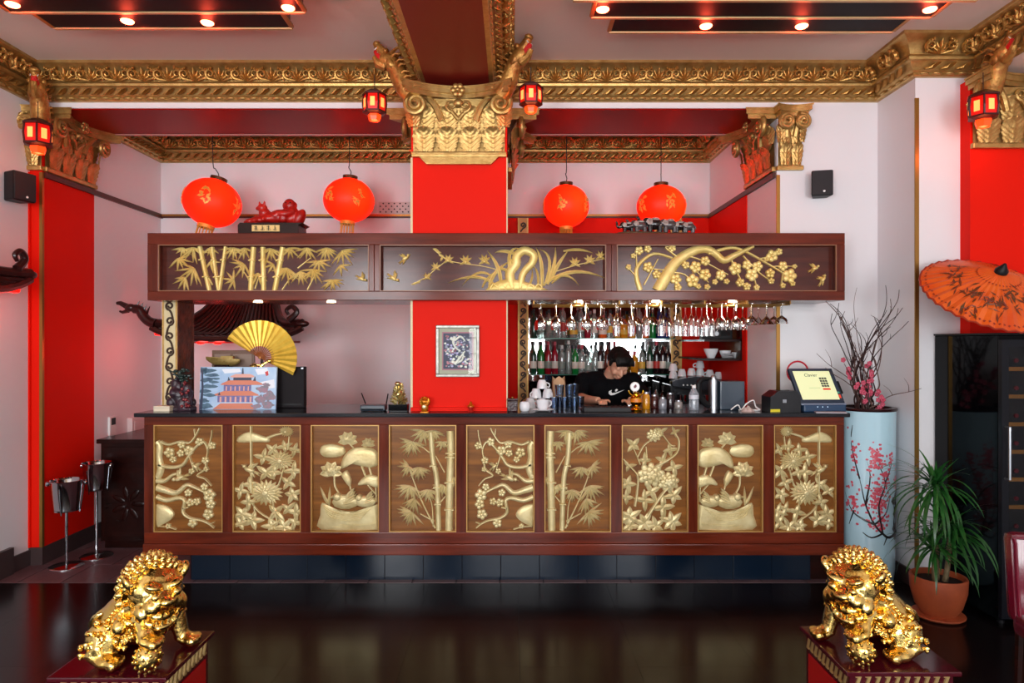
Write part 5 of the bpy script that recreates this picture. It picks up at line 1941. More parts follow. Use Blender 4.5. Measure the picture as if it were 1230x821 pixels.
db = thing('carved_box', 'small dark red carved box beside the red pillar', 'box', wt_at(615.5, 4.66))
MB().bbox(-.036, .036, -.03, .03, 0, .075, .008).obj('body', mat('dark_red_carved', '#3c1016', .3, var='#1c080c', vscale=40, bump=.6, bscale=60), db)
MB().bbox(-.038, .038, -.032, .032, .075, .09, .006).obj('lid', mat('dark_red_carved', '#3c1016', .3), db)
MB().ell((0, 0, .094), .008).obj('knob', BRASS, db, True)
tpj = thing('sugar_pot', 'round white china pot beside the dark red box', 'pot', wt_at(630.5, 4.66))
MB().lathe([(0, 0), (.022, 0), (.03, .006), (.038, .03), (.036, .055), (.03, .066), (.027, .066), (.03, .05), (0, .02)], 24).obj('pot', WC, tpj, 50)
sc_ = link('saucer', SAUM, None, wt_at(652, 4.66))
tag(sc_, 'white china saucer under the front teacup', 'saucer')
cup('white teacup on a saucer at the worktop edge', wt_at(652, 4.66) + Vector((0, 0, .006)), rot=.5, s=1.05)
k = 0
for (px, Y, z) in ((637, 4.95, 0), (651, 4.97, 0), (665, 4.95, 0), (644, 4.97, .068), (658, 4.96, .068), (651, 4.965, .136), (640, 5.07, 0)):
    cup('white china cup turned over in the pile between scrollwork and paper bag', wt_at(px, Y) + Vector((0, 0, z + .0005 * (z > 0))), 'pile of upturned white cups', k * 1.3, .95 if z < .1 else .9, False)
    k += 1
bag = thing('paper_bag', 'open brown paper bag behind the piled cups', 'paper bag', wt_at(671, 5.1))
mb = MB()
n = 16
vs = []
for j, (z, s_) in enumerate(((0, 1), (.1, 1.02), (.16, 1.0), (.2, .96))):
    for i in range(n):
        a = 2 * PI * i / n
        sq = 1 / max(abs(math.cos(a)), abs(math.sin(a))) ** .6
        vs.append((.05 * sq * s_ * math.cos(a), .035 * sq * s_ * math.sin(a), z + (.02 * math.sin(3 * a) if j == 3 else 0)))
mb.add(vs, [(j * n + i, j * n + (i + 1) % n, (j + 1) * n + (i + 1) % n, (j + 1) * n + i) for j in range(3) for i in range(n)] + [tuple(range(n - 1, -1, -1))])
mb.obj('bag', mat('kraft_paper', '#b08a66', .7, bump=.3, bscale=25), bag)
MB().bbox(-.03, .03, -.02, .02, .01, .19, .01).obj('wrapping_tissue', mat('tissue', '#cfc4b8', .7), bag)
TG = glassmat('tumbler_glass', '#d3dfec', 1.35, .05, .02)
TUM = MB().lathe([(0, .004), (.026, .004), (.028, 0), (.034, .085), (.032, .085), (.026, .01), (0, .01)], 18).mesh('tumbler', TG, 50)
k = 0
rg = random.Random(31)
for px, Y, z in [(666 + 12.2 * i, 4.80, 0) for i in range(3)] + [(672 + 12.2 * i, 4.88, 0) for i in range(3)] + [(672 + 12.2 * i, 4.84, .0855) for i in range(2)] + [(690, 4.97, .0), (690, 4.96, .0855)]:
    o = link('tumbler', TUM, None, wt_at(px, Y) + Vector((0, 0, z)), (0, 0, rg.uniform(0, 6)))
    tag(o, 'clear bluish tumbler in the cluster between paper bag and barman', 'glass', 'tumblers beside the barman')
    k += 1
dt = thing('bar_mat', 'black rubber drip mat in front of the barman', 'bar mat', wt_at(729, 4.66))
MB().bbox(-.16, .16, -.04, .09, 0, .03, .004).obj('mat', mat('black_rubber', '#0e0b0c', .6), dt)
for k in range(10):
    MB().box(-.15 + k * .031, -.15 + k * .031 + .012, -.035, .085, .03, .033).obj('rib', mat('black_rubber', '#0e0b0c', .6), dt)
bp_ = thing('beer_tap', 'golden beer tap with a round white badge', 'beer tap', wt_at(764, 4.72))
GT = mat('tap_gold', '#d6a128', .18, 1.0)
MB().lathe([(0, 0), (.04, 0), (.042, .008), (.026, .016), (.022, .03), (.034, .045), (.04, .06), (.04, .085), (.034, .1), (.02, .108), (.018, .125), (.022, .13), (0, .132)], 24).obj('column', GT, bp_, 50)
MB().lathe([(.0405, .06), (.0405, .085)], 24).obj('amber_band', mat('amber_band', '#d8780c', .2, coat=.4), bp_, True)
bd_ = MB().lathe([(0, -.008), (.03, -.008), (.033, -.004), (.033, .004), (0, .006)], 28, (-.008, -.0, .165), 'y').obj('badge', WHITEP, bp_, 40)
MB().prism([(-.016, .155), (-.002, .158), (.004, .17), (-.002, .183), (-.012, .176), (-.018, .168)], -.0092, -.0083).obj('emblem', mat('emblem_dark', '#6a2a34', .4), bd_)
for s in (-1, 1):
    MB().tube(smooth_pts([(s * .02, 0, .1), (s * .045, 0, .118), (s * .05, 0, .14)], 3), [.007, .005], 8).obj('lever', GT, bp_, True)
for k, (px, Y, col, h, lab) in enumerate(((776, 4.84, '#c8860e', .12, 'amber syrup jar beside the beer tap'), (786, 4.86, '#3a1412', .10, 'dark brown sauce jar beside the amber jar'), (796, 4.82, '#7c7f88', .085, 'short pale glass jar between the dark jar and the water bottle'),
                                          (805, 4.9, '#2c2024', .11, 'squat dark jar next to the clear water bottle'), (815, 4.85, '#8f8a86', .06, 'low grey ashtray pot next to the clear water bottle'))):
    j = thing('jar', lab, 'jar', wt_at(px, Y))
    MB().lathe([(0, 0), (.026, 0), (.028, .006), (.028, h * .75), (.02, h * .88), (.02, h * .93), (0, h * .93)], 18).obj('body', mat('jar_%d' % k, col, .12, coat=.5), j, 50)
    MB().lathe([(.022, h * .9), (.022, h), (0, h)], 18).obj('lid', STEEL, j, 40)
wbt = thing('water_bottle', 'clear frosted plastic water bottle with a white cap', 'bottle', wt_at(833.5, 4.72))
bhh = Z_(463, 4.72) - ZT
MB().lathe([(0, 0), (.03, 0), (.033, .008), (.033, bhh * .35), (.0315, bhh * .4), (.033, bhh * .45), (.033, bhh * .66), (.014, bhh * .86), (.014, bhh * .92)], 20).obj('body', glassmat('frosted_plastic', '#e8edf2', 1.4, .2, .08, '#c6ccd4'), wbt, 50)
MB().lathe([(.0145, bhh * .9), (.0145, bhh), (0, bhh)], 16).obj('cap', WHITEP, wbt, 40)
MB().lathe([(.0335, bhh * .46), (.0335, bhh * .62)], 20).obj('label_band', mat('pale_label', '#c9cdd6', .5), wbt, True)

gr = thing('coffee_grinder', 'steel coffee grinder with a smoky hopper box', 'coffee grinder', wt_at(868, 4.82))
zh = Z_(456, 4.82) - ZT
MB().lathe([(0, 0), (.034, 0), (.034, zh), (0, zh)], 28, (-.065, 0, 0)).obj('steel_column', STEEL, gr, 40)
MB().bbox(-.03, .14, -.05, .1, .0, zh - .01, .006).obj('hopper_box', mat('smoky_box', '#2b3a48', .15, coat=.4), gr)
mb = MB()
mb.tube(smooth_pts([(-.17, 0, zh - .03), (-.14, 0, zh), (-.07, 0, zh + .004)], 4), [.02, .012], 8)
mb.tube(smooth_pts([(-.17, 0, zh - .03), (-.165, .0, .1), (-.12, 0, .04), (-.07, 0, .02)], 5), [.02, .024], 8)
mb.obj('arm', BLACKP, gr, True)
MB().lathe([(0, zh), (.02, zh), (.02, zh + .02), (.012, zh + .03), (0, zh + .03)], 18, (-.065, 0, 0)).obj('lid_knob', STEEL, gr, 50)
cl = MB().tube(smooth_pts([(0, 0, .01), (.04, -.02, .045), (.07, 0, .012), (.11, .01, .05), (.15, -.01, .075), (.17, 0, .03), (.2, .01, .008), (.12, .03, .006), (.06, .02, .006)], 5), .0045, 6).obj('cable', WHITEP, None, True, loc=wt_at(878, 4.68))
tag(cl, 'tangled white cable on the worktop beside the smoky hopper', 'cable')
pb = thing('plastic_bag', 'crumpled translucent plastic bag on the worktop by the receipt printer', 'bag', wt_at(898, 4.66))
mb = MB()
rg = random.Random(12)
mb.grid(lambda u, v: (.09 * (u - .5), .05 * (v - .5), .03 * math.sin(PI * u) * math.sin(PI * v) * (1 + .5 * math.sin(19 * u + 7 * v))), 12, 8)
mb.obj('bag', mat('pale_plastic', '#b9a6a0', .3), pb, 30)

pt_ = thing('receipt_printer', 'black receipt printer with a yellow label at its corner', 'printer', wt_at(943, 4.65), R(4))
ph_ = Z_(469, 4.68) - ZT
MB().prism([(-.125, 0), (.085, 0), (.085, ph_ * .75), (.06, ph_), (-.07, ph_), (-.125, ph_ * .72)], -.05, .09).obj('case', mat('printer_black', '#101318', .3), pt_)
MB().box(-.126, -.06, -.053, -.05, .003, .022).obj('yellow_label', mat('yellow_label', '#d8c81c', .5), pt_)
MB().box(-.05, .02, -.02, .04, ph_, ph_ + .003).obj('paper_cover', BLACKG, pt_)
MB().box(-.04, -.015, -.0525, -.05, ph_ * .45, ph_ * .6).obj('badge', STEEL, pt_)

ps = thing('payment_terminal', 'tilted touchscreen till with a pale green keypad page', 'till', wt_at(985.5, 4.68), R(3))
MB().bbox(-.145, .15, -.06, .1, 0, .05, .01).obj('base', mat('till_blue', '#26405e', .35), ps)
for k in range(3):
    MB().ell((-.05 + .035 * k, -.06, .035), (.004, .002, .004), n=8, m=5).obj('status_lamp', mat('pale_lamp', '#b8d0e8', .3, emit='#b8d0e8', estr=.6), ps, True)
TM_ = Matrix.Translation((0, -.03, .052)) @ Matrix.Rotation(R(-13), 4, 'Y') @ Matrix.Rotation(R(-18), 4, 'X')
TM_ = Matrix.Translation((0, -.045, .05)) @ Matrix.Rotation(R(-22), 4, 'X')


def shear(mb):
    mb.M = TM_ @ Matrix(((1, 0, -.18, 0), (0, 1, 0, 0), (0, 0, 1, 0), (0, 0, 0, 1)))
    return mb


sw_, sh_ = .155, .262
sc = shear(MB()).bbox(-sw_, sw_, 0, .03, 0, sh_, .008).obj('bezel', mat('till_bezel', '#2d3848', .3), ps)
shear(MB()).box(-sw_ - .002, sw_ + .002, -.003, .0, -.004, .006).obj('lower_lip', mat('lip_grey', '#8a94a8', .3), sc)
SCR = mat('screen_page', '#d8dcae', .3, emit='#c9d09a', estr=.55)
shear(MB()).box(-sw_ + .022, sw_ - .03, -.0015, 0, .035, sh_ - .022).obj('screen_page', SCR, sc)
for r_ in range(4):
    for c_ in range(3):
        shear(MB()).box(.035 + c_ * .018, .050 + c_ * .018, -.0025, -.0015, .125 + r_ * .018, .139 + r_ * .018).obj('screen_key', mat('key_grey', '#565848', .5), sc)
shear(MB()).box(.035, .088, -.0025, -.0015, .103, .116).obj('screen_button', mat('key_red', '#d8452c', .4, emit='#d8452c', estr=.3), sc)
shear(MB()).box(-.06, .02, -.0022, -.0015, .118, .1195).obj('screen_rule', mat('key_grey', '#565848', .5), sc)
shear(MB()).box(sw_ - .03, sw_ - .012, -.0015, 0, .035, sh_ - .022).obj('side_menu', mat('menu_dark', '#39424e', .3), sc)
shear(MB()).box(sw_ - .028, sw_ - .014, -.0025, -.0015, .045, .07).obj('menu_button', mat('key_red', '#d8452c', .4), sc)
shear(MB()).box(sw_ - .028, sw_ - .014, -.0025, -.0015, .08, .09).obj('menu_button', mat('key_teal', '#4fb89a', .4), sc)
shear(MB()).bbox(sw_, sw_ + .016, .004, .022, .08, .17, .004).obj('card_reader', BLACKP, sc)
fc = bpy.data.curves.new('screen_title', 'FONT')
fc.body = 'Clavier'
fc.size = .032
fc.extrude = .0004
fc.materials.append(mat('key_grey', '#565848', .5))
fo = bpy.data.objects.new('screen_title', fc)
COL.objects.link(fo)
bpy.context.view_layer.update()
tme = bpy.data.meshes.new_from_object(fo)
bpy.data.objects.remove(fo)
fo = link('screen_title', tme, sc)
fo.matrix_local = TM_ @ Matrix.Translation((-.1, -.002, .2)) @ Matrix.Rotation(PI / 2, 4, 'X')
nk = MB()
nk.box(-.05, .05, .01, .05, .04, .14)
nk.obj('neck', BLACKP, ps)
rr = MB().tube([(.052 * math.cos(2 * PI * k / 28), 0, .35 - .0 + .062 * math.sin(2 * PI * k / 28)) for k in range(28)], .006, 8, closed=True)
rl = thing('red_hoop', 'red hoop standing behind the touchscreen till', 'hoop', wt_at(958, 4.9))
rr.M = Matrix.Identity(4)
rr2 = MB().tube([(.075 * math.cos(2 * PI * k / 28), 0, .26 + .075 * math.sin(2 * PI * k / 28)) for k in range(28)], .0065, 8, closed=True)
rr2.obj('hoop', mat('hoop_red', '#c0142c', .3), rl, True)
MB().cyl((0, 0, 0), (0, 0, .187), .005).obj('stem', BLACKP, rl)
MB().lathe([(0, .006), (.04, .005), (.042, 0), (0, 0)], 16).obj('foot', BLACKP, rl, 40)
pd = MB().prism([(-.1, -.03), (.1, -.045), (.12, .03), (-.08, .045)], 0, .006, 'z').obj('paper_slip', mat('slip_paper', '#b8b0b8', .6), None, loc=wt_at(996, 4.575))
tag(pd, 'folded grey paper slip lying under the front of the till', 'paper')

# ---- framed embroidery on the pillar
fx, fzz = X_(550, PYF), Z_(422, PYF)
pf = thing('framed_embroidery', 'silver framed embroidered picture hanging on the red square pillar', 'picture', (fx, PYF, fzz))
fw, fh = 26 * PYF / F, 31 * PYF / F
FRM = mat('silver_frame', '#9a9a90', .3, .5, var='#6e6c68', vscale=40)
for nm, b in (('frame_rail', (-fw, fw, fh - .02, fh)), ('frame_rail', (-fw, fw, -fh, -fh + .02)), ('frame_stile', (-fw, -fw + .02, -fh + .02, fh - .02)), ('frame_stile', (fw - .02, fw, -fh + .02, fh - .02))):
    MB().bbox(b[0], b[1], -.03, 0, b[2], b[3], .004).obj(nm, FRM, pf)
MB().box(-fw + .02, fw - .02, -.014, 0, -fh + .02, fh - .02).obj('mount', mat('mount_sage', '#a5a890', .6), pf)
MB().box(-fw + .042, fw - .042, -.016, -.014, -fh + .046, fh - .046).obj('inner_border', mat('mount_pink', '#a8707c', .6), pf)
MB().box(-fw + .05, fw - .05, -.018, -.016, -fh + .055, fh - .055).obj('cloth', mat('navy_brocade', '#2a2f4a', .5), pf)
rg = random.Random(14)
mats = [mat('thread_lilac', '#a9a2cc', .4), mat('thread_white', '#d8dccf', .4), mat('thread_rose', '#b06a78', .4), mat('thread_grey', '#8a90a0', .4)]
for k, m in enumerate(mats):
    mb = MB()
    for q in range(34):
        x, z = rg.uniform(-fw + .062, fw - .062), rg.uniform(-fh + .068, fh - .068)
        r_ = rg.uniform(.004, .011)
        mb.prism([(x + r_ * math.cos(t), z + r_ * rg.uniform(.6, 1) * math.sin(t)) for t in (2 * PI * i / 7 for i in range(7))], -.0192 - .0002 * k, -.018)
    mb.obj('stitched_flowers', m, pf, kind='stuff')
for pts in ([(-.05, .09), (-.02, .075), (.02, .1), (.05, .07)], [(-.02, .1), (-.03, .06), (-.01, .02), (.02, .0)], [(-.04, -.07), (-.01, -.08), (.03, -.06), (.04, -.02)], [(-.02, -.09), (.02, -.04), (.05, .0)]):
    MB().tube([(x, -.02, z) for x, z in smooth_pts(pts, 4)], [.011, .004], 6).obj('stitched_phoenix', mats[1], pf, True)
MB().box(-fw + .02, fw - .02, -.024, -.022, -fh + .02, fh - .02).obj('glass', glassmat('picture_glass', '#ffffff', 1.25), pf)

# ================================================================== BEHIND THE BAR
mir = thing('bar_mirror', 'large mirror behind the bottle shelves', 'mirror', (X_(635, YW), YW, 1.0))
mw = X_(805, YW) - X_(635, YW)
MB().box(0, mw, -.006, 0, 0, 1.6).obj('glass', mat('mirror_silver', '#d8dcdc', .03, 1.0), mir)
bcab = thing('back_counter', 'dark back counter under the mirror and the coffee machine', 'cabinet', (.0, 6.12, 0))
MB().bbox(0.02, XR1 - .03, 0, .6, .04, .88, .004).obj('body', DARKW, bcab)
MB().bbox(0.0, XR1 - .014, -.02, .6, .88, .92, .004).obj('top', STONE, bcab)
MB().box(0.04, XR1 - .05, .03, .6, 0, .04).obj('toe_kick', BLACKP, bcab)
for k in range(4):
    d = MB().bbox(.04 + k * .47, .49 + k * .47, -.012, .0, .07, .86, .004).obj('door', DARKW, bcab)
    MB().cyl((.44 + k * .47, -.02, .72), (.44 + k * .47, -.02, .8), .006).obj('handle', STEEL, d)
SHG = glassmat('shelf_glass', '#b8e0d0', 1.5, .02, .12, '#3f8a70')
shelves = []
for zz, lab in ((Z_(406.5, 6.47), 'upper green glass shelf across the mirror'), (Z_(450, 6.47), 'lower green glass shelf across the mirror')):
    s = thing('glass_shelf', lab, 'shelf', (X_(635, YW) + .01, 6.47, zz))
    MB().box(0, mw - .02, 0, YW - .008 - 6.47, -.008, 0).obj('pane', SHG, s)
    MB().box(0, mw - .02, -.0015, 0, -.008, 0).obj('polished_edge', mat('glass_edge', '#2f7a62', .15), s)
    for x in (.1, mw - .12):
        MB().box(x - .01, x + .01, .0, YW - .008 - 6.47, -.03, -.008).obj('bracket', STEEL, s)
    shelves.append(zz)

BG = {'clear': glassmat('bottle_clear', '#dfe9e6', 1.5, .02, .08, '#c5d0cf'), 'green': mat('bottle_green', '#0f7a34', .08, coat=.5), 'dgreen': mat('bottle_dark_green', '#123d2c', .08, coat=.5), 'red': mat('bottle_red', '#8c1226', .1, coat=.5),
      'orange': mat('bottle_orange', '#d85a1a', .1, coat=.5), 'amber': mat('bottle_amber', '#c8861c', .1, coat=.5), 'dark': mat('bottle_dark', '#1a1214', .08, coat=.5), 'blue': mat('bottle_blue', '#1c2e6a', .08, coat=.5), 'brown': mat('bottle_brown', '#4a1e12', .1, coat=.5)}
LBW = mat('label_white', '#dcd8cc', .5)
LBG = mat('label_grey', '#7f9088', .5)
LBR = mat('label_red', '#b03028', .5)
LBY = mat('label_yellow', '#d8b040', .5)
CAPB = mat('cap_black', '#141214', .4)
CAPR = mat('cap_red', '#b0203a', .4)
CAPW = mat('cap_white', '#d8d8d8', .4)
SHAPES = {'gin': [(0, 0), (.034, 0), (.036, .006), (.036, .17), (.03, .195), (.014, .215), (.013, .265), (.0135, .27)],
          'wine': [(0, 0), (.035, 0), (.037, .006), (.037, .18), (.032, .205), (.015, .235), (.014, .30), (.015, .305)],
          'squat': [(0, 0), (.042, 0), (.045, .008), (.045, .12), (.04, .15), (.016, .17), (.015, .205), (.016, .21)],
          'tall': [(0, 0), (.03, 0), (.032, .006), (.032, .22), (.026, .245), (.012, .265), (.012, .31), (.013, .315)]}
MESHC = {}


def bottle(px, shelf, shape, col, lab, capm, label, Y=6.56, grp=None):
    p = SHAPES[shape]
    key = (shape, col)
    if key not in MESHC:
        MESHC[key] = MB().lathe(p, 18).mesh('bottle_glass', BG[col], 50)
    b = thing('bottle', label, 'bottle', (X_(px, Y), Y, shelf), 0, grp)
    b.scale = (.86, .86, 1.0)
    link('glass', MESHC[key], b)
    r, zt = p[3][0], p[-1][1]
    if lab:
        k2 = ('lab', shape, lab.name)
        if k2 not in MESHC:
            z0, z1 = p[3][1] * .3, p[3][1] * .68
            MESHC[k2] = MB().lathe([(r + .0008, z0), (r + .0008, z1)], 18).mesh('bottle_label', lab, True)
        link('label', MESHC[k2], b)
    k3 = ('cap', shape, capm.name)
    if k3 not in MESHC:
        rc = p[-1][0] + .002
        MESHC[k3] = MB().lathe([(rc, zt - .03), (rc, zt + .006), (0, zt + .006)], 14).mesh('bottle_cap', capm, 40)
    link('cap', MESHC[k3], b)
    return b


U, Lw = shelves[0] + .0005, shelves[1] + .0005
US, LS = ' on the upper glass shelf', ' on the lower glass shelf'
for px, sh, c, lb, cp_, lab in (
        (641, 'gin', 'dgreen', None, CAPB, 'dark green bottle with black cap' + US), (650, 'gin', 'clear', LBG, CAPB, 'clear bottle with grey label and black cap' + US), (659.5, 'gin', 'clear', LBG, CAPB, 'clear bottle with grey label and black cap' + US),
        (668, 'squat', 'clear', None, CAPW, 'squat clear unlabelled bottle with white cap' + US), (676.5, 'tall', 'clear', LBR, CAPR, 'tall clear bottle with red label and red cap' + US), (689, 'squat', 'clear', LBY, CAPB, 'squat clear bottle with yellow label' + US),
        (698, 'tall', 'clear', LBW, CAPW, 'tall clear bottle with white label' + US), (706, 'gin', 'red', None, CAPB, 'short red bottle' + US), (714, 'gin', 'clear', LBW, CAPW, 'clear bottle with white label and white cap' + US),
        (724, 'squat', 'orange', LBW, CAPR, 'squat orange liqueur bottle with white label' + US), (733, 'gin', 'clear', LBY, CAPB, 'clear bottle with yellow label' + US), (741.5, 'gin', 'amber', LBW, CAPB, 'amber bottle with white label' + US),
        (750, 'squat', 'amber', LBY, CAPB, 'squat amber bottle with yellow label' + US), (760, 'gin', 'amber', LBR, CAPB, 'amber bottle with red label' + US), (768, 'tall', 'clear', None, CAPB, 'tall clear bottle with black cap' + US),
        (775.5, 'gin', 'orange', LBR, CAPR, 'orange bottle with red label' + US), (784, 'gin', 'green', None, CAPB, 'bright green unlabelled bottle' + US), (792.5, 'tall', 'blue', None, CAPW, 'tall deep blue bottle' + US), (800, 'gin', 'blue', LBW, CAPB, 'deep blue bottle with white label' + US)):
    bottle(px, U, sh, c, lb, cp_, lab, grp='bottles on the upper glass shelf')
for px, sh, c, lb, cp_, lab in (
        (640.5, 'wine', 'dgreen', LBW, CAPB, 'dark green white-labelled wine bottle beside the bright green one' + LS), (650, 'wine', 'green', LBW, CAPB, 'bright green bottle with white label' + LS), (658.5, 'wine', 'red', LBG, CAPR, 'dark red bottle with grey label' + LS),
        (666.5, 'wine', 'red', LBW, CAPR, 'dark red bottle with white label' + LS), (675, 'gin', 'clear', LBG, CAPW, 'clear bottle with grey label and white cap' + LS), (683, 'tall', 'clear', None, CAPW, 'tall clear unlabelled bottle' + LS),
        (691, 'gin', 'green', LBW, CAPB, 'bright green gin bottle with white label' + LS), (699, 'gin', 'clear', LBW, CAPR, 'clear bottle with white label and red cap' + LS), (707, 'squat', 'clear', LBG, CAPB, 'squat clear bottle with grey label' + LS),
        (715, 'gin', 'clear', None, CAPB, 'clear unlabelled bottle with black cap' + LS), (721, 'wine', 'dark', LBW, CAPB, 'black white-labelled wine bottle next to the brown bottles' + LS), (729.5, 'wine', 'brown', None, CAPB, 'brown unlabelled wine bottle' + LS),
        (738, 'wine', 'brown', LBW, CAPR, 'brown wine bottle with white label' + LS), (762, 'squat', 'amber', None, CAPR, 'squat amber unlabelled bottle' + LS), (771, 'gin', 'clear', LBY, CAPB, 'clear bottle with yellow label' + LS),
        (780.5, 'wine', 'dgreen', LBW, CAPB, 'dark green white-labelled wine bottle among the black bottles' + LS), (788.5, 'wine', 'dark', LBR, CAPR, 'black wine bottle with red label' + LS), (796, 'wine', 'dark', LBW, CAPB, 'black white-labelled wine bottle next to the red-labelled one' + LS),
        (802.5, 'gin', 'dark', LBG, CAPB, 'black bottle with grey label' + LS)):
    bottle(px, Lw, sh, c, lb, cp_, lab, grp='bottles on the lower glass shelf')
BCZ = .92
for px, sh, c, lb, lab in ((772, 'wine', 'clear', LBG, 'clear bottle with grey label on the back counter'), (780, 'wine', 'blue', LBW, 'blue bottle with white label on the back counter'), (788, 'tall', 'clear', LBY, 'tall clear bottle with yellow label on the back counter'),
                           (796, 'tall', 'dark', LBW, 'tall black bottle on the back counter')):
    bottle(px, BCZ + .0005, sh, c, lb, CAPB, lab, 6.3, 'bottles on the back counter')

# ---- crockery shelf on the red wall
cs = thing('crockery_shelf', 'two dark wall shelves with white bowls beside the mirror', 'shelf', (X_(846, 5.76), 5.76, 1.40))
cw = XR1 - .014 - X_(846, 5.76)
zA, zB = Z_(408, 5.76) - 1.40, Z_(431, 5.76) - 1.40
MB().box(0, cw, 0, .9, zA - .018, zA).obj('shelf_board', DARKW, cs)
MB().box(0, cw, 0, .9, zB - .018, zB).obj('shelf_board', DARKW, cs)
MB().box(cw - .014, cw, 0, .9, zB, zA + .16).obj('back_board', DARKW, cs)
BOWL = MB().lathe([(0, .003), (.03, .003), (.034, 0), (.038, .006), (.068, .07), (.075, .1), (.072, .1), (.062, .06), (.03, .012), (0, .012)], 26).mesh('white_bowl', WC, 50)
for k, (px, s, lab) in enumerate(((854, .82, 'large white bowl on the dark crockery shelf'), (871, .66, 'medium white bowl on the dark crockery shelf'), (884, .5, 'small white bowl by the white wall on the crockery shelf'))):
    o = link('white_bowl', BOWL, None, (X_(px, 5.9), 5.9, 1.40 + zB), None, s)
    tag(o, lab, 'bowl', 'bowls on the crockery shelf')
PLM = MB().lathe([(0, .002), (.05, .002), (.085, .012), (.086, .015), (.05, .006), (0, .006)], 26).mesh('white_plate', WC, 50)
for k in range(4):
    o = link('white_plate', PLM, None, (X_(876, 5.8) , 5.83, 1.40 + zB + .0110 * k), None, .62)
    tag(o, 'white plate in the low stack on the crockery shelf', 'plate', 'plates stacked on the crockery shelf')
rd = thing('radio', 'black flat radio on the top crockery shelf', 'radio', (X_(856, 5.9), 5.9, 1.40 + zA))
MB().bbox(-.1, .16, -.04, .06, 0, .1, .006).obj('case', BLACKP, rd)
MB().lathe([(0, -.012), (.018, -.012), (.02, 0)], 16, (.02, -.04, .05), 'y').obj('dial', STEEL, rd, 40)
MB().box(.06, .14, -.042, -.04, .03, .07).obj('display', BLACKG, rd)

# ---- espresso machine
em = thing('espresso_machine', 'black espresso machine with a curved top on the back counter', 'coffee machine', (X_(845, 6.3), 6.22, BCZ))
eh = Z_(452, 6.3) - BCZ
MB().bbox(-.3, .17, .1, .45, .05, eh - .08, .01).obj('body', mat('machine_black', '#15161a', .25, .3), em)
MB().bbox(-.3, .17, -.05, .1, .05, .08, .005).obj('drip_tray', STEEL, em)
MB().grid(lambda u, v: (-.32 + .53 * u, -.06 + .5 * v, eh - .09 + .09 * math.sin(PI * (.15 + .75 * u)) ** .8), 16, 4).obj('curved_hood', BLACKG, em, True)
MB().grid(lambda u, v: (-.32 + .53 * u, -.06, (eh - .09 + .09 * math.sin(PI * (.15 + .75 * u)) ** .8) - .12 * v * math.sin(PI * (.1 + .8 * u))), 16, 3).obj('front_fascia', mat('machine_fascia', '#22252c', .2, .5), em, True)
for k in range(4):
    MB().ell((-.22 + .035 * k, -.062, eh - .075), (.008, .004, .008), n=8, m=5).obj('button', WHITEP, em, True)
for x in (-.2, .0):
    g = MB().lathe([(0, .0), (.03, 0), (.034, .03), (.034, .07), (0, .07)], 18, (x, .04, eh - .24)).obj('group_head', CHROME, em, 40)
    MB().tube([(x, .02, eh - .23), (x, -.12, eh - .25)], [.012, .015], 10).obj('portafilter_handle', BLACKP, g, True)
for x in (-.27, .14):
    for y in (.13, .42):
        MB().cyl((x, y, 0), (x, y, .05), .018).obj('foot', STEEL, em)
MB().tube(smooth_pts([(.13, -.03, eh - .12), (.15, -.07, eh - .2), (.14, -.08, eh - .32)], 4), .006, 8).obj('steam_wand', CHROME, em, True)
hood_top = lambda x: eh - .09 + .09 * math.sin(PI * (.15 + .75 * ((x + .32) / .53))) ** .8
rg = random.Random(77)
for k, x in enumerate((-.27, -.185, -.1, -.015, .07, .155)):
    for j in range(2 if k in (0, 3) else 1):
        cup('white china cup stacked on top of the espresso machine', Vector((X_(845, 6.3) + x, 6.22 + .12 + .02 * (k % 2), BCZ + hood_top(x) + .004 + .07 * j)), 'cups on the espresso machine', rg.uniform(0, 6), .95, False)

# ---- stemmed glasses hanging from brass rails under the canopy
rk_ = thing('glass_rack', 'brass glass hanging rails under the canopy', 'glass rack', (0, 0, 0))
zr = KZ0 - .022
rx0, rx1 = X_(641, 4.78), X_(946, 4.78)
rowsY = (4.76, 4.90, 5.04)
for y in rowsY:
    for s in (-1, 1):
        MB().cyl((rx0, y + s * .022, zr), (rx1, y + s * .022, zr), .004, n=8).obj('rail', BRASS, rk_)
for x in [rx0 + (rx1 - rx0) * t / 6 for t in range(7)]:
    MB().box(x - .004, x + .004, rowsY[0] - .03, rowsY[-1] + .03, zr + .004, KZ0).obj('hanger', BRASS, rk_)
SG = glassmat('stem_glass', '#f4f6f6', 1.5, .05, .12)
GK = {'wine': [(.033, 0), (.033, -.003), (.005, -.007), (.004, -.085), (.012, -.094), (.03, -.115), (.036, -.14), (.033, -.175), (.031, -.18)],
      'flute': [(.03, 0), (.03, -.003), (.005, -.007), (.004, -.075), (.01, -.085), (.022, -.12), (.025, -.17), (.022, -.225)],
      'coupe': [(.034, 0), (.034, -.003), (.005, -.007), (.004, -.08), (.01, -.086), (.035, -.105), (.047, -.13), (.048, -.14)],
      'martini': [(.034, 0), (.034, -.003), (.005, -.007), (.004, -.085), (.052, -.145)]}
GME = {k: MB().lathe(p, 18).mesh('stem_glass', SG, 50) for k, p in GK.items()}
rg = random.Random(55)
names = {'wine': 'upturned wine glass hanging from the rails', 'flute': 'upturned champagne flute hanging from the rails', 'coupe': 'upturned coupe glass hanging from the rails', 'martini': 'upturned martini glass hanging from the rails'}
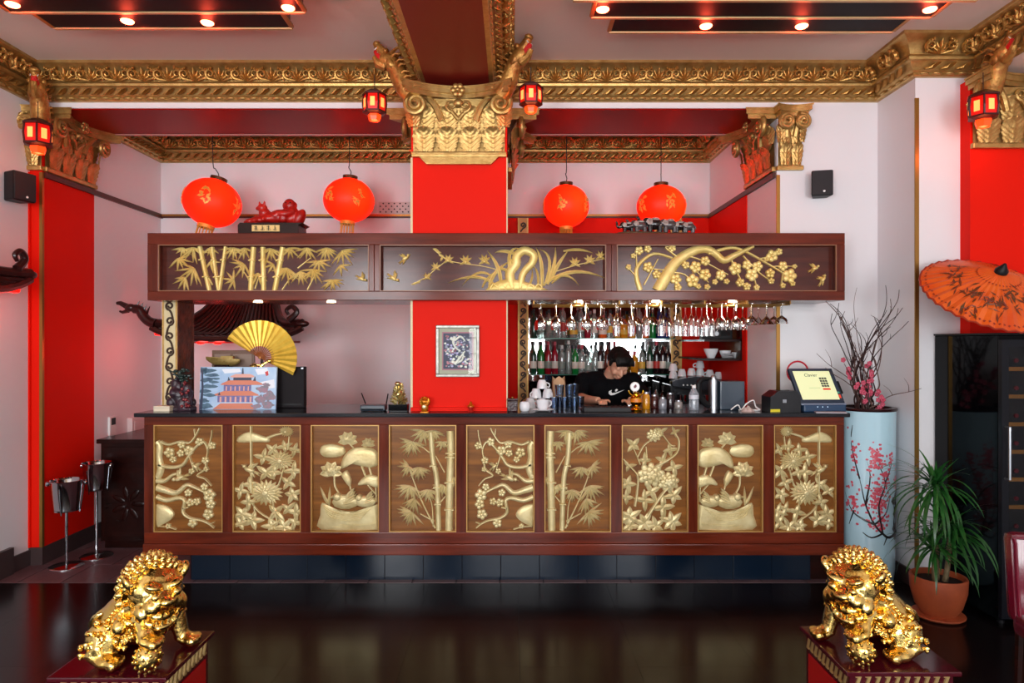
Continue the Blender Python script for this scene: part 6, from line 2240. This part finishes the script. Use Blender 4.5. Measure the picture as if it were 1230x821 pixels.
for j, y in enumerate(rowsY):
    n = 17 - j
    for i in range(n):
        x = rx0 + .05 + (rx1 - rx0 - .1) * i / (n - 1)
        px = CX + x / y * F
        kind = 'wine' if px < 735 else 'coupe' if px < 800 and j else 'flute' if px < 862 else 'wine' if px < 895 else 'martini' if (i + j) % 2 else 'coupe'
        if kind == 'martini' and False: continue
        o = link('stem_glass', GME[kind], None, (x, y, zr + .0075), (0, 0, rg.uniform(0, 6)))
        tag(o, names[kind], 'glass', 'glasses hanging under the canopy')

# ================================================================== BARMAN
SKIN = mat('skin', '#cf9b80', .5, var='#c08a70', vscale=14)
SHIRT = mat('black_cotton', '#09090c', .9, spec=.1)
TROU = mat('dark_trousers', '#15151b', .8)
HAIR = mat('black_hair', '#0d0908', .5, spec=.2, bump=.5, bscale=120)
BC = Vector((.775, 5.52, 0))
bm_ = thing('person', 'person in a black t-shirt behind the bar looking down at work', 'person', BC)
b = MB()
HC = Vector((.055, -.19, 1.475))
HMx = Matrix.Translation(HC) @ Matrix.Rotation(R(16), 4, 'Z') @ Matrix.Rotation(R(44), 4, 'X')
# head (local -y is the face, z up the crown)
old = b.M
b.M = HMx
b.ell((0, .012, .03), (.072, .09, .085))
b.ell((0, -.025, -.025), (.06, .062, .075))
b.ell((0, -.05, -.082), (.032, .03, .024))       # chin
b.tube([(0, -.078, .012), (0, -.102, -.028)], [.009, .014], 8)   # nose
b.ell((0, -.1, -.03), (.016, .012, .01))
for s in (-1, 1):
    b.ell((s * .03, -.075, .022), (.022, .012, .01))     # brow
    b.ell((s * .04, -.06, -.03), (.024, .02, .026))      # cheek
    b.ell((s * .074, .012, -.005), (.01, .018, .03))     # ear
b.ell((0, -.085, -.058), (.022, .012, .006))
b.ell((0, -.082, -.07), (.018, .012, .006))
b.M = old
b.tube(smooth_pts([(0, -.02, 1.30), (.01, -.06, 1.375), (.035, -.12, 1.43)], 4), [.06, .058, .057, .056, .056, .056, .056, .056, .055], 14)
# trunk
b.tube(smooth_pts([(0, .06, .93), (0, .05, 1.05), (0, .0, 1.2), (0, -.03, 1.31)], 3), [.135, .13, .13, .135, .14, .15, .15, .14, .125, .10], 18)
for s in (-1, 1):
    b.ell((s * .1, -.02, 1.32), (.12, .09, .07))
    b.ell((s * .185, -.03, 1.335), (.055, .06, .06))
    b.tube(smooth_pts([(s * .19, -.03, 1.31), (s * .225, -.06, 1.24), (s * .235, -.12, 1.205)], 3), [.05, .048, .047, .046, .045, .043, .041], 12)   # upper arm
    b.tube(smooth_pts([(s * .235, -.12, 1.205), (s * .19, -.24, 1.20), (s * .12, -.36, 1.205)], 3), [.042, .041, .039, .036, .032, .029, .027], 12)      # forearm
    wr = Vector((s * .12, -.36, 1.205))
    b.ell(wr + Vector((-s * .015, -.045, -.004)), (.036, .045, .016), (0, 0, s * .3))   # palm
    for k in range(4):
        x0 = -s * .042 + s * .02 * k
        ln = (.052, .062, .066, .058)[k] if s else 0
        kn = wr + Vector((-s * .01 + x0 * .9 + s * .012, -.082, -.002))
        b.tube([kn, kn + Vector((-s * .004, -ln * .5, .004)), kn + Vector((-s * .008, -ln * .85, -.012)), kn + Vector((-s * .008, -ln, -.02))], [.0095, .0088, .008, .007], 8)
    th = wr + Vector((-s * .045, -.03, .0))
    b.tube([th, th + Vector((-s * .024, -.025, .002)), th + Vector((-s * .03, -.055, -.008))], [.012, .0105, .008], 8)
    # legs
    b.tube(smooth_pts([(s * .085, .06, .93), (s * .095, .04, .7), (s * .1, .05, .48), (s * .1, .08, .25), (s * .1, .09, .09)], 3), [.1, .096, .09, .082, .075, .068, .062, .06, .058, .055, .05, .045, .042], 14)
    b.ell((s * .105, .03, .045), (.045, .12, .04))
body = b.obj('body', SKIN, bm_, True)
remesh(body, .0062, 3)
h = MB()
h.M = HMx
h.ell((0, .03, .05), (.081, .092, .082))
h.ell((0, -.025, .092), (.076, .072, .04))
h.ell((0, .075, .0), (.07, .05, .07))
for k in range(9):
    x = -.062 + .0155 * k
    h.tube(smooth_pts([(x, -.04, .1), (x * 1.05 + .004, -.078, .088), (x * 1.1 + .01, -.09, .062)], 3), [.018, .008], 7)
for s in (-1, 1):
    h.tube(smooth_pts([(s * .07, .0, .06), (s * .08, -.015, .025), (s * .076, -.02, .0)], 3), [.022, .008], 7)
remesh(h.obj('hair', HAIR, bm_, True), .005, 2)
t = MB()
t.tube(smooth_pts([(0, .06, .9), (0, .05, 1.05), (0, .0, 1.2), (0, -.025, 1.30), (0, -.035, 1.365)], 3), [.155, .152, .15, .152, .155, .162, .165, .158, .148, .135, .12, .10, .08], 22)
for s in (-1, 1):
    t.ell((s * .1, -.02, 1.325), (.14, .11, .088))
    t.ell((s * .2, -.03, 1.33), (.07, .076, .075))
    t.tube(smooth_pts([(s * .19, -.03, 1.315), (s * .24, -.06, 1.25), (s * .255, -.11, 1.205)], 3), [.074, .073, .072, .071, .07, .069, .067], 14)
    t.ell((s * .07, -.1, 1.27), (.1, .065, .095))
sh = t.obj('t_shirt', SHIRT, bm_, True)
remesh(sh, .0075, 4)
lg = MB()
SWO = [(-.06, .0), (-.062, -.018), (-.045, -.032), (-.02, -.028), (.062, .012), (-.01, -.012), (-.034, -.014), (-.042, -.004), (-.038, .01)]
lg.prism([(x + .04, z + 1.262) for x, z in SWO], -.202, -.196)
lg.prism([(.028, 1.262), (.036, 1.258), (.05, 1.272), (.042, 1.28), (.03, 1.275)], -.202, -.196)
lo = lg.obj('chest_logo', mat('logo_white', '#d8d8d8', .6), sh)
tr = MB()
tr.ell((0, .06, .9), (.17, .125, .12))
for s in (-1, 1):
    tr.tube(smooth_pts([(s * .085, .06, .93), (s * .095, .04, .7), (s * .1, .05, .48), (s * .1, .08, .25), (s * .1, .09, .09)], 3), [.115, .11, .104, .098, .09, .084, .078, .075, .073, .07, .067, .064, .062], 14)
remesh(tr.obj('trousers', TROU, bm_, True), .009, 2)
sh2 = MB()
for s in (-1, 1):
    q = MB().ell((s * .105, .03, .045), (.052, .13, .046)).obj('shoe', BLACKP, bm_, True)

# ================================================================== RIGHT SIDE: VASE, TWIGS, PLANT, FRIDGE, PARASOL, CHAIR
VC = Vector((2.47, 4.76, 0))
VASEM = mat('pale_blue_glaze', '#b8dbe8', .12, coat=.5)
vs_ = thing('floor_vase', 'tall pale blue floor vase painted with red plum blossom', 'vase', VC)
vh = Z_(489, 4.76)
prof = [(0, 0), (.15, 0), (.172, .02), (.178, .1), (.18, .5), (.182, 1.0), (.183, vh - .12), (.185, vh - .02), (.16, vh - .02), (.158, vh - .16), (0, vh - .16)]
MB().lathe(prof, 48).obj('body', VASEM, vs_, 50)
MB().lathe([(.158, vh - .02), (.19, vh - .02), (.194, vh - .008), (.19, vh), (.158, vh), (.158, vh - .02)], 48).obj('rim', mat('dark_rim', '#2a1214', .25), vs_, 40)
MB().lathe([(0, vh - .05), (.157, vh - .05)], 24).obj('soil', mat('soil', '#1a100c', .9), vs_)
# painted plum tree wrapped on the front of the vase (angle, height)
PBLK = mat('vase_black_paint', '#161414', .3)
PRED = mat('vase_red_paint', '#c03048', .3, var='#d86a78', vscale=60)


def on_vase(a, z, lift=.0012):
    r = .1805 + lift + (.003 if z > 1.0 else 0)
    return Vector((r * math.sin(a), -r * math.cos(a), z))


def vpatch(mb, a, z, ra, rz, n=6):
    c = on_vase(a, z, .002)
    vs = [tuple(c)] + [tuple(on_vase(a + ra * math.cos(t) / .18, z + rz * math.sin(t), .0012)) for t in (2 * PI * i / n for i in range(n))]
    mb.add(vs, [(0, i + 1, (i + 1) % n + 1) for i in range(n)])


rgv = random.Random(3)
pt = MB()
pr_ = MB()
for pts, w in (([(1.15, .34), (.95, .36), (.7, .40), (.75, .5), (.55, .58)], .014), ([(.95, .36), (.4, .33), (.1, .36), (-.2, .42), (-.5, .55), (-.7, .72), (-.9, .85)], .012), ([(.75, .5), (1.0, .62), (1.2, .72)], .012),
               ([(.1, .36), (-.05, .55), (.2, .7), (-.1, .84), (-.25, .95)], .009), ([(-.2, .42), (-.6, .45), (-1.0, .5), (-1.3, .62)], .01), ([(.2, .7), (.5, .82), (.55, .92)], .007), ([(-.5, .55), (-.2, .68)], .007),
               ([(-.7, .72), (-1.0, .95), (-.95, 1.08)], .007), ([(.3, .34), (.15, .28)], .007), ([(-.2, .42), (.25, .5), (.45, .62)], .008), ([(-.5, .55), (-.35, .75), (-.55, .9)], .007), ([(.1, .36), (-.3, .33), (-.6, .36)], .008), ([(.75, .5), (.95, .5), (1.25, .56)], .01), ([(-.9, .5), (-1.1, .4)], .008)):
    P = smooth_pts(pts, 4)
    pt.tube([tuple(on_vase(a, z, -w * .5)) for a, z in P], [w * 1.05, w * .5], 6)
for k in range(22):
    vpatch(pt, rgv.uniform(.7, 1.2), rgv.uniform(.32, .62), .04, .03)
for cx, cz, sx, sz, n in ((-.05, .60, .38, .13, 70), (-.15, .86, .32, .10, 46), (-.9, .56, .28, .1, 24), (.9, .70, .22, .08, 16), (.0, .42, .3, .06, 22), (-.9, .86, .18, .14, 16), (.45, .84, .12, .05, 10), (.25, .75, .2, .06, 12)):
    for k in range(int(n * 1.9)):
        vpatch(pr_, cx + rgv.gauss(0, .5) * sx, cz + rgv.gauss(0, .5) * sz, rgv.uniform(.006, .013), rgv.uniform(.006, .012))
pt.obj('painted_branches', PBLK, vs_, True, kind='stuff')
pr_.obj('painted_blossom', PRED, vs_, kind='stuff')

# twigs
TWIG = mat('dark_willow', '#3a1a18', .5, var='#20100f', vscale=20)
TWIG2 = mat('grey_willow', '#5b4038', .6)
rt = random.Random(11)


def twig(px, py, Yt, off, wob, m, label, r0=.0065, ctrl=None):
    top = at(px, py, Yt) - VC
    base = Vector((off[0], off[1], vh - .05))
    pts = []
    n = 15
    ph, ph2 = rt.uniform(0, 6), rt.uniform(0, 6)
    for i in range(n + 1):
        t = i / n
        p = base.lerp(top, t)
        # bowed outwards near the top
        bow = Vector((top.x - base.x, top.y - base.y, 0)) * (-.28 * math.sin(PI * t))
        s = wob * min(1, 3 * t)
        p += bow + Vector((s * math.sin(ph + 13 * t + 2 * math.sin(5 * t)), s * .6 * math.cos(ph2 + 8 * t), s * .35 * math.sin(ph2 + 11 * t)))
        pts.append(tuple(p))
    mb = MB()
    mb.tube(smooth_pts(pts, 3), [r0, r0 * .3], 6)
    for k in range(2):
        i = rt.randint(7, 13)
        q = Vector(pts[i])
        d = Vector((rt.uniform(-.08, .08), rt.uniform(-.05, .05), rt.uniform(.05, .12)))
        mb.tube(smooth_pts([tuple(q), tuple(q + d * .5 + Vector((.012, 0, 0))), tuple(q + d)], 3), [r0 * .5, r0 * .15], 5)
    o = mb.obj('willow_twig', m, None, True, loc=VC)
    tag(o, label, 'twig', 'curly twigs standing in the floor vase')


DK = 'thin dark curly willow twig standing in the floor vase'
for k, (px, py) in enumerate(((994, 362), (1000, 366), (1008, 364), (1014, 372), (996, 375), (1021, 390), (1034, 415), (1056, 382), (1062, 372), (1070, 358), (1076, 350), (1068, 345), (1058, 400), (1084, 387), (1078, 368), (1050, 408), (1074, 372), (1066, 392), (1003, 370), (1011, 380))):
    a = rt.uniform(0, 6.28)
    twig(px, py, 4.72 + rt.uniform(-.1, .12) - (.02 if px < 1000 else 0), (.05 * math.cos(a) - .01, .05 * math.sin(a)), .034, TWIG if k % 3 else TWIG2, DK)
twig(1027, 345, 4.7, (-.03, 0), .02, TWIG2, DK, .004)
for px, py, lab in ((977, 425, 'pale bare twig reaching from the vase over the payment screen'), (988, 441, 'low bare twig leaning from the vase towards the screen'), (1109, 466, 'single crooked twig jutting from the vase rim towards the parasol')):
    twig(px, py, 4.62 if px < 1000 else 4.5, (.0, -.03), .018, TWIG2, lab, .005)
PINK = mat('pink_silk_blossom', '#d0607a', .5, var='#b02840', vscale=40)
for k, (px, py) in enumerate(((1014, 437), (1042, 440), (1038, 462), (1058, 474))):
    sp = thing('blossom_sprig', 'sprig of pink artificial blossom among the twigs in the floor vase', 'blossom sprig', VC, 0, 'pink sprigs in the floor vase')
    top = at(px, py, 4.68) - VC
    base = Vector((rt.uniform(-.04, .04), -.05, vh - .05))
    mid = base.lerp(top, .55) + Vector((rt.uniform(-.03, .03), 0, 0))
    P = smooth_pts([tuple(base), tuple(mid), tuple(top)], 6)
    MB().tube(P, [.005, .002], 5).obj('stem', TWIG, sp)
    for q in range(9):
        p = Vector(P[min(len(P) - 1, 4 + q)]) + Vector((rt.uniform(-.03, .03), rt.uniform(-.03, .03), rt.uniform(-.03, .03)))
        fm = MB()
        for i in range(5):
            a = i * 2 * PI / 5
            fm.ell(p + Vector((.010 * math.cos(a), 0, .010 * math.sin(a))), (.009, .005, .009), n=7, m=5)
        fm.obj('blossom', PINK, sp, True)

# ---- dracaena in a terracotta pot
PC = Vector((X_(1127, 4.1), 4.1, 0))
TERR = mat('terracotta', '#b4552c', .6, var='#9a4424', vscale=8, bump=.1, bscale=30)
pp = thing('potted_dracaena', 'potted dracaena with long drooping leaves in a terracotta pot', 'potted plant', PC)
PR = 30 / F * 4.1
MB().lathe([(0, 0), (PR * .85, 0), (PR * .95, .012), (PR * .95, .02), (0, .02)], 32).obj('saucer', TERR, pp, 40)
MB().lathe([(0, .02), (PR * .62, .02), (PR * .84, .07), (PR * 1.0, .16), (PR * 1.03, .235), (PR * 1.0, .245), (PR * .94, .245), (PR * .93, .2), (0, .2)], 40).obj('pot', TERR, pp, 50)
MB().lathe([(0, .215), (PR * .93, .21)], 24).obj('soil', mat('soil', '#1a100c', .9), pp)
CANE = mat('cane_bark', '#8a7a58', .7, var='#5c4c34', vscale=20, bump=.3, bscale=30)
LEAF = mat('dracaena_green', '#2f6b2c', .32, var='#184a1e', vscale=10)
LEAF2 = mat('dracaena_light', '#5b8f4a', .35, var='#2f6b2c', vscale=10)


def strap(L, w, droop, m):
    mb = MB()

    def fn(u, v):
        s = u * 2 - 1
        half = w / 2 * (1 - v ** 3) ** .8 * min(1, .5 + 3 * v)
        a = droop * v
        # arc: starts outwards, bends down
        x = L * (math.sin(a) / droop if droop > .01 else v)
        z = -L * ((1 - math.cos(a)) / droop) if droop > .01 else 0
        return (x, s * half, z - abs(s) ** 1.5 * 0 + .12 * half * (s * s))
    mb.grid(fn, 2, 9)
    return mb.mesh('leaf', m, True)


straps = [strap(.30, .019, 1.5, LEAF), strap(.36, .02, 1.1, LEAF), strap(.26, .017, .6, LEAF2), strap(.40, .02, 1.8, LEAF), strap(.22, .017, .3, LEAF)]
rp = random.Random(21)
for (dx, dy, zt, n, sc) in ((.0, .03, .78, 84, 1.05), (.06, -.02, .54, 64, 1.0), (-.06, -.05, .44, 60, .95)):
    MB().tube(smooth_pts([(dx * .5, dy * .5, .2), (dx * .8, dy * .8, zt * .6), (dx, dy, zt)], 4), [.017, .012], 8).obj('cane', CANE, pp, True)
    for k in range(n):
        me = rp.choice(straps)
        az = rp.uniform(0, 2 * PI)
        el = rp.uniform(-.2, 1.25)
        if dx + .4 * math.cos(az) * max(.35, math.cos(el)) > .13: az = R(rp.uniform(-165, -75))
        o = link('leaf', me, pp, (dx, dy, zt - .05 + rp.uniform(0, .06)), None, sc * rp.uniform(.8, 1.1))
        o.rotation_euler = (Matrix.Rotation(az, 3, 'Z') @ Matrix.Rotation(-el, 3, 'Y')).to_euler()

# ---- wine fridge
fx0, fx1, fy0, fy1, fz = 2.82, 3.46, 3.93, YF - .016, 1.70
fr = thing('wine_fridge', 'tall glossy black wine fridge with a glass door', 'wine fridge', (fx0, fy0, 0))
w_, d_ = fx1 - fx0, fy1 - fy0
MB().bbox(0, w_, .03, d_, .03, fz - .012, .004).obj('cabinet', mat('fridge_gloss', '#030406', .07, spec=.09), fr)
MB().bbox(-.008, w_ + .008, .0, d_, fz - .012, fz, .003).obj('top', BLACKP, fr)
for x in (.05, w_ - .05):
    MB().cyl((x, .08, 0), (x, .08, .03), .02).obj('foot', BLACKP, fr)
    MB().cyl((x, d_ - .08, 0), (x, d_ - .08, .03), .02).obj('foot', BLACKP, fr)
dr = MB()
dr.box(0, .04, 0, .03, .05, fz - .04).box(w_ - .04, w_, 0, .03, .05, fz - .04).box(.04, w_ - .04, 0, .03, .05, .09).box(.04, w_ - .04, 0, .03, fz - .08, fz - .04)
door = dr.obj('door', mat('fridge_frame', '#101218', .3, spec=.2), fr)
MB().box(.04, w_ - .04, .012, .016, .09, fz - .08).obj('glass', glassmat('fridge_glass', '#d8dce0', 1.2), door)
MB().tube([(.02, -.0, 1.16), (.02, -.035, 1.16), (.02, -.035, .86), (.02, 0, .86)], .008, 8).obj('handle', STEEL, door)
AMB = mat('amber_shelf_wood', '#b9752c', .45)
MB().box(.04, w_ - .04, .028, .0295, .09, fz - .08).obj('interior', mat('fridge_inside', '#120c0c', .6), fr)
for k in range(9):
    z = .2 + k * .16
    MB().box(.045, w_ - .045, .017, .028, z, z + .022).obj('shelf_front', AMB, fr)
    for q in range(5):
        MB().lathe([(0, -.008), (.012, -.008), (.014, -.001), (.014, 0)], 10, (.1 + q * .11, .026, z + .06), 'y').obj('bottle_neck', mat('bottle_foil', '#8a1c24', .4, .3), fr, True)

# ---- orange paper parasol leaning on the fridge
PAR = mat('orange_oiled_paper', '#e0661c', .38, var='#cc4510', vscale=7, coat=.2)
PARD = mat('parasol_paint_green', '#4a3a14', .5, var='#7a1c10', vscale=30)
PAC = Vector((2.90, 4.14, fz))
pa = thing('paper_parasol', 'open orange paper parasol with painted leaves lying on the wine fridge', 'parasol', PAC)
PRr, PH = .385, .15
AX = Matrix.Translation((0, 0, .245)) @ Matrix.Rotation(R(38), 4, 'X')
cp = MB()
cp.M = AX
nrib = 36


def can_pt(a, t, lift=0.0):
    k = (a / (2 * PI) * nrib) % 1
    sag = -.012 * t * (1 - abs(2 * k - 1))
    r = PRr * t
    return Vector((r * math.cos(a), r * math.sin(a), PH * (1 - t ** 1.35) + sag + lift))


vs2, fs2 = [], []
NA, NT = nrib * 2, 10
for j in range(NT + 1):
    for i in range(NA):
        vs2.append(tuple(can_pt(2 * PI * i / NA, max(.02, j / NT))))
for j in range(NT):
    for i in range(NA):
        i2 = (i + 1) % NA
        fs2.append((j * NA + i, (j + 1) * NA + i, (j + 1) * NA + i2, j * NA + i2))
cp.add(vs2, fs2)
cp.obj('paper_canopy', PAR, pa, 25)
ed = MB()
ed.M = AX
ed.tube([tuple(can_pt(2 * PI * i / 72, 1.0)) for i in range(72)], .006, 6, closed=True)
ed.obj('edge_cord', mat('parasol_edge', '#9a2a10', .5), pa, True)
fi = MB()
fi.M = AX
fi.lathe([(.035, PH - .012), (.036, PH + .012), (.022, PH + .03), (.008, PH + .055), (0, PH + .06)], 16)
fi.obj('finial', BLACKP, pa, True)
rb = MB()
rb.M = AX
for i in range(nrib):
    a = 2 * PI * (i + .5) / nrib
    rb.tube([tuple(can_pt(2 * PI * i / nrib, .05, -.006)), tuple(can_pt(2 * PI * i / nrib, .5, -.006)), tuple(can_pt(2 * PI * i / nrib, 1, -.006))], .0035, 5)
rb.obj('ribs', mat('bamboo_rib', '#b98a4a', .5), pa, kind='stuff')
st = MB()
st.M = AX
st.cyl((0, 0, PH - .02), (0, 0, -.13), .009)
st.obj('handle', mat('bamboo_rib', '#b98a4a', .5), pa)
rg2 = random.Random(8)
for (a0, t0, n, sp_) in ((R(-115), .62, 26, .12), (R(-75), .58, 26, .12), (R(-150), .60, 20, .12), (R(-40), .6, 20, .12), (R(-130), .85, 12, .1), (R(170), .6, 18, .12), (R(-95), .42, 10, .08), (R(130), .6, 14, .1), (R(60), .6, 14, .1), (R(10), .6, 16, .1)):
    mb = MB()
    mb.M = AX
    for k in range(n):
        a = a0 + rg2.gauss(0, 1) * sp_ * 1.6
        t = min(.96, max(.2, t0 + rg2.gauss(0, 1) * .06))
        c = can_pt(a, t, .003)
        d = rg2.uniform(0, 6.28)
        L, w = rg2.uniform(.018, .04), rg2.uniform(.004, .009)
        u, v = Vector((math.cos(d), math.sin(d), 0)), Vector((-math.sin(d), math.cos(d), 0))
        q = []
        for pz in (c + u * L, c + v * w, c - u * L, c - v * w):
            aa = math.atan2(pz.y, pz.x)
            tt = min(.99, math.hypot(pz.x, pz.y) / PRr)
            q.append(tuple(can_pt(aa, tt, .0035)))
        mb.add(q, [(0, 1, 2, 3)])
    mb.obj('painted_leaves', PARD, pa, kind='stuff')
for t in (.93, .30):
    mb = MB()
    mb.M = AX
    for k in range(90 if t > .5 else 40):
        a = 2 * PI * k / (90 if t > .5 else 40)
        e1, e2 = .022 if t > .5 else .05, .022
        q = [tuple(can_pt(a - e1, t, .003)), tuple(can_pt(a, t + e2, .003)), tuple(can_pt(a + e1, t, .003)), tuple(can_pt(a, t - e2 * .6, .003))]
        mb.add(q, [(0, 1, 2, 3)])
    mb.obj('painted_border', mat('parasol_border', '#8c2410', .5), pa, kind='stuff')

# ---- burgundy chair at the edge
ch = thing('dining_chair', 'burgundy leather dining chair with a tall upholstered back', 'chair', (2.33, 2.66, 0), R(-10))
MB().bbox(-.23, .23, -.24, .24, .40, .49, .03).obj('seat', LEATH, ch, True)
bk = MB()
bk.M = Matrix.Translation((0, .235, .45)) @ Matrix.Rotation(R(-6), 4, 'X')
bk.bbox(-.235, .235, -.035, .04, 0, .375, .032)
bk.obj('backrest', LEATH, ch, True)
pg = MB()
pg.M = bk.M
pg.tube(smooth_pts([(-.215, -.04, .02), (-.215, -.04, .33), (-.2, -.04, .355), (.2, -.04, .355), (.215, -.04, .33), (.215, -.04, .02)], 4), .007, 6)
pg.obj('piping', LEATH, ch, True)
for x, y in ((-.2, -.21), (.2, -.21), (-.2, .22), (.2, .22)):
    MB().tube([(x, y, .42), (x * 1.04, y * 1.06, 0)], [.022, .015], 8).obj('leg', DARKW, ch)

# ================================================================== LEFT SIDE: CABINET, BUCKETS
cb = thing('side_cabinet', 'low dark carved cabinet against the alcove wall behind the bucket stands', 'cabinet', (-3.27, 5.42, 0))
MB().bbox(0, .72, .01, .9, .06, .84, .004).obj('body', DARKW, cb)
MB().bbox(-.02, .74, -.02, .92, .84, .875, .006).obj('top', DARKW, cb)
MB().box(.02, .70, .03, .88, 0, .06).obj('base', DARKW, cb)
for x in (.025, .365):
    d = MB().bbox(x, x + .33, -.006, .012, .1, .81, .004).obj('door', DARKW, cb)
    for k in range(7):
        a = R(51) * k
        c = Vector((x + .2 + .08 * math.cos(a), -.008, .36 + .09 * math.sin(a)))
        mb = MB()
        mb.M = Matrix.Translation(c) @ Matrix.Rotation(-a, 4, 'Y')
        mb.ell((0, 0, 0), (.055, .006, .022), n=10, m=6)
        mb.obj('carved_petal', DARKW, d, True)


def bucket_stand(label, loc, hz, rb, hb, ang):
    s = thing('champagne_bucket_stand', label, 'bucket stand', loc, ang)
    MB().lathe([(0, .012), (.02, .012), (.11, .008), (.115, .004), (.115, 0), (0, 0)], 32).obj('base', CHROME, s, 40)
    zb = hz - hb
    MB().cyl((0, 0, .012), (0, 0, zb - .01), .0095).obj('pole', CHROME, s)
    MB().lathe([(0, zb - .01), (rb * .75, zb - .01), (rb * .78, zb), (0, zb)], 24).obj('carrier_plate', CHROME, s, 40)
    rg_ = MB()
    for k in range(3):
        a = k * 2 * PI / 3 + .4
        rg_.tube([(rb * .76 * math.cos(a), rb * .76 * math.sin(a), zb - .03), (rb * 1.03 * math.cos(a), rb * 1.03 * math.sin(a), hz - .05)], .005, 6)
    rg_.obj('carrier_rods', CHROME, s)
    MB().lathe([(0, zb + .001), (rb * .74, zb + .001), (rb * .95, hz - .012), (rb * 1.06, hz - .004), (rb * 1.07, hz), (rb * 1.0, hz), (rb * .9, hz - .015), (rb * .7, zb + .01), (0, zb + .01)], 36).obj('bucket', CHROME, s, 50)
    for sx in (-1, 1):
        MB().lathe([(0, sx * rb * 1.0), (.012, sx * rb * 1.0), (.02, sx * rb * 1.12), (.018, sx * rb * 1.2), (0, sx * rb * 1.22)], 12, (0, 0, hz - .025), 'x').obj('knob_handle', CHROME, s, True)
    return s


bucket_stand('chrome champagne bucket on a pole stand, the one nearer the dining room', (X_(80, 5.0), 5.0, .002), Z_(577, 5.0), .108, .215, .3)
bucket_stand('chrome champagne bucket on a taller pole stand in front of the dark cabinet', (X_(116, 5.24), 5.24, .002), Z_(556, 5.24), .10, .2, .0)
